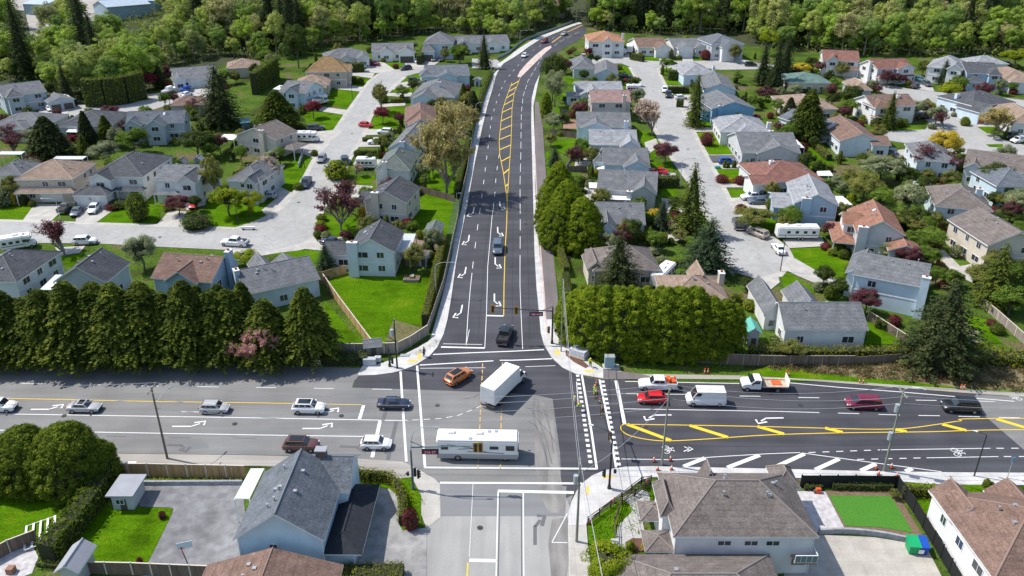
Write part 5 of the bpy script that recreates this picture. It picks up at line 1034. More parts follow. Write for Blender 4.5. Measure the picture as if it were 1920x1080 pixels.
# main road traffic
ecar('suv', 'white', 2, 768, 'white car cut off by the left edge of the picture')
ecar('sedan', 'silver', 160, 769, 'silver saloon with sunroof on the left arm of the main road', top=1)
ecar('hatch', 'silver', 404, 771, 'grey silver hatchback nearing the utility pole gap, left arm')
ecar('suv', 'white', 580, 771, 'white car with black panorama roof waiting in the turning lane', top=1)
ecar('sedan', 'navy', 739, 763, 'dark navy saloon crossing the left crosswalk line')
ecar('suv', 'brown', 566, 841, 'maroon brown car with dark roof panel in the near left lane', top=1)
ecar('hatch', 'white', 706, 838, 'white hatchback standing on the thick stop line')
car('suv', 'orange', (860,712), (890,694), 'copper orange car turning left through the junction', top=1, group='cars driving on the junction roads')
car('hatch', 'red', (1221,753), (1160,752), 'bright red hatchback at the right hand stop line', group='cars driving on the junction roads')
car('van', 'white', (1322,756), (1262,755), 'white high roof delivery van behind the red hatchback')
car('minivan', 'maroon', (1617,763), (1557,761), 'maroon minivan on the fresh asphalt right of the van')
car('bigsuv', 'black', (1799,769), (1739,767), 'large black sport utility car at the right end of the road', group='cars driving on the junction roads')
car('pickup', 'black', (947,634), (962,596), 'black pickup truck with junk in its open bed leaving the junction')
car('bigsuv', 'slate', (933,470), (933,500), 'dark slate car coming down the hill in the middle lane', group='cars driving on the junction roads')
CARS[('pickup', 'white', None)] = spare = make_car('pickup', 'white'); wp = car('pickup', 'white', (1232,727), (1172,726), 'white pickup truck loaded with orange road gear by the kerb')
orng = M('safety_orange', (.75, .12, .03), .6, 'noise')
for b in ((-1.9, -1.3, -.7, .2, 1.2, 1.75), (-2.6, -2.0, -.2, .7, 1.2, 1.6), (-1.75, -1.5, .3, .7, 1.2, 1.9), (-2.7, -2.45, -.7, -.3, 1.2, 1.75)):
    m = MB(); m.box(*b, orng); m.build('road_gear', wp, bevel=.04)
for b in ((-2.0, -1.5, -.5, .0), (-2.4, -1.9, .1, .6)):
    pass
# far road and yards
PK = [('hatch','white',(983,107),(975,115),'small white car arriving at the far pedestrian crossing'),('suv','maroon',(1021,80),(1010,86),'dark red car on the far bend of the upper road'),('sedan','silver',(1058,66),(1046,71),'pale silver car near the top of the far road'),
 ('suv','grey',(604,302),(593,318),'silver grey car driving down the crescent'),('bigsuv','black',(647,305),(646,285),'black car parked beside the yellow green round tree'),('pickup','navy',(574,348),(562,366),'dark blue pickup parked on the crescent kerb'),('hatch','silver',(504,371),(475,368),'pale silver car in the driveway beside lime green tree'),
 ('hatch','red',(686,238),(700,239),'small red car parked by the crescent lawn'),('suv','white',(722,251),(705,250),'white sport car with boat rack in the driveway by the trimmed hedge'),('suv','white',(705,270),(690,270),'white car below the trimmed hedge by the grey gabled house'),('bigsuv','dkgrey',(592,244),(610,242),'dark van with white roof behind the motorhome'),
 ('sedan','navy',(620,458),(605,456),'dark blue car in the driveway of the aqua house'),('sedan','slate',(145,401),(133,415),'dark blue grey car on the slate house driveway'),('suv','white',(178,396),(168,408),'white car on the slate house driveway'),('pickup','dkgrey',(127,394),(140,384),'dark pickup beside the tan house lawn'),
 ('hatch','red',(365,388),(355,402),'bright red car tucked beside the plum tree'),('suv','white',(161,457),(190,456),'white car on the left street beside the bare tree'),('pickup','white',(441,460),(410,458),'white crew pickup parked on the street near the blue house'),('sedan','white',(94,207),(102,216),'white saloon before the dark carport'),('suv','white',(123,202),(128,212),'white car parked in front of the motorhome'),('hatch','white',(351,180),(362,176),'small white car beside the blue boat cover'),
 ('pickup','maroon',(700,123),(712,124),'maroon pickup on the wide driveway by the hip roofed bungalow'),('sedan','silver',(688,124),(690,116),'silver car partly behind the maroon pickup'),('suv','black',(761,131),(748,133),'black car parked at the round lawn island'),('sedan','white',(782,117),(786,128),'white saloon beside the tall narrow hedge'),('suv','grey',(812,114),(816,124),'grey car before the tall grey roofed house'),('sedan','dkgrey',(826,114),(828,124),'dark saloon next to the grey car at the tall house'),('suv','black',(777,154),(790,153),'black car in the driveway of the broad gabled house'),
 ('sedan','navy',(1173,146),(1190,147),'dark blue car beside the pale blue end wall, east street'),('hatch','red',(1188,181),(1198,181),'red car parked below the orange topped trailer'),('suv','white',(1246,172),(1247,185),'white car at the east street kerb above the black one'),('pickup','black',(1253,181),(1254,195),'black pickup at the east street kerb below the white one'),('hatch','white',(1276,186),(1290,185),'small white car in the driveway by the sunlit hedge'),
 ('suv','blue',(1363,307),(1385,307),'bright blue car in front of the row of small bushes'),('pickup','white',(1411,374),(1380,375),'white pickup under the red bush, east street driveway'),('sedan','slate',(1421,382),(1400,382),'slate blue car beside the white pickup'),('pickup','dkgrey',(1383,424),(1377,405),'dark grey pickup in the cul-de-sac'),('minivan','tanp',(1420,442),(1402,434),'tan minivan parked along the willow garden'),('sedan','white',(1459,471),(1449,458),'white saloon at the cul-de-sac kerb'),
 ('suv','red',(1698,156),(1710,158),'red car at the maroon roofed house'),('suv','black',(1715,165),(1725,160),'black car nearest the street at the maroon roofed house'),('suv','dkgrey',(1737,161),(1745,166),'dark grey car right of the black one by the gabled house'),('minivan','teal',(1722,152),(1732,155),'teal minivan under the dark carport'),('van','white',(1857,164),(1870,167),'white van beside the slate roofed blue house'),('bigsuv','black',(1730,222),(1745,222),'black car beside the white cul-de-sac house'),
 ('suv','black',(1893,259),(1880,262),'black car at the right edge under bare trees'),('suv','white',(1908,267),(1890,270),'white car at the right edge under bare trees'),('suv','navy',(1672,290),(1680,280),'dark navy car beside the white lattice deck'),('suv','dkgrey',(1887,123),(1900,124),'dark car before the houses by the wood'),('suv','black',(1407,124),(1420,124),'black car on the top street by the arched gable house'),('sedan','dkgrey',(1131,103),(1133,110),'dark car below the balcony of the orange roofed house'),('sedan','black',(1162,102),(1165,108),'black car at the right bay of the orange roofed house'),
 ('sedan','red',(1235,325),(1215,322),'red car mostly behind the hedge by the blue bungalow'),('pickup','dkgrey',(590,143),(600,142),'dark car before the tan garage') ]
for k_, c_, a_, b_, l_ in PK[:-1]: car(k_, c_, a_, b_, l_, group='cars parked or driving on the residential streets' )
# the template of the white pickups is not part of the place
for o_ in list(spare.children_recursive)+[spare]: bpy.data.objects.remove(o_)
# ---- special vehicles
def rooted(name, c, to, label, cat, z=.05):
    q = wpt(c, z); o = empty(name, q, 0, label=label, cat=cat); place(o, q, heading(c, to), True); return o
vwhite = M('vehicle_white', (.80, .80, .79), .35, 'panel'); vcream = M('vehicle_cream', (.62, .60, .54), .4, 'panel'); vgrey = M('vehicle_grey_skirt', (.24, .25, .25), .5); trimdk = M('dark_stripe', (.10, .12, .13), .5); steel = M('frame_steel', (.05, .05, .05), .7)
def boxpart(root, name, b, mat, bevel=.05): m = MB(); m.box(*b, mat); return m.build(name, root, bevel=bevel)
def cab(root, x0, L, w, h, pm, hoodL=1.0, zb=.5):
    """truck cab facing +x starting at x0"""
    m = MB(); hz = zb+.95; xs = [(x0, w*.98, h-.05), (x0+L-.75, w*.94, h), (x0+L, w*.96, hz), (x0+L+hoodL*.7, w*.93, hz-.08), (x0+L+hoodL, w*.86, hz-.35)]
    secs = []
    for x, ww, z in xs: secs.append([(x, -ww/2, zb), (x, -ww/2*1.0, min(hz-.1, z-.05)), (x, -ww/2*(.9 if z > hz+.2 else .95), z-.04), (x, 0, z+.03), (x, ww/2*(.9 if z > hz+.2 else .95), z-.04), (x, ww/2, min(hz-.1, z-.05)), (x, ww/2, zb)])
    loft(secs, pm, m); m.build('cab', root)
    g = MB(); a, b = xs[1], xs[2]; k = .03
    g.poly([(a[0]+.12, -w*.40, h-.16), (a[0]+.12, w*.40, h-.16), (b[0]-.0, w*.43, hz+.12), (b[0]-.0, -w*.43, hz+.12)][::-1], cglass); g2 = [tuple(Vector(v)+Vector((.06, 0, .05))) for v in g.v]; g.v = g2; g.build('windscreen', root)
    for s in (1, -1):
        g = MB(); y = s*(w/2+.012); g.poly([(x0+.25, y, hz+.02), (x0+L-.15, y, hz+.02), (x0+L-.72, y*.93, h-.18), (x0+.25, y*.93, h-.18)], cglass); g.build('side_window', root)
        boxpart(root, 'wing_mirror', (x0+L-.3, x0+L-.12, s*(w/2+.28)-.08, s*(w/2+.28)+.08, hz, hz+.4), blackp, .02); boxpart(root, 'headlight', (x0+L+hoodL-.12, x0+L+hoodL+.04, s*w*.34-.15, s*w*.34+.15, zb+.3, zb+.48), lampw, 0)
    boxpart(root, 'bumper', (x0+L+hoodL-.1, x0+L+hoodL+.12, -w*.46, w*.46, zb-.1, zb+.15), blackp, .03)
t = rooted('box_truck', (946,737), (1000,685), 'white box truck turning across the middle of the junction', 'truck')
boxpart(t, 'cargo_box', (-4.6, 2.4, -1.25, 1.25, 1.0, 3.75), vwhite, .05); boxpart(t, 'chassis', (-4.5, 4.2, -.45, .45, .55, 1.0), steel, 0); cab(t, 2.55, 1.5, 2.2, 2.6, vwhite, .75, .6)
boxpart(t, 'rear_door', (-4.63, -4.6, -1.1, 1.1, 1.1, 3.6), M('roller_door', (.66, .67, .68), .5, 'siding'), 0); boxpart(t, 'rear_bumper', (-4.8, -4.6, -1.2, 1.2, .5, .7), steel, 0)
for s in (1, -1):
    wheel(t, -2.9, s*1.0, .48, .5); wheel(t, 3.7, s*1.0, .48, .28); boxpart(t, 'side_skirt', (-1.4, 2.0, s*1.22-.02, s*1.22+.02, .6, .98), blackp, 0)
t = rooted('motorhome', (898,853), (960,854), 'large white and grey motorhome with dark swoosh stripes crossing the junction', 'motorhome')
boxpart(t, 'body', (-5.5, 5.3, -1.27, 1.27, .45, 3.25), vwhite, .16); boxpart(t, 'roof', (-5.42, 5.1, -1.2, 1.2, 3.24, 3.36), vwhite, .05)
for s in (1, -1):
    boxpart(t, 'skirt', (-5.45, 5.2, s*1.28-.015, s*1.28+.015, .4, 1.15), M('silver_skirt', (.36, .37, .36), .45), 0)
    for x, w, h, z in ((-4.4, .95, .7, 1.85), (.3, .5, .28, 2.05), (2.1, 1.15, .5, 1.98), (4.2, 1.15, .8, 1.8)): boxpart(t, 'side_window', (x-w/2, x+w/2, s*1.285-.015, s*1.285+.015, z, z+h), cglass, 0)
    m = MB(); y = s*1.3
    for p in (((-4.0, 2.6), (-1.0, 2.2), (1.4, 1.35)), ((-2.6, 1.9), (-.6, 2.05), (.6, 2.0)), ((-1.4, 1.5), (.4, 1.45), (3.4, 1.3))):
        for (x0, z0), (x1, z1) in zip(p, p[1:]): m.poly([(x0, y, z0), (x1, y, z1), (x1, y, z1+.1), (x0, y, z0+.1)], trimdk)
    m.build('swoosh_stripe', t); wheel(t, -2.7, s*1.1, .46, .4); wheel(t, 3.6, s*1.12, .46, .3); boxpart(t, 'wing_mirror', (5.2, 5.35, s*1.5-.1, s*1.5+.1, 1.9, 2.3), blackp, .03)
boxpart(t, 'windscreen', (5.28, 5.33, -1.12, 1.12, 1.7, 2.95), cglass, 0)
for x, y in ((-3.6, .4), (.1, .3)): boxpart(t, 'roof_air_conditioner', (x-.5, x+.5, y-.3, y+.3, 3.35, 3.6), vwhite, .08)
for x, y in ((1.4, .7), (2.3, .75), (-1, -.8)): boxpart(t, 'roof_hatch', (x-.22, x+.22, y-.22, y+.22, 3.35, 3.46), M('hatch_grey', (.35, .36, .38), .5), .02)
t = rooted('flatbed_truck', (1430,729), (1370,728), 'white flatbed truck carrying boards and an orange tarp by the verge', 'truck')
cab(t, .6, 1.6, 2.1, 2.15, vwhite, 1.1, .55); boxpart(t, 'chassis', (-3.1, 1, -.45, .45, .5, .85), steel, 0); boxpart(t, 'deck', (-3.4, .45, -1.15, 1.15, .95, 1.15), M('worn_deck', (.48, .38, .30), .8, 'noise'), .02); boxpart(t, 'orange_tarp', (-2.5, -1.1, -.4, .7, 1.16, 1.26), orng, .03)
boxpart(t, 'tailboard', (-3.45, -3.38, -1.1, 1.1, 1.1, 2.2), vwhite, 0); boxpart(t, 'lumber', (-3.2, .3, -.95, -.6, 1.16, 1.3), M('lumber', (.5, .4, .25), .8, 'wood'), 0); boxpart(t, 'headboard', (.45, .52, -1.1, 1.1, 1.1, 2.1), steel, 0)
for s in (1, -1): wheel(t, -1.9, s*.95, .42, .42); wheel(t, 2.6, s*.93, .42, .26)
def camper(c, to, label, L=7, classc=False, name='travel_trailer', sc=1, col=vwhite):
    t = rooted(name, c, to, label, 'motorhome' if classc else 'trailer'); boxpart(t, 'body', (-L/2, L/2-(1.6 if classc else 0), -1.2, 1.2, .55, 2.95), col, .2)
    if classc: boxpart(t, 'overcab', (L/2-1.9, L/2-.2, -1.15, 1.15, 1.95, 2.85), col, .2); cab(t, L/2-1.7, 1.0, 1.95, 1.9, col, .9, .5)
    for s in (1, -1):
        for i in range(4): x = -L*.36+i*L*.2; boxpart(t, 'side_window', (x-.35, x+.35, s*1.21-.015, s*1.21+.015, 1.6, 2.15), cglass, 0)
        boxpart(t, 'stripe', (-L/2+.2, L/2-(1.8 if classc else .2), s*1.208-.01, s*1.208+.01, 1.15, 1.3), trimdk, 0)
        wheel(t, -L*.12 if not classc else -L*.22, s*1.05, .36, .26); wheel(t, -L*.12+.85 if not classc else L/2-.6, s*1.0, .36, .26)
    boxpart(t, 'roof_air_conditioner', (-.5, .5, -.35, .35, 2.93, 3.2), vwhite, .08); boxpart(t, 'roof_hatch', (L*.25-.2, L*.25+.2, -.2, .2, 2.93, 3.05), M('hatch_grey', (.35, .36, .38), .5), .02)
    if not classc: m = MB(); m.tube((L/2, -.5, .5), (L/2+1.2, 0, .5), .05, .05, steel); m.tube((L/2, .5, .5), (L/2+1.2, 0, .5), .05, .05, steel); m.build('tow_bar', t)
    return t
camper((1492,447), (1400,446), 'long white travel trailer parked at the cul-de-sac driveway', 8.6)
camper((688,316), (720,316), 'short white trailer beside the sage roofed house', 5.0)
camper((572,266), (600,266), 'white motorhome parked beside the brown roofed cream house', 7.5, True, 'motorhome')
camper((126,196), (134,206), 'white bus-like motorhome beside the dark carport', 7.5, False, 'motorhome')
camper((1242,528), (1262,508), 'cream motorhome between the two brown roofed houses', 7.5, True, 'motorhome', col=vwhite)
camper((36,466), (60,462), 'white camper with dark windows behind the left houses', 6.0, True, 'motorhome')
camper((600,196), (618,192), 'white camper beside the blue gabled house', 5.5, True, 'motorhome')
camper((1187,175), (1200,175), 'white cargo trailer with orange topped load on the east street', 4.6, name='cargo_trailer')
camper((1180,98), (1181,106), 'white camper trailer beside the orange roofed house', 6.0, name='travel_trailer')
def boat(c, to, label, L=6.5, col=vwhite, cov=None):
    t = rooted('boat', c, to, label, 'boat', z=.6); m = MB(); secs = []
    for x, w, zk in ((-L/2, 1.1, 0), (-L*.2, 1.2, 0), (L*.15, 1.1, .05), (L*.35, .7, .2), (L/2, .06, .5)): secs.append([(x, 0, zk), (x, -w*.7, zk+.3), (x, -w, .95), (x, -w*.8, 1.0), (x, 0, 1.05), (x, w*.8, 1.0), (x, w, .95), (x, w*.7, zk+.3), (x, 0, zk)])
    loft(secs, col, m); m.build('hull', t, smooth=True); m = MB(); m.box(-L*.35, L*.1, -.85, .85, 1.0, 1.75, cov or vwhite); m.build('cover', t, bevel=.3)
    for s in (1, -1): o = MB(); o.tube((-L*.15, s*1.0, -.3), (-L*.15, s*1.2, -.3), .3, .3, tyre, 12); o.build('trailer_wheel', t)
boat((316,176), (300,182), 'white and grey cabin boat on a trailer beside the long hedge'); boat((352,173), (364,166), 'boat under a bright blue cover near the grey gabled house', 5.5, M('blue_cover', (.03, .09, .38), .7), M('blue_cover', (.03, .09, .38), .7))
boat((1170,103), (1172,112), 'white boat at the end of the top street driveway', 5)
# ================================================================ POLES, SIGNALS, FENCES, PEOPLE
woodpole = M('weathered_pole', (.20, .17, .135), .9, 'wood'); polegreen = M('treated_pole', (.27, .28, .22), .9, 'wood'); galv = M('galvanised_steel', (.42, .46, .48), .45, metal=.3); blackm = M('black_steel', (.03, .032, .035), .5); grn = M('painted_steel_green', (.10, .15, .17), .5)
sig_y = M('signal_yellow', (.72, .36, .03), .55); wire = M('wire', (.34, .34, .36), .6); porc = M('insulator', (.55, .55, .53), .4)
def up(c, h): q = wpt(c, 0); return q, Vector((q.x, q.y, q.z+h))
ORI = lambda p: Vector((p.x, p.y, p.z))
def hgt(c, ytop):
    """height of a vertical thing whose base pixel is c and whose top shows at ytop"""
    q = wpt(c, 0); lo, hi = 0, 60
    for _ in range(40):
        m = (lo+hi)/2; p = Vector((q.x, q.y, q.z+m))-camo.location; y = 540-F*p.dot(_u)/p.dot(_f)
        if y > ytop: lo = m
        else: hi = m
    return lo
TOPS = {}
def utility_pole(key, c, ytop, label, mat=polegreen, r=.17, arm=1.2, armdir=(0, 1), trans=False, lamp=None):
    h = hgt(c, ytop); q = wpt(c, 0); t = empty('utility_pole', q, label=label, cat='utility pole'); m = MB(); m.tube((0, 0, -.5), (0, 0, h), r, r*.62, mat, 9); m.build('pole', t)
    d = Vector((armdir[0], armdir[1], 0)).normalized(); m = MB(); a = d*arm; m.tube(Vector((0, 0, h-.3))-a, Vector((0, 0, h-.3))+a, .07, .07, mat, 4); m.build('crossarm', t)
    ends = []
    for s in (-1, 1): 
        m = MB(); p = Vector((0, 0, h-.25))+a*s*.95; m.tube(p, p+Vector((0, 0, .25)), .06, .05, porc, 6); m.build('insulator', t); ends.append(q+p+Vector((0, 0, .2)))
    ends.append(q+Vector((0, 0, h-1.8))); ends.append(q+Vector((0, 0, h-3.2)))
    if trans:
        for z in trans: m = MB(); m.tube((-.42, -.2, z), (-.42, -.2, z+1.1), .28, .28, galv, 10); m.build('transformer', t)
    if lamp:
        m = MB(); z, L, dx, dy = lamp; pts = [Vector((0, 0, z)), Vector((dx*L*.5, dy*L*.5, z+.6)), Vector((dx*L, dy*L, z+.8))]; m.path(pts, .045, galv); m.build('lamp_arm', t); m = MB(); m.tube(pts[-1], pts[-1]+Vector((dx*.7, dy*.7, -.02)), .12, .09, galv, 6); m.build('lamp_head', t)
    TOPS[key] = ends; return t, h
utility_pole('west', (314,860), 726, 'leaning looking utility pole with crossarm by the left shoulder', woodpole, lamp=(8.6, 2.6, .35, .95))
utility_pole('mid', (1241,872), 724, 'weathered utility pole ringed by orange cones south of the red hatchback', polegreen, arm=.5)
utility_pole('east', (1657,884), 733, 'tall utility pole with two grey transformers at the right pavement', polegreen, trans=(5.2, 9.4), lamp=(12.6, 1.6, .8, -.6))
utility_pole('corner', (1081,1017), 862, 'bare utility pole with blue notice at the near right corner', polegreen, arm=.45, trans=(8.8,))
utility_pole('nw', (745,692), 600, 'dark utility pole with cable terminations by the tan fence corner', blackm, .15, arm=.6, trans=(6.0,))
utility_pole('north', (1052,660), 525, 'slim utility pole beside the cedar row at the junction', polegreen, .12, arm=.4)
def wires(a, b, idx, label, sag=1.2, r=.028):
    m = MB()
    for i in idx:
        A, B = (TOPS[a][i] if isinstance(a, str) else a[i]), (TOPS[b][i] if isinstance(b, str) else b[i]); n = 14
        m.path([A.lerp(B, k/n)-Vector((0, 0, sag*4*(k/n)*(1-k/n))) for k in range(n+1)], r, wire, 4)
    m.build('overhead_wires', label=label, cat='cable')
offL = [p+Vector((-75, -1, 1)) for p in TOPS['west']]; offR = [p+Vector((60, 0, 0)) for p in TOPS['east']]; offB = [p+Vector((2, -45, 2)) for p in TOPS['corner']]
wires(offL, 'west', (0, 1, 2), 'overhead wires reaching the left utility pole from the left edge'); wires('west', 'mid', (0, 1, 2, 3), 'long overhead wires spanning the junction left of the cone ringed pole', 2.2)
wires('mid', 'east', (0, 1, 2), 'overhead wires between the cone ringed pole and the transformer pole'); wires('east', offR, (0, 1, 2), 'overhead wires leaving the transformer pole to the right edge')
wires('corner', 'north', (0, 1, 2), 'pair of wires crossing the right crosswalks up to the cedar row'); wires('mid', 'corner', (2,), 'short wire linking the near corner pole and the cone ringed pole'); wires(offB, 'corner', (0, 1), 'wires from the bottom edge to the near corner pole')
def signal_head(root, p, face, n=3, back=True, w=.34):
    """p top centre; face is the unit direction the lenses look at"""
    f = Vector((face[0], face[1], 0)).normalized(); s = Vector((-f.y, f.x, 0)); xf = Matrix.Translation(p)@Matrix(((s.x, f.x, 0, 0), (s.y, f.y, 0, 0), (0, 0, 1, 0), (0, 0, 0, 1)))
    hd = empty('signal_head') if 0 else None; m = MB(); H = .36*n+.1; m.box(-w/2, w/2, -.15, .12, -H, 0, blackm, xf)
    if back: m.box(-w/2-.16, w/2+.16, -.02, .0, -H-.14, .14, sig_y, xf)
    o = m.build('signal_head', root); 
    for i in range(n):
        g = MB(); c = xf@Vector((0, .13, -.22-.36*i)); g.tube(c, c+f*.03, .11, .11, [M('lens_red', (.25, .02, .02), .3), M('lens_amber', (.25, .14, .01), .3), M('lens_green', (.02, .16, .1), .3)][i % 3], 10); g.tube(c+f*.0, c+f*.16, .125, .125, blackm, 10, False); g.build('lens', o)
def text_mesh(s, size, mat):
    cu = bpy.data.curves.new('txt', 'FONT'); cu.body = s; cu.size = size; cu.align_x = 'CENTER'; cu.align_y = 'CENTER'; cu.extrude = .004
    o = bpy.data.objects.new('txt', cu); me = bpy.data.meshes.new_from_object(o); bpy.data.objects.remove(o); me.materials.clear(); me.materials.append(mat); return me
signred = M('sign_red', (.26, .015, .05), .5); ledw = M('sign_letters', (.9, .8, .85), .5)
def sign_box(root, a, b, txt, face=(0, -1)):
    """illuminated street name box hung between world x of a and b under the arm"""
    m = MB(); c = (a+b)/2; L = (b-a).length; m.box(c.x-L/2, c.x+L/2, c.y-.12, c.y+.12, c.z-.35, c.z+.35, blackm); m.box(c.x-L/2+.08, c.x+L/2-.08, c.y-.135, c.y-.12, c.z-.28, c.z+.22, signred); o = m.build('street_name_sign', root)
    t = link('lettering', text_mesh(txt, .5, ledw), o); t.location = (c.x, c.y-.145, c.z-.03); t.rotation_euler = (math.pi/2, 0, 0)
def traffic(c, ytop, label, mat, armdir, armlen, armz, heads, sign=None, lamp=None, low=()):
    q = wpt(c, .13); h = hgt(c, ytop); t = empty('traffic_signal', q, label=label, cat='traffic light'); m = MB(); m.tube((0, 0, -.2), (0, 0, h), .16, .11, mat, 10); m.tube((0, 0, 0), (0, 0, .5), .26, .2, mat, 8); m.build('pole', t)
    d = Vector((armdir[0], armdir[1], 0)).normalized(); a = Vector((0, 0, armz)); e = a+d*armlen+Vector((0, 0, .35)); m = MB(); m.tube(a, e, .1, .055, mat, 8); m.tube(a+Vector((0, 0, .9)), a+d*1.6+Vector((0, 0, .12)), .05, .05, mat, 6); m.build('mast_arm', t)
    for u, face in heads: p = a.lerp(e, u); signal_head(t, p+Vector((0, 0, .35)), face)
    if sign: u0, u1, tx = sign; A, B = a.lerp(e, u0), a.lerp(e, u1); dz = Vector((0, -.1, -.62)); sign_box(t, A+dz if A.x < B.x else B+dz, B+dz if A.x < B.x else A+dz, tx)
    if lamp:
        z0, L, dx, dy, z1 = lamp; m = MB(); pts = smooth_pts([(0, 0, h), (dx*L*.12, dy*L*.12, h+(z1-h)*.7), (dx*L*.45, dy*L*.45, z1), (dx*L, dy*L, z1+.05)]); m.path([Vector(p) for p in pts], .05, galv if mat is grn else mat); m.build('lamp_arm', t)
        m = MB(); p = Vector((dx*L, dy*L, z1+.03)); m.tube(p, p+Vector((dx*.7, dy*.7, 0)), .13, .1, galv, 6); m.build('lamp_head', t)
    for p, face, n, bk in low: signal_head(t, Vector(p), face, n, bk)
    return t, h
# north east corner, arm to the left over the north leg
traffic((1035,645), 577, 'black traffic signal with long arm and two yellow heads over the upper road', blackm, (-1, .06), 9.8, 5.9, [(.99, (0, -1)), (.60, (0, -1))], sign=(.16, .38, '104 AVE'), low=[((-.55, 0, 3.1), (-1, 0), 3, False), ((.5, 0, 2.7), (1, 0), 1, False)])
# south west corner, arm to the right over the near lanes
traffic((775,918), 846, 'grey traffic signal with street sign arm in front of the motorhome', grn, (1, -.02), 8.6, 6.4, [(.93, (0, 1)), (1.0, (0, 1))], sign=(.16, .40, '216 ST'), lamp=(0, 3.0, 1, .0, 9.3), low=[((.35, .0, 3.2), (0, 1), 3, False), ((.75, 0, 2.9), (1, 0), 3, False), ((-.55, 0, 2.6), (-1, 0), 1, False)])
# south east corner, arm away from the camera over the right hand crossing
traffic((1142,917), 826, 'black traffic signal at the near right corner with arm running up the crosswalk', blackm, (-.10, 1), 10.5, 7.2, [(.97, (1, 0)), (.62, (1, 0)), (.14, (1, 0))], lamp=(0, 2.6, -.85, .5, 8.6), low=[((-.7, 0, 3.0), (-1, 0), 3, False), ((.6, 0, 2.9), (0, 1), 1, False)])
# north west corner
traffic((731,688), 655, 'slim traffic signal pole on the far left corner pavement', blackm, (1, -.3), 1.2, 4.4, [], low=[((.5, -.2, 1.8), (-1, 0), 3, False)])
# street lamps
def lamp_post(c, ytop, label, side=(-1, 0), L=2.4, mat=galv, curve=True, name='street_lamp'):
    h = hgt(c, ytop); q = wpt(c, 0); t = empty(name, q, label=label, cat='street lamp'); m = MB(); dx, dy = side; z = h*.86 if curve else h
    m.tube((0, 0, -.3), (0, 0, z), .1, .065, mat, 8); m.build('pole', t); m = MB()
    pts = smooth_pts([(0, 0, z), (dx*L*.15, dy*L*.15, h*.95), (dx*L*.5, dy*L*.5, h), (dx*L, dy*L, h)]) if curve else [(0, 0, h-.05), (dx*L, dy*L, h)]
    m.path([Vector(p) for p in pts], .045, mat); m.build('lamp_arm', t); m = MB(); m.tube((dx*L, dy*L, h), (dx*(L+.6), dy*(L+.6), h-.03), .13, .09, galv, 6); m.build('lamp_head', t)
lamp_post((1826,894), 815, 'black street lamp on the right pavement with pale head', (-.8, .6), 1.0, blackm, False)
lamp_post((1275,345), 297, 'curved arm street lamp beside the tall fir on the east street', (1, 0), 2.6)
lamp_post((818,558), 492, 'curved arm street lamp by the long trimmed hedge at the upper road', (1, 0), 3.0)
lamp_post((115,417), 372, 'curved arm street lamp in front of the tan roofed house', (-1, 0), 2.6)
lamp_post((447,423), 375, 'dark street lamp post at the lime tree garden', (-.3, 0), .3, blackm, False)
lamp_post((571,315), 278, 'dark lamp post beside the pale blossom tree lawn', (-.3, 0), .3, blackm, False)
lamp_post((661,185), 155, 'dark lamp post on the square crescent lawn', (-.3, 0), .3, blackm, False)
lamp_post((1463,509), 440, 'dark lamp post at the cul-de-sac kerb', (.3, 0), .3, blackm, False)
lamp_post((893,235), 192, 'lamp arm leaning over the upper road shoulder', (1, 0), 2.6); lamp_post((925,170), 128, 'far lamp arm over the upper road near the side street', (1, 0), 2.6)
lamp_post((975,83), 57, 'street lamp beside the far bridge railing', (1, 0), 2.6); lamp_post((1080,47), 15, 'street lamp at the top of the road before the wood', (-1, 0), 2.6)
lamp_post((857,400), 362, 'white lamp post behind the kerb of the upper road', (1, 0), .4, galv, False)
# small sign, meters, cabinets
def simple(name, c, label, cat, parts, z=0, ang=0):
    q = wpt(c, z); t = empty(name, q, ang, label=label, cat=cat)
    for nm, bx, mt in parts: boxpart(t, nm, bx, mt, .02)
    return t
simple('road_sign', (1888,898), 'small blue bus stop sign on a thin post at the right pavement', 'sign', [('post', (-.04, .04, -.04, .04, 0, 3.2), galv), ('plate', (-.3, .3, -.03, .03, 2.6, 3.3), M('sign_blue', (.15, .42, .60), .5))], .13, .4)
simple('utility_cabinet', (1142,689), 'teal metal utility cabinet against the fence by the cedar row', 'cabinet', [('body', (-.75, .75, -.5, .5, 0, 1.9), M('cabinet_teal', (.28, .42, .45), .5, 'panel')), ('lid', (-.8, .8, -.55, .55, 1.9, 2.0), galv), ('plinth', (-1.0, 1.6, -.8, .8, -.1, .1), conc)], .13)
simple('utility_cabinet', (1086,668), 'pile of plastic wrapped material on the corner pavement', 'pallet', [('wrapped_stack', (-1.4, 1.4, -.9, .9, .15, 1.3), M('plastic_wrap', (.52, .54, .58), .3, 'noise', ns=3)), ('pallet', (-1.5, 1.5, -1, 1, 0, .15), M('lumber', (.5, .4, .25), .8))], .13, -.6)
simple('mailbox_cluster', (694,684), 'grey covered equipment beside the left corner pavement', 'cabinet', [('body', (-1.0, 1.0, -.5, .5, 0, 1.1), M('grey_cover', (.42, .45, .47), .5, 'panel')), ('side_box', (-1.8, -1.05, -.4, .4, 0, .7), blackp)], .1)
simple('mailbox_cluster', (709,678), 'pale wrapped bale next to the covered equipment', 'bale', [('bale', (-.5, .5, -.4, .4, 0, .8), M('pale_cover', (.5, .5, .5), .5, 'noise'))], .1)
simple('skip_bin', (591,684), 'white and blue utility box at the hedge row on the main road', 'box', [('body', (-.95, .95, -.4, .4, .3, 1.0), M('vehicle_white', (.8, .8, .79), .4)), ('side', (-.95, -.1, -.41, -.4, .35, .95), blackp), ('leg', (-.8, -.7, -.3, .3, -.1, .3), steel), ('leg', (.7, .8, -.3, .3, -.1, .3), steel)], .05)
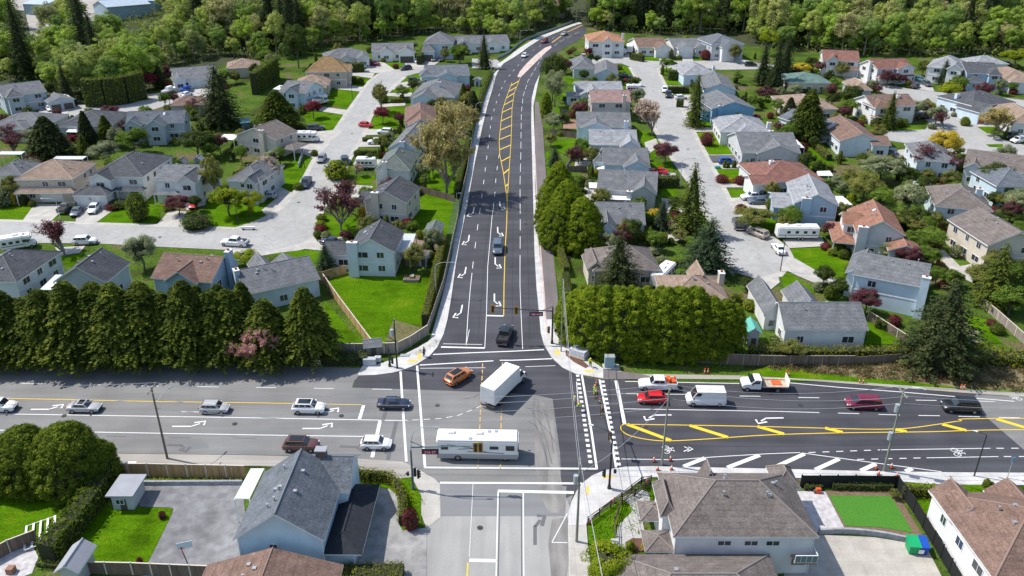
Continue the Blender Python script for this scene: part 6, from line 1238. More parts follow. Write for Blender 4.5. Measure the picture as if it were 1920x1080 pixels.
simple('ground_plate', (759,668), 'flat grey service cover lying by the corner kerb', 'cover', [('cover', (-.7, .7, -.35, .35, 0, .12), galv)], .13)
simple('utility_cabinet', (246,882), 'small grey box behind the wooden fence by the shoulder', 'cabinet', [('body', (-.7, .7, -.5, .5, -.1, .9), M('grey_cover', (.42, .45, .47), .5, 'panel')), ('lid', (-.75, .75, -.55, .55, .9, .98), vwhite)], .05)
# green and blue rubbish container
q = wpt((1717,1033), .07); t = empty('rubbish_container', q, -.1, label='green and blue dumpster by the black mesh fence', cat='dumpster')
dg = M('dumpster_green', (.01, .33, .12), .45, 'panel'); db = M('dumpster_blue', (.01, .07, .38), .45, 'panel')
m = MB(); m.hexa([Vector(p) for p in ((-1, -.65, 0), (.0, -.65, 0), (.0, .65, 0), (-1, .65, 0), (-1.1, -.8, 1.1), (.0, -.8, 1.1), (.0, .8, 1.45), (-1.1, .8, 1.45))], dg); m.hexa([Vector(p) for p in ((.0, -.65, 0), (.95, -.65, 0), (.95, .65, 0), (.0, .65, 0), (.0, -.8, 1.1), (1.05, -.8, 1.1), (1.05, .8, 1.45), (.0, .8, 1.45))], db); m.build('body', t)
m = MB(); m.hexa([Vector(p) for p in ((-1.15, -.85, 1.12), (.18, -.85, 1.12), (.18, .85, 1.48), (-1.15, .85, 1.48), (-1.15, -.85, 1.2), (.18, -.85, 1.2), (.18, .85, 1.56), (-1.15, .85, 1.56))], dg); m.build('lid', t)
m = MB(); m.hexa([Vector(p) for p in ((.2, -.85, 1.12), (1.1, -.85, 1.12), (1.1, .85, 1.48), (.2, .85, 1.48), (.2, -.85, 1.2), (1.1, -.85, 1.2), (1.1, .85, 1.56), (.2, .85, 1.56))], db); m.build('lid', t); m = MB(); m.box(-.1, .5, -.84, -.8, .3, .85, vwhite); m.build('notice', t)
# cones and tubes
def tube_marker(c, label, group, cone=False, z=0):
    q = wpt(c, z); t = empty('traffic_cone' if cone else 'delineator', q, label=label, cat='traffic cone', group=group)
    m = MB(); m.box(-.22, .22, -.22, .22, 0, .05, blackp); m.build('base', t); m = MB(); m.tube((0, 0, .05), (0, 0, .95 if not cone else .75), .17 if cone else .1, .04 if cone else .09, orng, 9); m.build('cone', t)
    m = MB(); m.tube((0, 0, .45), (0, 0, .62), .125 if cone else .105, .1 if cone else .105, vwhite, 9); m.build('reflective_band', t); return t
spots = [((1321,701),'left'),((1327,701),'right')],[((1473,705),'left'),((1479,705),'right')],[((1611,719),'left'),((1618,719),'right')],[((1801,731),'left'),((1807,731),'right')]
wh_ = ('above the white van', 'behind the flatbed truck', 'above the maroon minivan', 'above the large black car')
for pr, w_ in zip(spots, wh_):
    for c, s in pr: tube_marker(c, f'{s} orange marker tube of the pair on the verge {w_}', 'orange marker tubes on the verge')
for c, l in (((1226,866),'left rear cone around the weathered pole'),((1257,864),'right rear cone around the weathered pole'),((1233,883),'left front cone around the weathered pole'),((1259,882),'right front cone around the weathered pole'),((1642,880),'left rear cone around the transformer pole'),((1671,878),'right rear cone around the transformer pole'),((1647,891),'left front cone around the transformer pole'),((1681,895),'right front cone around the transformer pole'),((1104,983),'red cone at the lower end of the garden fence'),((1151,942),'red cone halfway along the corner garden fence'),((1213,905),'red cone at the upper end of the corner garden fence')):
    tube_marker(c, l, 'orange cones around the works', True, .1)
for c, l in (((1118,722),'upright yellow tube marker in the crosswalk'),((1124,757),'yellow tube marker pair in the crosswalk')): tube_marker(c, l, 'crosswalk markers')
# --- fences
def fence(pts, h, mat, label, post=2.4, name='wooden_fence', t=.08, capm=None, mesh=False):
    q = [wpt(p, 0) for p in pts]; root = empty(name, q[0], label=label, cat='fence'); o = q[0]; s = 0; posts = 0
    pm = {}
    for a, b in zip(q, q[1:]):
        L = (b-a).length; d = (b-a)/L; n = Vector((-d.y, d.x, 0)).normalized()*t/2; k = max(1, round(L/post)); m = MB()
        for i in range(k):
            A = a.lerp(b, i/k)-o; B = a.lerp(b, (i+1)/k)-o; dz = Vector((0, 0, h)); z0 = Vector((0, 0, -.2))
            m.hexa([A-n+z0, B-n+z0, B+n+z0, A+n+z0, A-n+dz, B-n+dz, B+n+dz, A+n+dz], mat)
            if capm: m.hexa([A-n*1.8+dz, B-n*1.8+dz, B+n*1.8+dz, A+n*1.8+dz]+[v+dz+Vector((0, 0, .06)) for v in (A-n*1.8, B-n*1.8, B+n*1.8, A+n*1.8)], capm)
            if posts < 90:
                key = h
                if key not in pm: w = MB(); w.box(-.07, .07, -.07, .07, -.2, h+.12, capm or mat); pm[key] = w.mesh('post')
                po = link('post', pm[key], root); po.location = A; posts += 1
        m.build('panel', root)
    return root
newwood = M('new_fence_wood', (.42, .27, .13), .85, 'wood'); oldwood = M('old_fence_wood', (.17, .13, .10), .9, 'wood'); greywood = M('grey_fence_wood', (.30, .26, .22), .9, 'wood'); capw = M('fence_cap', (.62, .54, .45), .7); blkmesh = M('black_mesh', (.018, .02, .02), .7)
fence([(207,893),(280,893),(462,897)], 2.0, newwood, 'light wooden fence along the left shoulder of the main road', capm=capw)
fence([(152,1075),(250,1077),(395,1083)], 1.7, oldwood, 'brown wooden fence at the bottom left with pale capping', capm=capw)
fence([(-20,1058),(20,1036),(72,1016)], 1.8, oldwood, 'brown fence between the left lawn and the paved yard', capm=capw)
fence([(607,530),(640,577),(697,654)], 1.8, newwood, 'sunlit diagonal wooden fence beside the big lawn', capm=capw)
fence([(600,527),(650,513)], 1.8, newwood, 'short fresh wooden fence next to the aqua house')
fence([(634,664),(697,664),(745,662),(770,650),(803,628)], 1.9, greywood, 'tan fence curving round the corner of the big lawn', capm=capw)
fence([(803,625),(815,590),(832,540),(846,475),(858,420),(862,390),(876,330),(885,270),(893,215),(910,165),(922,135)], 1.8, greywood, 'long grey fence along the left side of the upper road')
fence([(789,361),(853,379)], 1.6, oldwood, 'brown garden fence between two back lawns beside the upper road')
fence([(1070,640),(1100,655),(1135,672),(1250,678),(1450,686),(1600,686)], 1.8, oldwood, 'brown fence behind the verge under the cedar row', capm=greywood)
fence([(1627,598),(1700,645)], 1.5, oldwood, 'brown fence beside the bungalow lawn', capm=capw)
fence([(1838,573),(1870,600),(1920,645)], 1.6, greywood, 'grey wooden fence at the right edge garden', capm=capw)
fence([(1920,675),(1800,672),(1600,686)], 1.6, oldwood, 'dark fence under the roadside hedge at the right')
fence([(1500,914),(1600,914),(1680,915)], 1.9, blkmesh, 'black mesh fence behind the artificial lawn', t=.03, name='mesh_fence')
fence([(1680,915),(1712,960),(1748,1020),(1795,1100)], 1.9, blkmesh, 'black mesh fence beside the green dumpster', t=.03, name='mesh_fence')
fence([(1062,460),(1140,465)], 1.8, oldwood, 'dark fence below the big cedar beside the upper road')
fence([(1055,190),(1105,190)], 1.6, M('dark_fence', (.05, .05, .05), .8), 'dark fence north of the brown roofed cream house'); fence([(1050,213),(1082,222)], 1.6, M('dark_fence', (.05, .05, .05), .8), 'dark fence at the small round garden'); fence([(1032,252),(1100,262)], 1.6, oldwood, 'brown fence beside the brick patio'); 
fence([(1100,322),(1062,322)], 1.5, oldwood, 'brown fence below the patio umbrellas'); fence([(560,315),(570,285)], 1.2, M('white_wall', (.6, .6, .58), .7), 'white garden wall beside the crescent lawn')
fence([(480,170),(515,145)], 1.8, newwood, 'wooden fence behind the blue gabled house by the cedar hedge'); fence([(1730,432),(1765,470)], 1.6, newwood, 'wooden fence between the deck houses'); fence([(1748,487),(1790,530)], 1.5, newwood, 'wooden fence from the open shed to the lawn')
fence([(1755,430),(1780,435)], 1.6, newwood, 'short orange wooden fence by the raised deck')
# far railing of the upper road
fence([(932,112),(955,100),(972,85),(985,76),(1010,66),(1050,52),(1075,42)], 1.0, M('railing_grey', (.35, .38, .4), .6), 'railing along the outside of the far bend', t=.05, name='railing')
# rail fence of corner garden
def rail_fence(pts, label, mat=M('dark_rail_wood', (.10, .075, .055), .9, 'wood')):
    q = [wpt(p, .1) for p in pts]; root = empty('rail_fence', q[0], label=label, cat='fence')
    for a, b in zip(q, q[1:]):
        k = max(1, round((b-a).length/2.2))
        for i in range(k+1):
            A = a.lerp(b, i/k)-q[0]; m = MB(); m.box(A.x-.07, A.x+.07, A.y-.07, A.y+.07, A.z-.2, A.z+1.15, mat); m.build('post', root)
        m = MB()
        for z in (.35, .7, 1.05): m.tube(a-q[0]+Vector((0, 0, z)), b-q[0]+Vector((0, 0, z)), .055, .055, mat, 5)
        m.build('rail', root)
rail_fence([(1102,984),(1165,938),(1202,909),(1220,906)], 'low dark rail fence on the kerb side of the corner garden'); rail_fence([(1216,912),(1190,932),(1166,945),(1152,985),(1154,1028)], 'second dark rail fence inside the corner garden')
simple('gate_post', (1152,1030), 'squat brick gate post at the corner garden path', 'post', [('shaft', (-.35, .35, -.35, .35, 0, 1.1), stone), ('cap', (-.42, .42, -.42, .42, 1.1, 1.22), conc)], .05)
# retaining walls
def wall(pts, h, label, mat=conc, w=.3, name='retaining_wall'):
    m = MB(); strip(m, [wpt(p, h) for p in pts], w, h, mat, h+.2); m.build(name, label=label, cat='wall')
wall(smooth_pts([(1535,1001),(1590,1000),(1650,1006),(1705,1017)]), .75, 'curved grey retaining wall between the artificial lawn and driveway', M('wall_grey', (.3, .31, .33), .8, 'noise')); wall([(265,909),(455,908)], .6, 'low dark retaining wall in front of the wooden fence', M('wall_grey', (.3, .31, .33), .8, 'noise'))
# planter and garden things
simple('raised_planter', (772,525), 'stepped grey raised planter beside the big lawn', 'planter', [('bed', (-1.5, 1.5, -1, 1, 0, .5), greywood), ('soil', (-1.35, 1.35, -.85, .85, .5, .56), soil), ('upper_bed', (-.3, .5, -.5, .6, .56, .95), greywood)], 0)
q = wpt((76,1003), 0); t = empty('swing_frame', q, .45, label='white climbing frame lying on the left lawn', cat='play frame'); m = MB()
for y in (-2.2, 2.2): m.tube((-1.5, y, .15), (1.6, y, .5), .06, .06, trim)
m.build('side_rail', t)
for i in range(5): x = -1.5+i*.77; m = MB(); m.box(x-.12, x+.12, -2.2, 2.2, .2+i*.09, .26+i*.09, trim); m.build('slat', t)
q = wpt((357,1068), 0); t = empty('basketball_hoop', q, .3, label='tipped basketball hoop stand on the grey yard', cat='basketball hoop')
m = MB(); m.tube((0, 0, 0), (-.5, .2, 3.2), .06, .05, blackm); m.build('pole', t); m = MB(); m.box(-.9, .7, .25, .3, 2.9, 3.8, M('backboard', (.62, .68, .72), .2)); m.build('backboard', t); m = MB(); m.box(-.5, .6, -.4, .4, 0, .2, blackm); m.build('base', t); m = MB(); m.path([Vector((-.35+.23*math.cos(i*.6), .0+.23*math.sin(i*.6), 3.05)) for i in range(12)], .02, orng); m.build('rim', t)
simple('flower_pot', (22,1073), 'large brown pot on the paved yard at the bottom left', 'pot', [('pot', (-.4, .4, -.4, .4, 0, .7), M('terracotta', (.28, .15, .10), .8))], .03)
simple('pool_table_cover', (500,300), 'green paddling pool behind the pale blossom tree', 'pool', [('rim', (-1.1, 1.1, -.7, .7, 0, .5), M('pool_green', (.05, .42, .28), .5))], .02)
simple('play_slide', (1533,925), 'small orange toy slide on the paver patio', 'toy', [('slide', (-.3, .3, -.2, .2, 0, .7), orng), ('step', (-.5, -.3, -.2, .2, 0, .4), dkdoor)], .1)
simple('portable_toilet', (1094,113), 'pink portable toilet beside the low grey house', 'portable toilet', [('cabin', (-.6, .6, -.6, .6, 0, 2.3), M('pink_plastic', (.75, .14, .34), .5)), ('roof', (-.65, .65, -.65, .65, 2.3, 2.45), vwhite)])
def parasol(c, label, r=1.6, mat=vwhite):
    q = wpt(c, 0); t = empty('parasol', q, label=label, cat='parasol'); m = MB(); m.tube((0, 0, 0), (0, 0, 2.4), .04, .04, galv); m.build('pole', t); m = MB(); m.tube((0, 0, 2.05), (0, 0, 2.65), r, .05, mat, 8, False); m.build('canopy', t)
parasol((1087,302), 'pale lilac patio parasol, upper of three'); parasol((1103,312), 'cream patio parasol, middle of three', mat=vcream); parasol((1130,331), 'white patio parasol beside the dark hedge, lowest of three'); parasol((1761,330), 'white garden parasol below the lattice deck house', 1.3)
simple('barrier', (466,431), 'white road barrier board lying at the street corner', 'barrier', [('board', (-1.5, 1.5, -.25, .25, .3, .7), vwhite), ('foot', (-1.2, -1.0, -.4, .4, 0, .3), steel), ('foot', (1.0, 1.2, -.4, .4, 0, .3), steel)], .06)
simple('recycling_box', (1345,316), 'small teal box at the east street kerb', 'box', [('box', (-.7, .7, -.4, .4, 0, .6), M('turquoise_metal', (.12, .42, .34), .5))], .1)
# --- people: one skinned body each, clothing as children
skin = M('skin', (.45, .28, .20), .6); hiviz = M('hi_vis_fabric', (.62, .78, .05), .7, 'noise'); navyc = M('navy_cloth', (.03, .04, .08), .8); hat_y = M('helmet_yellow', (.8, .62, .05), .4); khaki = M('khaki_cloth', (.35, .28, .18), .8); hat_w = M('helmet_orange', (.85, .35, .2), .4)
def person(c, ang, label, top=hiviz, legs=navyc, hat=hat_y, bend=0.0, z=.05, arms=(.25, .3)):
    q = wpt(c, z); root = empty('person', q, ang, label=label, cat='person', group='people working at the junction'); sb, cb_ = math.sin(bend), math.cos(bend); hip = Vector((0, 0, .92)); up_ = Vector((sb, 0, cb_))
    J = {'pel': hip, 'waist': hip+up_*.18, 'chest': hip+up_*.42, 'neck': hip+up_*.58, 'chin': hip+up_*.66+Vector((.03, 0, 0)), 'head': hip+up_*.75+Vector((.03, 0, 0)), 'crown': hip+up_*.86+Vector((.02, 0, 0))}
    rad = {'pel': .15, 'waist': .13, 'chest': .16, 'neck': .06, 'chin': .075, 'head': .10, 'crown': .075}; ed = [('pel', 'waist'), ('waist', 'chest'), ('chest', 'neck'), ('neck', 'chin'), ('chin', 'head'), ('head', 'crown')]
    for s, n in ((1, 'l'), (-1, 'r')):
        sh = J['chest']+Vector((0, s*.19, .08)); a = arms[0 if s > 0 else 1]; el = sh+Vector((a*.28+sb*.1, s*.07, -.27)); wr = el+Vector((.12+a*.3, -s*.02, -.22)); ha = wr+Vector((.04, 0, -.09))
        kn = hip+Vector((.06*s+.03, s*.11, -.45)); an = hip+Vector((.02*s-.03, s*.12, -.84)); ft = an+Vector((.16, 0, -.04)); hp = hip+Vector((0, s*.10, -.05))
        for k, v, r in (('sh', sh, .07), ('el', el, .05), ('wr', wr, .033), ('ha', ha, .04), ('hp', hp, .11), ('kn', kn, .07), ('an', an, .045), ('ft', ft, .04)): J[n+k] = v; rad[n+k] = r
        ed += [('chest', n+'sh'), (n+'sh', n+'el'), (n+'el', n+'wr'), (n+'wr', n+'ha'), ('pel', n+'hp'), (n+'hp', n+'kn'), (n+'kn', n+'an'), (n+'an', n+'ft')]
        for f_ in range(5):
            k = n+'f%d' % f_; J[k] = ha+Vector((.02+(.03 if f_ == 4 else 0), (f_-1.5)*.018 if f_ < 4 else -s*.04, -.07+.008*abs(f_-1) if f_ < 4 else -.02)); rad[k] = .009; ed.append((n+'ha', k))
    ks = list(J); me = bpy.data.meshes.new('body'); me.from_pydata([tuple(J[k]) for k in ks], [(ks.index(a), ks.index(b)) for a, b in ed], []); o = link('body', me, root)
    sm = o.modifiers.new('skin', 'SKIN'); sk = me.skin_vertices[0].data
    for i, k in enumerate(ks): sk[i].radius = (rad[k], rad[k]); sk[i].use_root = (k == 'pel')
    sm.use_smooth_shade = True; sd = o.modifiers.new('sub', 'SUBSURF'); sd.levels = 1; sd.render_levels = 1; me.materials.append(skin)
    def garment(name, keys, grow, mat, el):
        g = bpy.data.meshes.new(name); g.from_pydata([tuple(J[k]) for k in keys], [(keys.index(a), keys.index(b)) for a, b in el], []); w = link(name, g, root); w.modifiers.new('skin', 'SKIN').use_smooth_shade = True
        for i, k in enumerate(keys): g.skin_vertices[0].data[i].radius = (rad[k]*grow+.012,)*2; g.skin_vertices[0].data[i].use_root = (i == 0)
        m2 = w.modifiers.new('sub', 'SUBSURF'); m2.levels = m2.render_levels = 1; g.materials.append(mat)
    garment('jacket', ['chest', 'waist', 'lsh', 'lel', 'lwr', 'rsh', 'rel', 'rwr', 'pel'], 1.12, top, [('chest', 'waist'), ('waist', 'pel'), ('chest', 'lsh'), ('lsh', 'lel'), ('lel', 'lwr'), ('chest', 'rsh'), ('rsh', 'rel'), ('rel', 'rwr')])
    garment('trousers', ['pel', 'lhp', 'lkn', 'lan', 'rhp', 'rkn', 'ran'], 1.08, legs, [('pel', 'lhp'), ('lhp', 'lkn'), ('lkn', 'lan'), ('pel', 'rhp'), ('rhp', 'rkn'), ('rkn', 'ran')])
    p = J['head']; m = lathe([(0, .150), (.02, .13), (.09, .115), (.15, .05), (.16, .005)], hat, 12); o = m.build('helmet' if hat in (hat_y, hat_w) else 'hair', root, smooth=True); o.location = p+Vector((0, 0, -.01))
person((1077,762), -.6, 'person in pale shirt and yellow helmet standing left of the crosswalk ladder', M('pale_yellow_shirt', (.6, .62, .4), .8)); person((1088,772), 2.6, 'person in yellow vest leaning over beside the crosswalk ladder', hiviz, khaki, hat_w, bend=.5)
person((1115,741), 1.4, 'person in full hi-vis clothing between the two crosswalk lines', hiviz, hiviz, hat_w); person((1107,689), -1.8, 'person in hi-vis jacket working by the utility cabinet', hiviz, navyc, hat_y, bend=.35, z=.14); person((1058,646), -1.0, 'person with yellow helmet at the corner by the cedar row', khaki, navyc, hat_y, z=.14)
person((795,670), -.3, 'person in dark clothes waiting on the far left corner pavement', navyc, navyc, M('dark_hair', (.03, .02, .015), .8), z=.14)
# ================================================================ PLANTING
ordn = ['first', 'second', 'third', 'fourth', 'fifth', 'sixth', 'seventh', 'eighth', 'ninth', 'tenth', 'eleventh', 'twelfth', 'thirteenth', 'fourteenth', 'fifteenth', 'sixteenth', 'seventeenth', 'eighteenth']
g = 'tall conifers screening the left arm of the main road'
for i, (x, top, w) in enumerate([(-8,535,75),(32,545,70),(70,552,70),(108,540,74),(152,520,80),(196,536,72),(240,519,80),(284,532,74),(326,546,70),(368,526,76),(408,538,70),(446,552,66),(506,552,74)]):
    tree('hemlock', x+(i*31 % 13)-6, 679-(i % 3)*4, 679-top+(i*53 % 21)-10, w*(1.75+.15*(i % 3)), f'{ordn[i]} tall conifer from the left in the dark row behind the main road', group=g, var=(0, 2)[i % 2])
tree('hemlock', 583, 676, 142, 116, 'broad tall conifer at the right end of the dark row, beside the lawn', group=g, var=0)
for i, x in enumerate([10,55,92,130,176,220,262,305,348,388,428,470]): tree('hemlock', x, 662, 104+(i*37 % 34), 92, f'{ordn[i]} from the left in the hidden back rank of the dark conifer row', group='back rank of conifers behind the main road', var=(2, 0)[i % 2])
hedge([(-30,671),(200,674),(420,678),(560,681),(690,679)], 2.0, 1.6, 'dark low undergrowth hedge at the foot of the conifer row', 'dark', bump=.25, pitch=1.7, card=.3, dens=14)
tree('twpink', 482, 694, 92, 66, 'pink blossom tree at the front of the conifer row', var=0); tree('twpink', 456, 689, 64, 44, 'smaller pink blossom tree left of the pink one in the row', var=1); tree('plum', 540, 684, 60, 50, 'dark pink small tree between two tall conifers', var=0)
g = 'clipped cedars on the right of the junction'
for i, (x, b, top, w) in enumerate([(1062,622,545,36),(1078,640,533,50),(1104,652,528,56),(1132,660,530,56),(1160,664,534,58),(1188,666,530,58),(1216,667,535,56),(1243,668,532,58),(1270,668,534,58),(1298,668,536,58),(1325,668,545,56),(1350,667,552,50),(1370,665,562,38)]):
    tree('cedar', x, b, b-top-4-(i*7 % 9), w*1.22, f'{ordn[i]} cedar from the left in the bright green wall of cedars', group=g, var=i % 2)
for i, x in enumerate([1092,1120,1150,1178,1206,1232,1262,1290]): tree('cedar', x, 642, 105, 54, f'{ordn[i]} from the left in the back rank of the bright cedar wall', group=g, var=i % 2)
tree('cedar', 1052, 612, 26, 22, 'small round cedar at the left foot of the bright cedar wall')
g = 'huge cedars beside the upper road'
for i, (x, b, h, w, l) in enumerate([(1046,408,98,78,'pointed top cedar of the huge clump beside the upper road'),(1036,436,92,66,'left hand cedar of the huge clump beside the upper road'),(1062,444,100,92,'middle cedar of the huge clump beside the upper road'),(1048,462,88,80,'front left cedar of the huge clump beside the upper road'),(1090,466,92,88,'front right cedar of the huge clump beside the upper road')]): tree('bigcedar', x, b, h, w, l, group=g, var=i % 2)
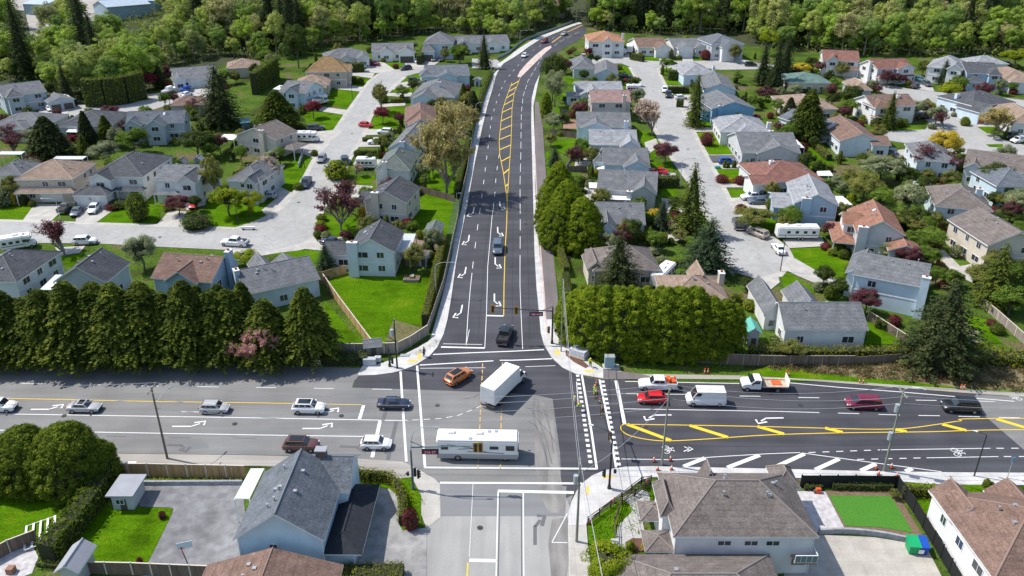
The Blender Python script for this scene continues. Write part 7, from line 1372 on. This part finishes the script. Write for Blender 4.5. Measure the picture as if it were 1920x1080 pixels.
T = [
 ('spruce',1157,558,120,104,'big dark spruce standing left of the brown hip roofed houses'),('fir',1292,440,132,80,'tall fir between the east street and the grey bungalows'),('blue',1326,510,104,108,'wide dark spruce at the cul-de-sac edge'),('blue',1240,432,58,44,'small blue green conifer right of the mottled grey roof'),
 ('spruce',1757,684,168,168,'huge spruce in front of the hedge at the right'),('spruce',417,236,108,104,'large dark spruce in the left block below the wood'),('hemlock',524,245,70,88,'broad dark evergreen between the brown roofed and blue houses'),
 ('hemlock',98,298,76,84,'wide dark conifer above the tan roofed house'),('hemlock',169,280,68,40,'slim dark conifer right of the wide dark conifer'),('fir',160,296,44,34,'small yellow green conifer at the foot of the slim dark one'),('hemlock',205,276,56,42,'dark conifer left of the pale slate house'),
 ('blue',613,512,56,50,'young spruce by the wooden fence left of the aqua house'),('fir',1302,238,90,46,'tall narrow fir pair on the east street lawn'),('fir',1306,190,48,34,'smaller fir top behind the tall narrow fir'),('hemlock',1508,265,90,74,'large yellow green conifer behind the bungalows'),
 ('fir',1664,242,68,40,'pointed conifer in front of the white cul-de-sac house'),('blue',1767,158,44,32,'blue conifer before the grey roofed gabled house'),('spruce',1562,140,36,20,'small dark conifer at the red brown roofed house'),('fcon',1452,170,92,44,'tall dark conifer left of the yellow shrub, east block'),('fcon',1470,150,84,40,'second tall dark conifer right of the lime cone tree'),('fcon',1428,160,76,40,'third tall dark conifer by the top east garden'),
 ('spruce',908,128,60,34,'pointed dark spruce beside the top of the upper road'),('spruce',303,165,48,30,'dark spruce beside the red tree near the boat'),('spruce',128,192,70,34,'dark pointed conifer behind the parked motorhome'),('hemlock',870,204,44,26,'dark evergreen beside the fence of the upper road'),('hemlock',888,215,42,30,'second dark evergreen beside the fence of the upper road'),
 ('fir',1858,572,118,86,'broad yellow green fir at the right edge garden'),('hemlock',1478,225,40,34,'dark green tree left of the large yellow green conifer'),
 ('sage',272,508,72,66,'pale green round tree between two grey roofs on the left'),('twplum',122,480,64,76,'bare reddish tree on the left street verge'),('lime',460,500,32,58,'low lime green tree beside the white pickup'),('lime',432,406,58,72,'lime green spreading tree in the corner garden'),('lime',470,404,48,58,'second lime green spreading tree in the corner garden'),
 ('plum',337,404,38,50,'purple leaved tree beside the red car'),('olive',404,372,80,48,'brown green tree right of the white gabled house'),('green',254,290,52,62,'fresh green round tree below the pale slate house'),('sage',202,314,50,64,'silvery green round tree above the tan roof'),('sage',72,290,50,50,'pale flowering tree left of the wide conifer'),('twplum',28,290,52,58,'bare purple tree at the left edge'),('dark',373,298,54,78,'dark green bushy tree right of the blue shed'),('green',398,300,32,36,'bright green bush beside the dark bushy tree'),
 ('twblossom',522,346,54,66,'pale pink blossom tree on the crescent corner'),('twplum',655,400,70,60,'upper bare plum tree at the crescent bend'),('twplum',640,432,84,70,'large bare plum tree at the crescent bend'),('red',588,222,34,34,'crimson small tree on the square lawn'),('red',718,232,32,34,'crimson small tree under the thin larch'),('twolive',716,212,56,34,'thin larch like tree on the crescent bend'),('red',763,430,22,26,'pink red small tree behind the aqua house'),
 ('twtan',838,368,162,104,'tall budding tan tree beside the upper road'),('twtan',868,262,66,46,'second budding tan tree behind the tall one'),('twtan',845,215,26,34,'small tan budding tree behind the hip roofed house'),('twtan',812,330,60,40,'low tan budding tree near the pale grey gabled house'),
 ('dark',1036,190,90,54,'dark green tree at the bend of the upper road'),('sage',1040,200,68,50,'silvery green tree before the dark one at the bend'),('sage',1038,246,34,46,'pale flowering bush tree at the brick patio'),('cedar',1024,220,42,20,'slim cedar column beside the asphalt path'),('twplum',1062,318,44,44,'dark purple tree by the patio umbrellas'),('blue',1040,312,36,32,'blue green conifer left of the dark purple tree'),('olive',1032,275,26,26,'scrubby tree by the brown fence and path'),
 ('twblossom',1222,254,66,62,'pale pink blossom tree on the east street verge'),('plum',1247,308,42,52,'purple red tree at the east street verge'),('green',1249,134,26,30,'clipped round tree on the top street corner'),('darkball',1264,130,12,14,'dark round shrub beside the clipped round tree'),('olive',1192,162,18,20,'small olive tree beside the street trailer'),
 ('olive',1412,428,38,86,'willow like spreading tree beside the tan minivan'),('redball',1325,272,20,26,'upper crimson bush on the east lawn'),('redball',1388,345,14,24,'crimson bush beside the brown roofed house, left'),('redball',1353,342,13,24,'crimson round bush on the yellow green lawn'),('yellowball',1371,343,9,12,'small yellow bush right of the crimson round bush'),('redball',1411,360,10,14,'bright red bush behind the white pickup'),('redball',1389,398,14,22,'crimson bush left of the willow like tree'),('redball',1377,280,18,16,'crimson bush by the wide grey roofed house'),
 ('plum',1620,592,54,64,'deep red maple beside the white and blue house'),('redball',1676,610,18,24,'red bush under the huge spruce'),('redball',1857,610,10,18,'crimson bush beside the grey fence at the right'),('ball',1868,624,16,26,'green round bush beside the grey fence at the right'),('redball',1548,468,12,20,'dark red bush beside the rust roofed house porch'),('limeball',1560,478,12,18,'yellow green bush beside the rust roofed house porch'),
 ('plum',1537,140,24,30,'red tree beside the red brown roofed house'),('plum',1681,162,24,30,'red tree before the maroon roofed house'),('plum',1436,190,28,44,'crimson tree in the east block gardens'),('yellow',1766,305,62,64,'bright yellow tree at the wide street bend'),('lime',1775,192,38,46,'lime green round tree on the street island'),('twplum',1742,224,32,30,'small reddish bare tree left at the wide street'),('twplum',1768,240,30,34,'small reddish bare tree right at the wide street'),('twtan',1870,256,54,64,'bare tan tree at the right edge street'),
 ('dark',1860,360,56,68,'dark round pine before the white house at the right'),('sage',1902,410,58,60,'pale green tree at the right edge beside the blue house'),('dark',1890,420,30,50,'dark bush under the pale green tree at the right'),('sage',1648,342,52,84,'wide pale blossom tree in the block of trees, upper'),('sage',1698,410,70,70,'pale blossom tree in the block of trees, lower right'),('olive',1618,378,56,74,'olive green tree in the block of trees, left'),('green',1652,400,50,52,'fresh green tree in the block of trees, centre'),('dark',1690,345,36,60,'dark bush between the pale blossom trees'),('twplum',1752,336,62,70,'bare reddish tree before the lattice deck'),
 ('olive',1694,430,36,60,'dull green shrub tree below the pale blossom trees'),('green',1742,470,46,62,'bright green tree right of the covered deck'),('twolive',1722,450,40,40,'brownish shrub tree beside the bright green tree'),('olive',1590,345,30,36,'olive bush right of the rosy brown roof'),
 ('lime',1438,104,48,38,'lime yellow cone shaped tree at the top east corner'),('lime',1900,128,36,56,'bright lime tree at the right edge before the wood'),('lime',1290,86,18,32,'lime green tree behind the twin gabled bungalow'),('olive',1376,118,34,26,'olive tree left of the arched gable house'),('redball',1322,112,16,18,'crimson bush right of the twin gabled bungalow'),('redball',1209,104,9,14,'crimson bush at the two garage bungalow'),('green',1198,112,14,14,'green cone bush left of the two garage bungalow'),('olive',1275,108,10,14,'yellowish bush left of the pale garage'),
 ('dark',1592,206,46,50,'round dark green tree above the tan roofed house'),('yellow',1502,140,22,42,'yellow shrub tree behind the sea green roof'),('plum',1556,182,24,24,'purple tree beside the dark hedge at the sea green roof'),('green',1895,175,22,24,'small green tree by the white van'),('dark',1640,150,16,26,'dark bush beside the maroon roofed house'),('green',1455,215,30,30,'fresh green tree by the tan roofed house'),
 ('twred',1104,108,18,20,'red tree at the foot of the orange roofed house'),('plum',1068,108,16,16,'purple bush on the bank of the far bend'),('red',282,170,34,36,'crimson tree at the end of the tall dark hedge'),('plum',208,222,24,38,'purple tree behind the low dark slate roof'),('plum',365,215,30,34,'small reddish tree by the brown roofed cottage'),('red',138,278,26,34,'crimson tree between the dark conifers'),
 ('green',862,120,36,46,'yellow green tree below the long white house'),('green',500,120,26,34,'light green round tree above the dark hedge'),('dark',560,128,80,54,'tall dark evergreen at the edge of the wood'),('olive',760,112,24,24,'budding tree behind the white bungalow'),
 ('green',1300,465,22,42,'fresh green rounded shrub left of the wide spruce'),('sage',1240,500,22,24,'pale rounded shrub in the green garden'),('yellow',1226,412,22,24,'golden shrub tree by the small blue green conifer'),('lime',1258,498,14,26,'yellow flowering shrub in the green garden'),('olive',1275,455,26,34,'olive shrub tree below the tall fir'),
 ('dark',1398,545,26,36,'dark shrub at the near end of the cul-de-sac'),('lime',1380,565,16,26,'yellow green shrub beside the brick chimney'),('limeball',1404,580,18,24,'green round shrub above the turquoise shed'),
 ('olive',1482,680,46,54,'young olive green tree standing before the roadside hedge'),('olive',1110,575,34,50,'light green scrub left of the big dark spruce'),('green',1095,560,30,34,'pale scrub tree behind the cedar wall'),
 ('sage',1805,650,40,70,'grey green scrub beside the huge spruce'),('green',1890,590,60,80,'leafy green scrub at the right edge'),('olive',1830,545,50,66,'olive scrub left of the broad yellow green fir'),('dark',1880,520,40,50,'dark scrub behind the broad yellow green fir'),
 ('ball',262,412,46,40,'large dark egg shaped shrub on the front lawn'),('darkball',370,426,22,56,'spreading dark juniper at the pale driveway'),('redball',212,392,10,26,'low crimson shrub beside the white garage doors'),('darkball',222,388,12,38,'low dark shrub beside the white garage doors'),('redball',46,382,12,20,'crimson bush at the tan house porch'),('ball',62,387,10,14,'small dark round bush at the tan house porch'),('yellowball',30,384,22,14,'yellow conical bush at the tan house porch'),('sageball',8,386,30,34,'grey green bush at the left edge lawn'),
 ('limeball',633,334,30,46,'yellow green clipped round tree beside the black parked car'),('twblossom',668,330,26,24,'small white flowering tree beside the trailer'),('ball',671,292,10,16,'small green bush above the flowering tree'),('ball',678,390,12,14,'dark round bush at the cream house wall'),('yellowball',680,408,18,18,'yellow green bush at the cream house wall'),
 ('limeball',603,414,12,20,'uppermost bush of the crescent corner row'),('limeball',602,428,13,22,'second bush of the crescent corner row'),('redball',600,434,11,20,'russet bush of the crescent corner row'),('ball',596,445,12,16,'lowest bush of the crescent corner row'),('sageball',612,446,11,20,'grey green bush beside the lowest corner bush'),
 ('ball',655,156,9,12,'left clipped bush in the crescent bed'),('ball',664,156,11,14,'middle clipped bush in the crescent bed'),('ball',677,156,9,12,'right clipped bush in the crescent bed'),('redball',742,128,7,12,'crimson bush in the middle of the lawn island'),('ball',720,192,14,16,'round green bush left of the clipped low hedge'),
 ('redball',771,990,40,30,'dome of weeping crimson maple at the corner bed'),('limeball',1182,1030,16,18,'bright lime round bush in the bark bed'),('yellowball',1212,1030,14,20,'golden round bush in the bark bed'),('lime',1136,1092,82,96,'feathery lime green tree at the bottom beside the pavement'),('pillar',1848,914,18,14,'small cone bush on the strip by the right pavement'),('pillar',1858,914,12,10,'smaller cone bush beside the first on the strip'),
 ('ball',702,918,5,6,'tiny round bush at the foot of the curved hedge'),('redball',305,972,14,14,'dark red bush at the lawn edge of the grey yard'),('redball',263,1058,14,12,'dark red bush at the lower lawn edge'),
 ('green',818,448,18,24,'bright bush below the green roofed shed'),('limeball',787,448,16,14,'yellow green bush right of the striped cover'),('ball',640,652,12,8,'small cone shrub at the lawn fence corner'),('ball',655,652,10,8,'second small cone shrub at the lawn fence corner'),
 ('dark',18,196,14,16,'dark bush at the corner of the dark balcony house'),('ball',590,292,10,14,'dark bush behind the white garden wall'),
]
for t_ in T: tree(*t_)
g = 'clipped cedars in front of the wide grey house'
for i, x in enumerate([1358,1365,1376,1388,1399,1411,1421,1431,1437]): tree('pillar', x, 315, 11 if i % 2 else 14, 6+i % 3, f'{ordn[i]} little cedar from the left in the row behind the brown grass lawn', group=g)
# foreground left evergreens
for i, (x, b, h, w, l) in enumerate([(62,905,112,118,'left of the three big evergreens at the lower left'),(142,908,122,128,'tallest of the three big evergreens at the lower left'),(186,900,84,84,'right hand smaller evergreen at the lower left by the fence'),(2,912,92,90,'evergreen cut by the left edge above the swing frame'),(100,912,96,90,'low front evergreen before the big ones at the lower left')]):
    tree('darkcedar', x, b, h, w, l, group='big evergreens at the lower left', name='cedar_tree')
hedge([(205,905),(175,955),(135,1005),(92,1055)], 2.6, 3.0, 'tall rough hedge running down between the two lower left lawns', 'hedge', bump=.5, pitch=1.9, card=.34, dens=16)
hedge([(70,1062),(110,1066),(150,1068)], .8, .8, 'low dotted shrub edging at the bottom left', 'dark', bump=.3, pitch=.9)
hedge(smooth_pts([(668,898),(690,900),(715,902),(735,908),(748,925),(756,950),(753,985)]), 1.1, 1.7, 'curved golden green cedar hedge round the concrete parking', 'hedge_y', bump=.25, pitch=.75)
hedge([(690,890),(735,894),(768,915)], 1.6, .5, 'low leafy ground cover bed outside the curved hedge', 'green', bump=.2, pitch=1.3, dens=14); hedge([(772,925),(785,950)], 1.4, .5, 'yellow green ground cover by the signal pole', 'lime', bump=.2, dens=14)
hedge([(640,1090),(757,1088)], 2.6, 1.6, 'thick golden green clipped hedge at the bottom edge', 'hedge_y', bump=.15, pitch=1.1)
hedge([(280,903),(452,905)], .5, .5, 'thin line of young plants along the low wall', 'lime', bump=.3, pitch=1.1)
hedge([(1690,931),(1752,931)], 1.2, 1.7, 'bright cedar hedge between the mesh fence and the white house', 'hedge_y', bump=.35, pitch=.9); hedge([(1508,918),(1540,918)], .7, .8, 'dark planting inside the black mesh fence', 'dark'); hedge([(1560,918),(1672,920)], .6, 1.0, 'dark climbing plants on the black mesh fence', 'dark')
tree('olive', 1675, 935, 22, 22, 'small wiry shrub at the corner of the mesh fences')
hedge([(797,612),(810,560),(822,505),(832,458)], 1.4, 2.4, 'long clipped golden hedge beside the big lawn', 'hedge_y', bump=.1)
hedge([(856,372),(868,320),(878,275),(888,235)], 1.3, 2.4, 'dark hedge inside the fence of the upper road', 'hedge', bump=.2, pitch=1.6); hedge([(893,222),(905,180),(920,142)], 1.6, 2.6, 'mixed green hedge beside the tiny grey shed', 'hedge', bump=.4, pitch=2.4, topvar=.3)
hedge([(163,200),(200,199),(240,194),(272,184)], 2.8, 9.0, 'very tall dark cedar hedge at the edge of the wood', 'hedge', bump=.6, pitch=1.8, card=.5, dens=7)
hedge([(478,178),(497,164),(520,146)], 2.6, 7.5, 'tall dark cedar hedge behind the golden brown roofed house', 'hedge', bump=.5, pitch=1.8, card=.5, dens=7)
hedge([(652,135),(683,134)], 3.0, 3.2, 'boxy dark hedge left of the maroon pickup', 'hedge', card=.4, dens=10); hedge([(786,122),(795,106)], 2, 3.5, 'narrow hedge right of the white bungalow', 'hedge', card=.4, dens=10); hedge([(733,193),(766,192)], 1.6, 1.4, 'clipped low hedge by the grey hip roofed house', 'hedge_y', card=.32, dens=12); hedge([(680,265),(732,264)], 1.4, 1.2, 'clipped hedge between two driveways', 'hedge_y', card=.3, dens=12); hedge([(676,290),(715,290)], 1.4, 1.3, 'clipped hedge above the short trailer', 'hedge_y', card=.3, dens=12); hedge([(834,108),(848,107)], 2, 3, 'yellow green hedge beside the tall grey roofed house', 'hedge_y', card=.4, dens=8)
hedge([(1072,348),(1114,350)], 1.6, 2.2, 'dark row of pointed hedge cedars by the umbrellas', 'dark', bump=.5, pitch=1.6, card=.34); hedge([(1218,350),(1272,350)], 2.4, 2.6, 'dark clipped hedge beside the east street lamp', 'hedge', card=.32, dens=12); hedge([(1107,382),(1135,384)], 1, 1.4, 'row of small dark cedars before the white strip', 'dark', bump=.4, pitch=1.4); hedge([(1145,383),(1175,383)], 1.6, 1.2, 'pale green shrubs behind the porch wall', 'sage', bump=.3)
hedge([(1252,150),(1277,150)], 2.4, 3.4, 'block of dark hedge on the top street corner', 'hedge', card=.4, dens=9); hedge([(1252,174),(1290,174)], 1.6, 2.2, 'long clipped hedge beside the black pickup', 'hedge', card=.34, dens=10); hedge([(1268,200),(1281,201)], 2, 2.4, 'short dark hedge at the small white car', 'hedge', card=.34, dens=10); hedge([(1193,457),(1250,458)], 1.8, 2.2, 'golden topped hedge below the mottled grey house', 'hedge_y', card=.3); hedge([(1062,520),(1052,490),(1050,478)], 1.2, 2.2, 'clipped golden hedge beside the asphalt path', 'hedge_y'); hedge([(1066,575),(1060,530)], 1.3, 2.4, 'hedge beside the path above the cedar wall', 'hedge'); hedge([(1225,505),(1292,492)], 1.4, .9, 'low bed hedge in the green garden', 'hedge_y', bump=.2)
hedge([(1526,276),(1540,290),(1554,302)], 1.6, 1.8, 'golden hedge running back from the narrow lawn', 'hedge_y', card=.32, dens=12); hedge([(1524,320),(1560,321)], 1.8, 1.6, 'golden hedge across the narrow lawn', 'hedge_y', card=.3, dens=12); hedge([(1465,172),(1530,176)], 1.6, 1.6, 'dark hedge below the sea green roof', 'dark', card=.4, dens=8); hedge([(1520,166),(1568,186)], 1.6, 1.8, 'hedge right of the tan roofed house', 'hedge', card=.4, dens=8); hedge([(1185,112),(1206,116)], 1.8, 2.6, 'hedge left of the two garage bungalow', 'hedge', card=.4, dens=8); hedge([(1258,112),(1256,96)], 1.6, 2.6, 'hedge right of the two garage bungalow', 'hedge', card=.4, dens=8)
hedge([(1402,668),(1440,672),(1560,672),(1700,672)], 1.8, 2.0, 'long golden green roadside hedge at the right', 'hedge_y', bump=.35, pitch=1.0, card=.3, dens=14)
hedge([(1805,678),(1860,680),(1940,684)], 3.2, 2.8, 'thick yellow green bushes at the right end of the roadside', 'hedge_y', bump=.6, pitch=2.6, card=.4, dens=9, topvar=.25); hedge([(1740,672),(1810,676)], 2, 2.0, 'dark hedge under the huge spruce', 'hedge', card=.34, dens=9)
hedge([(1450,640),(1462,665)], 2, 1.4, 'bush at the corner of the white bungalow', 'green', bump=.4); hedge([(1740,616),(1760,632)], 2.0, 1.4, 'bush line below the red maple', 'dark', bump=.4); hedge([(1640,612),(1665,618)], 1.6, 1.6, 'dark green shrubs beside the red maple', 'dark', bump=.4, card=.34)
hedge([(1105,1035),(1130,1000),(1160,965)], 1.6, .25, 'leafy strip in the corner garden grass', 'green', dens=18, card=.2); hedge([(1172,960),(1195,930),(1210,920)], 2.4, .3, 'pebbly herb patch in the corner garden', 'green', dens=10, card=.22); hedge([(1180,1000),(1185,975),(1200,950)], 2.0, .3, 'second herb patch in the corner garden', 'green', dens=10, card=.22)
hedge([(725,632),(755,622),(785,612)], 1.4, .4, 'vegetable rows in the lawn corner bed', 'green', bump=.2, dens=10); hedge([(820,640),(806,652),(770,668)], .8, .3, 'grass edging along the corner kerb', 'hedge', dens=10)
# ---- brambles on the bank (stuff)
pts, nr = [], []
for i in range(900):
    x = R.uniform(1440, 1935); f = R.random(); y = 668+f*(24+ (x-1440)*.075) + (x-1440)*.02; q = wpt((x, y), 0); s = R.uniform(.25, .8)
    for k in range(22): v = Vector((R.gauss(0, 1), R.gauss(0, 1), abs(R.gauss(0, .8)))); v = v*s*.5; pts.append((q.x+v.x, q.y+v.y, q.z+v.z+.05)); nr.append((v.x, v.y, v.z+.4))
link('brambles', cards_mesh('brambles', pts, nr, .26, M('bramble_leaves', (.19, .15, .07), .8, 'leaf', c2=(.34, .25, .15), c0=(.10, .12, .03), ns=.5)), kind='stuff')
# ---- the wood
def clear(x, y, m):
    for (hx, hy, ax, ay, w, d) in FOOT:
        v = Vector((x-hx, y-hy, 0)); u1, u2 = v.dot(ax), v.dot(ay)
        if -m < u1 < w+m and -m < u2 < d+m: return False
    return True
def inside(p, poly):
    x, y = p; c = False
    for (x0, y0), (x1, y1) in zip(poly, poly[1:]+poly[:1]):
        if (y0 > y) != (y1 > y) and x < (x1-x0)*(y-y0)/(y1-y0)+x0: c = not c
    return c
def pix(x, y):
    p = Vector((x, y, gz(x, y)))-camo.location; return 960+F*p.x/p.dot(_f), 540-F*p.dot(_u)/p.dot(_f)
FLp = [(-70,150),(0,150),(95,158),(112,178),(160,186),(225,184),(268,172),(290,148),(325,122),(420,106),(500,112),(545,112),(600,88),(690,78),(780,64),(870,62),(925,66),(935,84),(962,74),(985,62),(1012,50),(1045,40),(1078,26),(1092,-40),(-70,-40)]
FRp = [(1112,56),(1180,60),(1250,66),(1330,62),(1400,64),(1432,90),(1480,96),(1535,100),(1620,104),(1720,108),(1830,104),(1990,108),(1990,-40),(1112,-40)]
YARD = [(-70,-40),(330,-40),(330,14),(250,30),(195,44),(150,50),(95,84),(55,80),(40,40),(-70,30)]
HGAP = [(1325,-10),(1366,-10),(1366,30),(1325,30)]
HG2 = [(1440,-10),(1560,-10),(1562,42),(1505,42),(1440,26)]
HG3 = [(1020,-5),(1066,-5),(1066,22),(1030,30)]
cnt = {'fbroad': 0, 'fthin': 0, 'fcon': 0}; qf = random.Random(11)
LB = {'fbroad': 'spring green broadleaf tree in the wood behind the houses', 'fthin': 'slender half bare tree in the wood behind the houses', 'fcon': 'dark conifer in the wood behind the houses'}
GR = {'fbroad': 'broadleaf trees of the wood', 'fthin': 'slender trees of the wood', 'fcon': 'dark conifers of the wood'}
Y = 215.0
while Y < 560:
    stp = 7.6+(Y-215)*.014; X = -420+qf.uniform(0, stp)
    while X < 420:
        x = X+qf.uniform(-2.4, 2.4); y = Y+qf.uniform(-2.4, 2.4); X += stp; px, py = pix(x, y)
        if not (inside((px, py), FLp) or inside((px, py), FRp)): continue
        if any(inside((px, py), a) for a in (YARD, HGAP, HG2, HG3)): continue
        if py < -22: continue
        if (150 < px < 312 and py < 94) or (30 < px < 92 and py < 112): continue
        r = qf.random()
        if px < 60: k = 'fcon' if r < .35 else 'fbroad' if r < .7 else 'fthin'
        elif px < 1100: k = 'fcon' if (640 < px < 780 and py < 78 and r < .55) or (520 < px < 575 and r < .5) or r < .05 else ('fthin' if r < .5 else 'fbroad')
        elif px < 1440: k = 'fcon' if r < .66 and py < 58 else 'fbroad'
        elif px < 1780: k = 'fcon' if py < 74 and r < (.85 if 1600 < px < 1790 else .5) else ('fbroad' if r < .85 else 'fthin')
        else: k = 'fcon' if r < .15 else 'fbroad'
        if cnt[k] >= 297: continue
        cnt[k] += 1; s = qf.uniform(.72, 1.15)
        if py > 90 and k != 'fcon': s *= .78
        H_ = (29 if k == 'fcon' else 21.5)*s; R_ = {'fcon': 5.6, 'fbroad': 6.3, 'fthin': 5.4}[k]*s*qf.uniform(.85, 1.15)
        tree(k, px, py, 0, 0, LB[k], group=GR[k], var=qf.randrange(3), at=(H_, R_))
    Y += stp*.92
for poly in (FLp[:24], FRp[:11]):
    e_ = [wpt(p, 0) for p in poly if p[1] > -30]
    for a, b in zip(e_, e_[1:]):
        L = (b-a).length; n_ = max(1, int(L/4.6))
        for i in range(n_):
            c = a.lerp(b, (i+qf.random())/n_)+Vector((qf.uniform(-2, 2), qf.uniform(0, 4), 0)); px, py = pix(c.x, c.y); s = qf.uniform(.38, .62)
            if py < 8 or not -60 < px < 1980 or any(inside((px, py), h_) for h_ in (YARD, HG2)) or not clear(c.x, c.y, 2.5): continue
            tree('fbroad', px, py, 0, 0, 'low bushy young tree along the front edge of the wood', name='young_tree', group='young trees edging the wood', var=qf.randrange(3), at=(19*s, 6.6*s))
print('FOREST', cnt)
# undergrowth of the wood and its edge (stuff)
pts, nr = [], []; Y = 205.0
while Y < 430:
    X = -330.0
    while X < 330:
        x = X+R.uniform(-1.6, 1.6); y = Y+R.uniform(-1.6, 1.6); X += 4.2; px, py = pix(x, y)
        if not (-40 < px < 1960) or not (inside((px, py-2), FLp) or inside((px, py-2), FRp)) or inside((px, py), YARD): continue
        s = R.uniform(1.1, 2.8)
        for k in range(18): v = Vector((R.gauss(0, 1), R.gauss(0, 1), abs(R.gauss(0, .9)))); pts.append((x+v.x*s*.7, y+v.y*s*.7, gz(x, y)+v.z*s*.8)); nr.append((v.x, v.y, v.z+.5))
    Y += 4.2
link('undergrowth', cards_mesh('undergrowth', pts, nr, 1.0, M('undergrowth_leaves', (.16, .23, .05), .8, 'leaf', c2=(.30, .33, .09), c0=(.08, .11, .03), ns=.12)), kind='stuff')
# small shrubs and trees that fill the gardens between the houses
AV = [WST, EST]+DRV+LAWNS; n = 0; tries = 0; qg = random.Random(5)
def near(x, y): return not clear(x, y, 5.5)
while n < 580 and tries < 24000:
    tries += 1; px = qg.uniform(0, 1920); py = qg.uniform(90, 560); q = P(px, py)
    if 880 < px < 1050 and py < 600: continue
    if py > 480 and (px < 640 or 1040 < px < 1400): continue
    if not clear(q.x, q.y, .8) or not near(q.x, q.y): continue
    if any(inside((px, py), a) for a in AV): continue
    k = qg.choice(['green', 'olive', 'dark', 'green', 'hedge', 'ball', 'ball', 'sageball', 'ball', 'limeball', 'redball', 'pillar', 'darkball', 'plum', 'sage', 'olive'])
    if k == 'hedge': k = 'dark'
    sm = k.endswith('ball') or k == 'pillar'; h_ = qg.uniform(1.2, 2.6) if sm else qg.uniform(2.8, 6.5); r_ = qg.uniform(.7, 1.5) if sm else h_*qg.uniform(.35, .5)
    if k == 'pillar': r_ = .6; h_ += 1
    if not clear(q.x, q.y, r_*.6): continue
    tree(k, px, py, 0, 0, {'green': 'small fresh green garden tree between the houses', 'olive': 'small olive green garden tree between the houses', 'dark': 'small dark green garden tree between the houses', 'plum': 'small purple leaved garden tree between the houses', 'sage': 'small pale leaved garden tree between the houses', 'ball': 'rounded green garden shrub between the houses', 'sageball': 'rounded grey green garden shrub between the houses', 'limeball': 'rounded lime garden shrub between the houses', 'redball': 'rounded crimson garden shrub between the houses', 'darkball': 'rounded dark garden shrub between the houses', 'pillar': 'narrow upright garden shrub between the houses'}[k], group='small garden trees and shrubs, '+k, name='garden_shrub' if sm else 'garden_tree', at=(h_, r_)); n += 1
print('GARDEN', n)
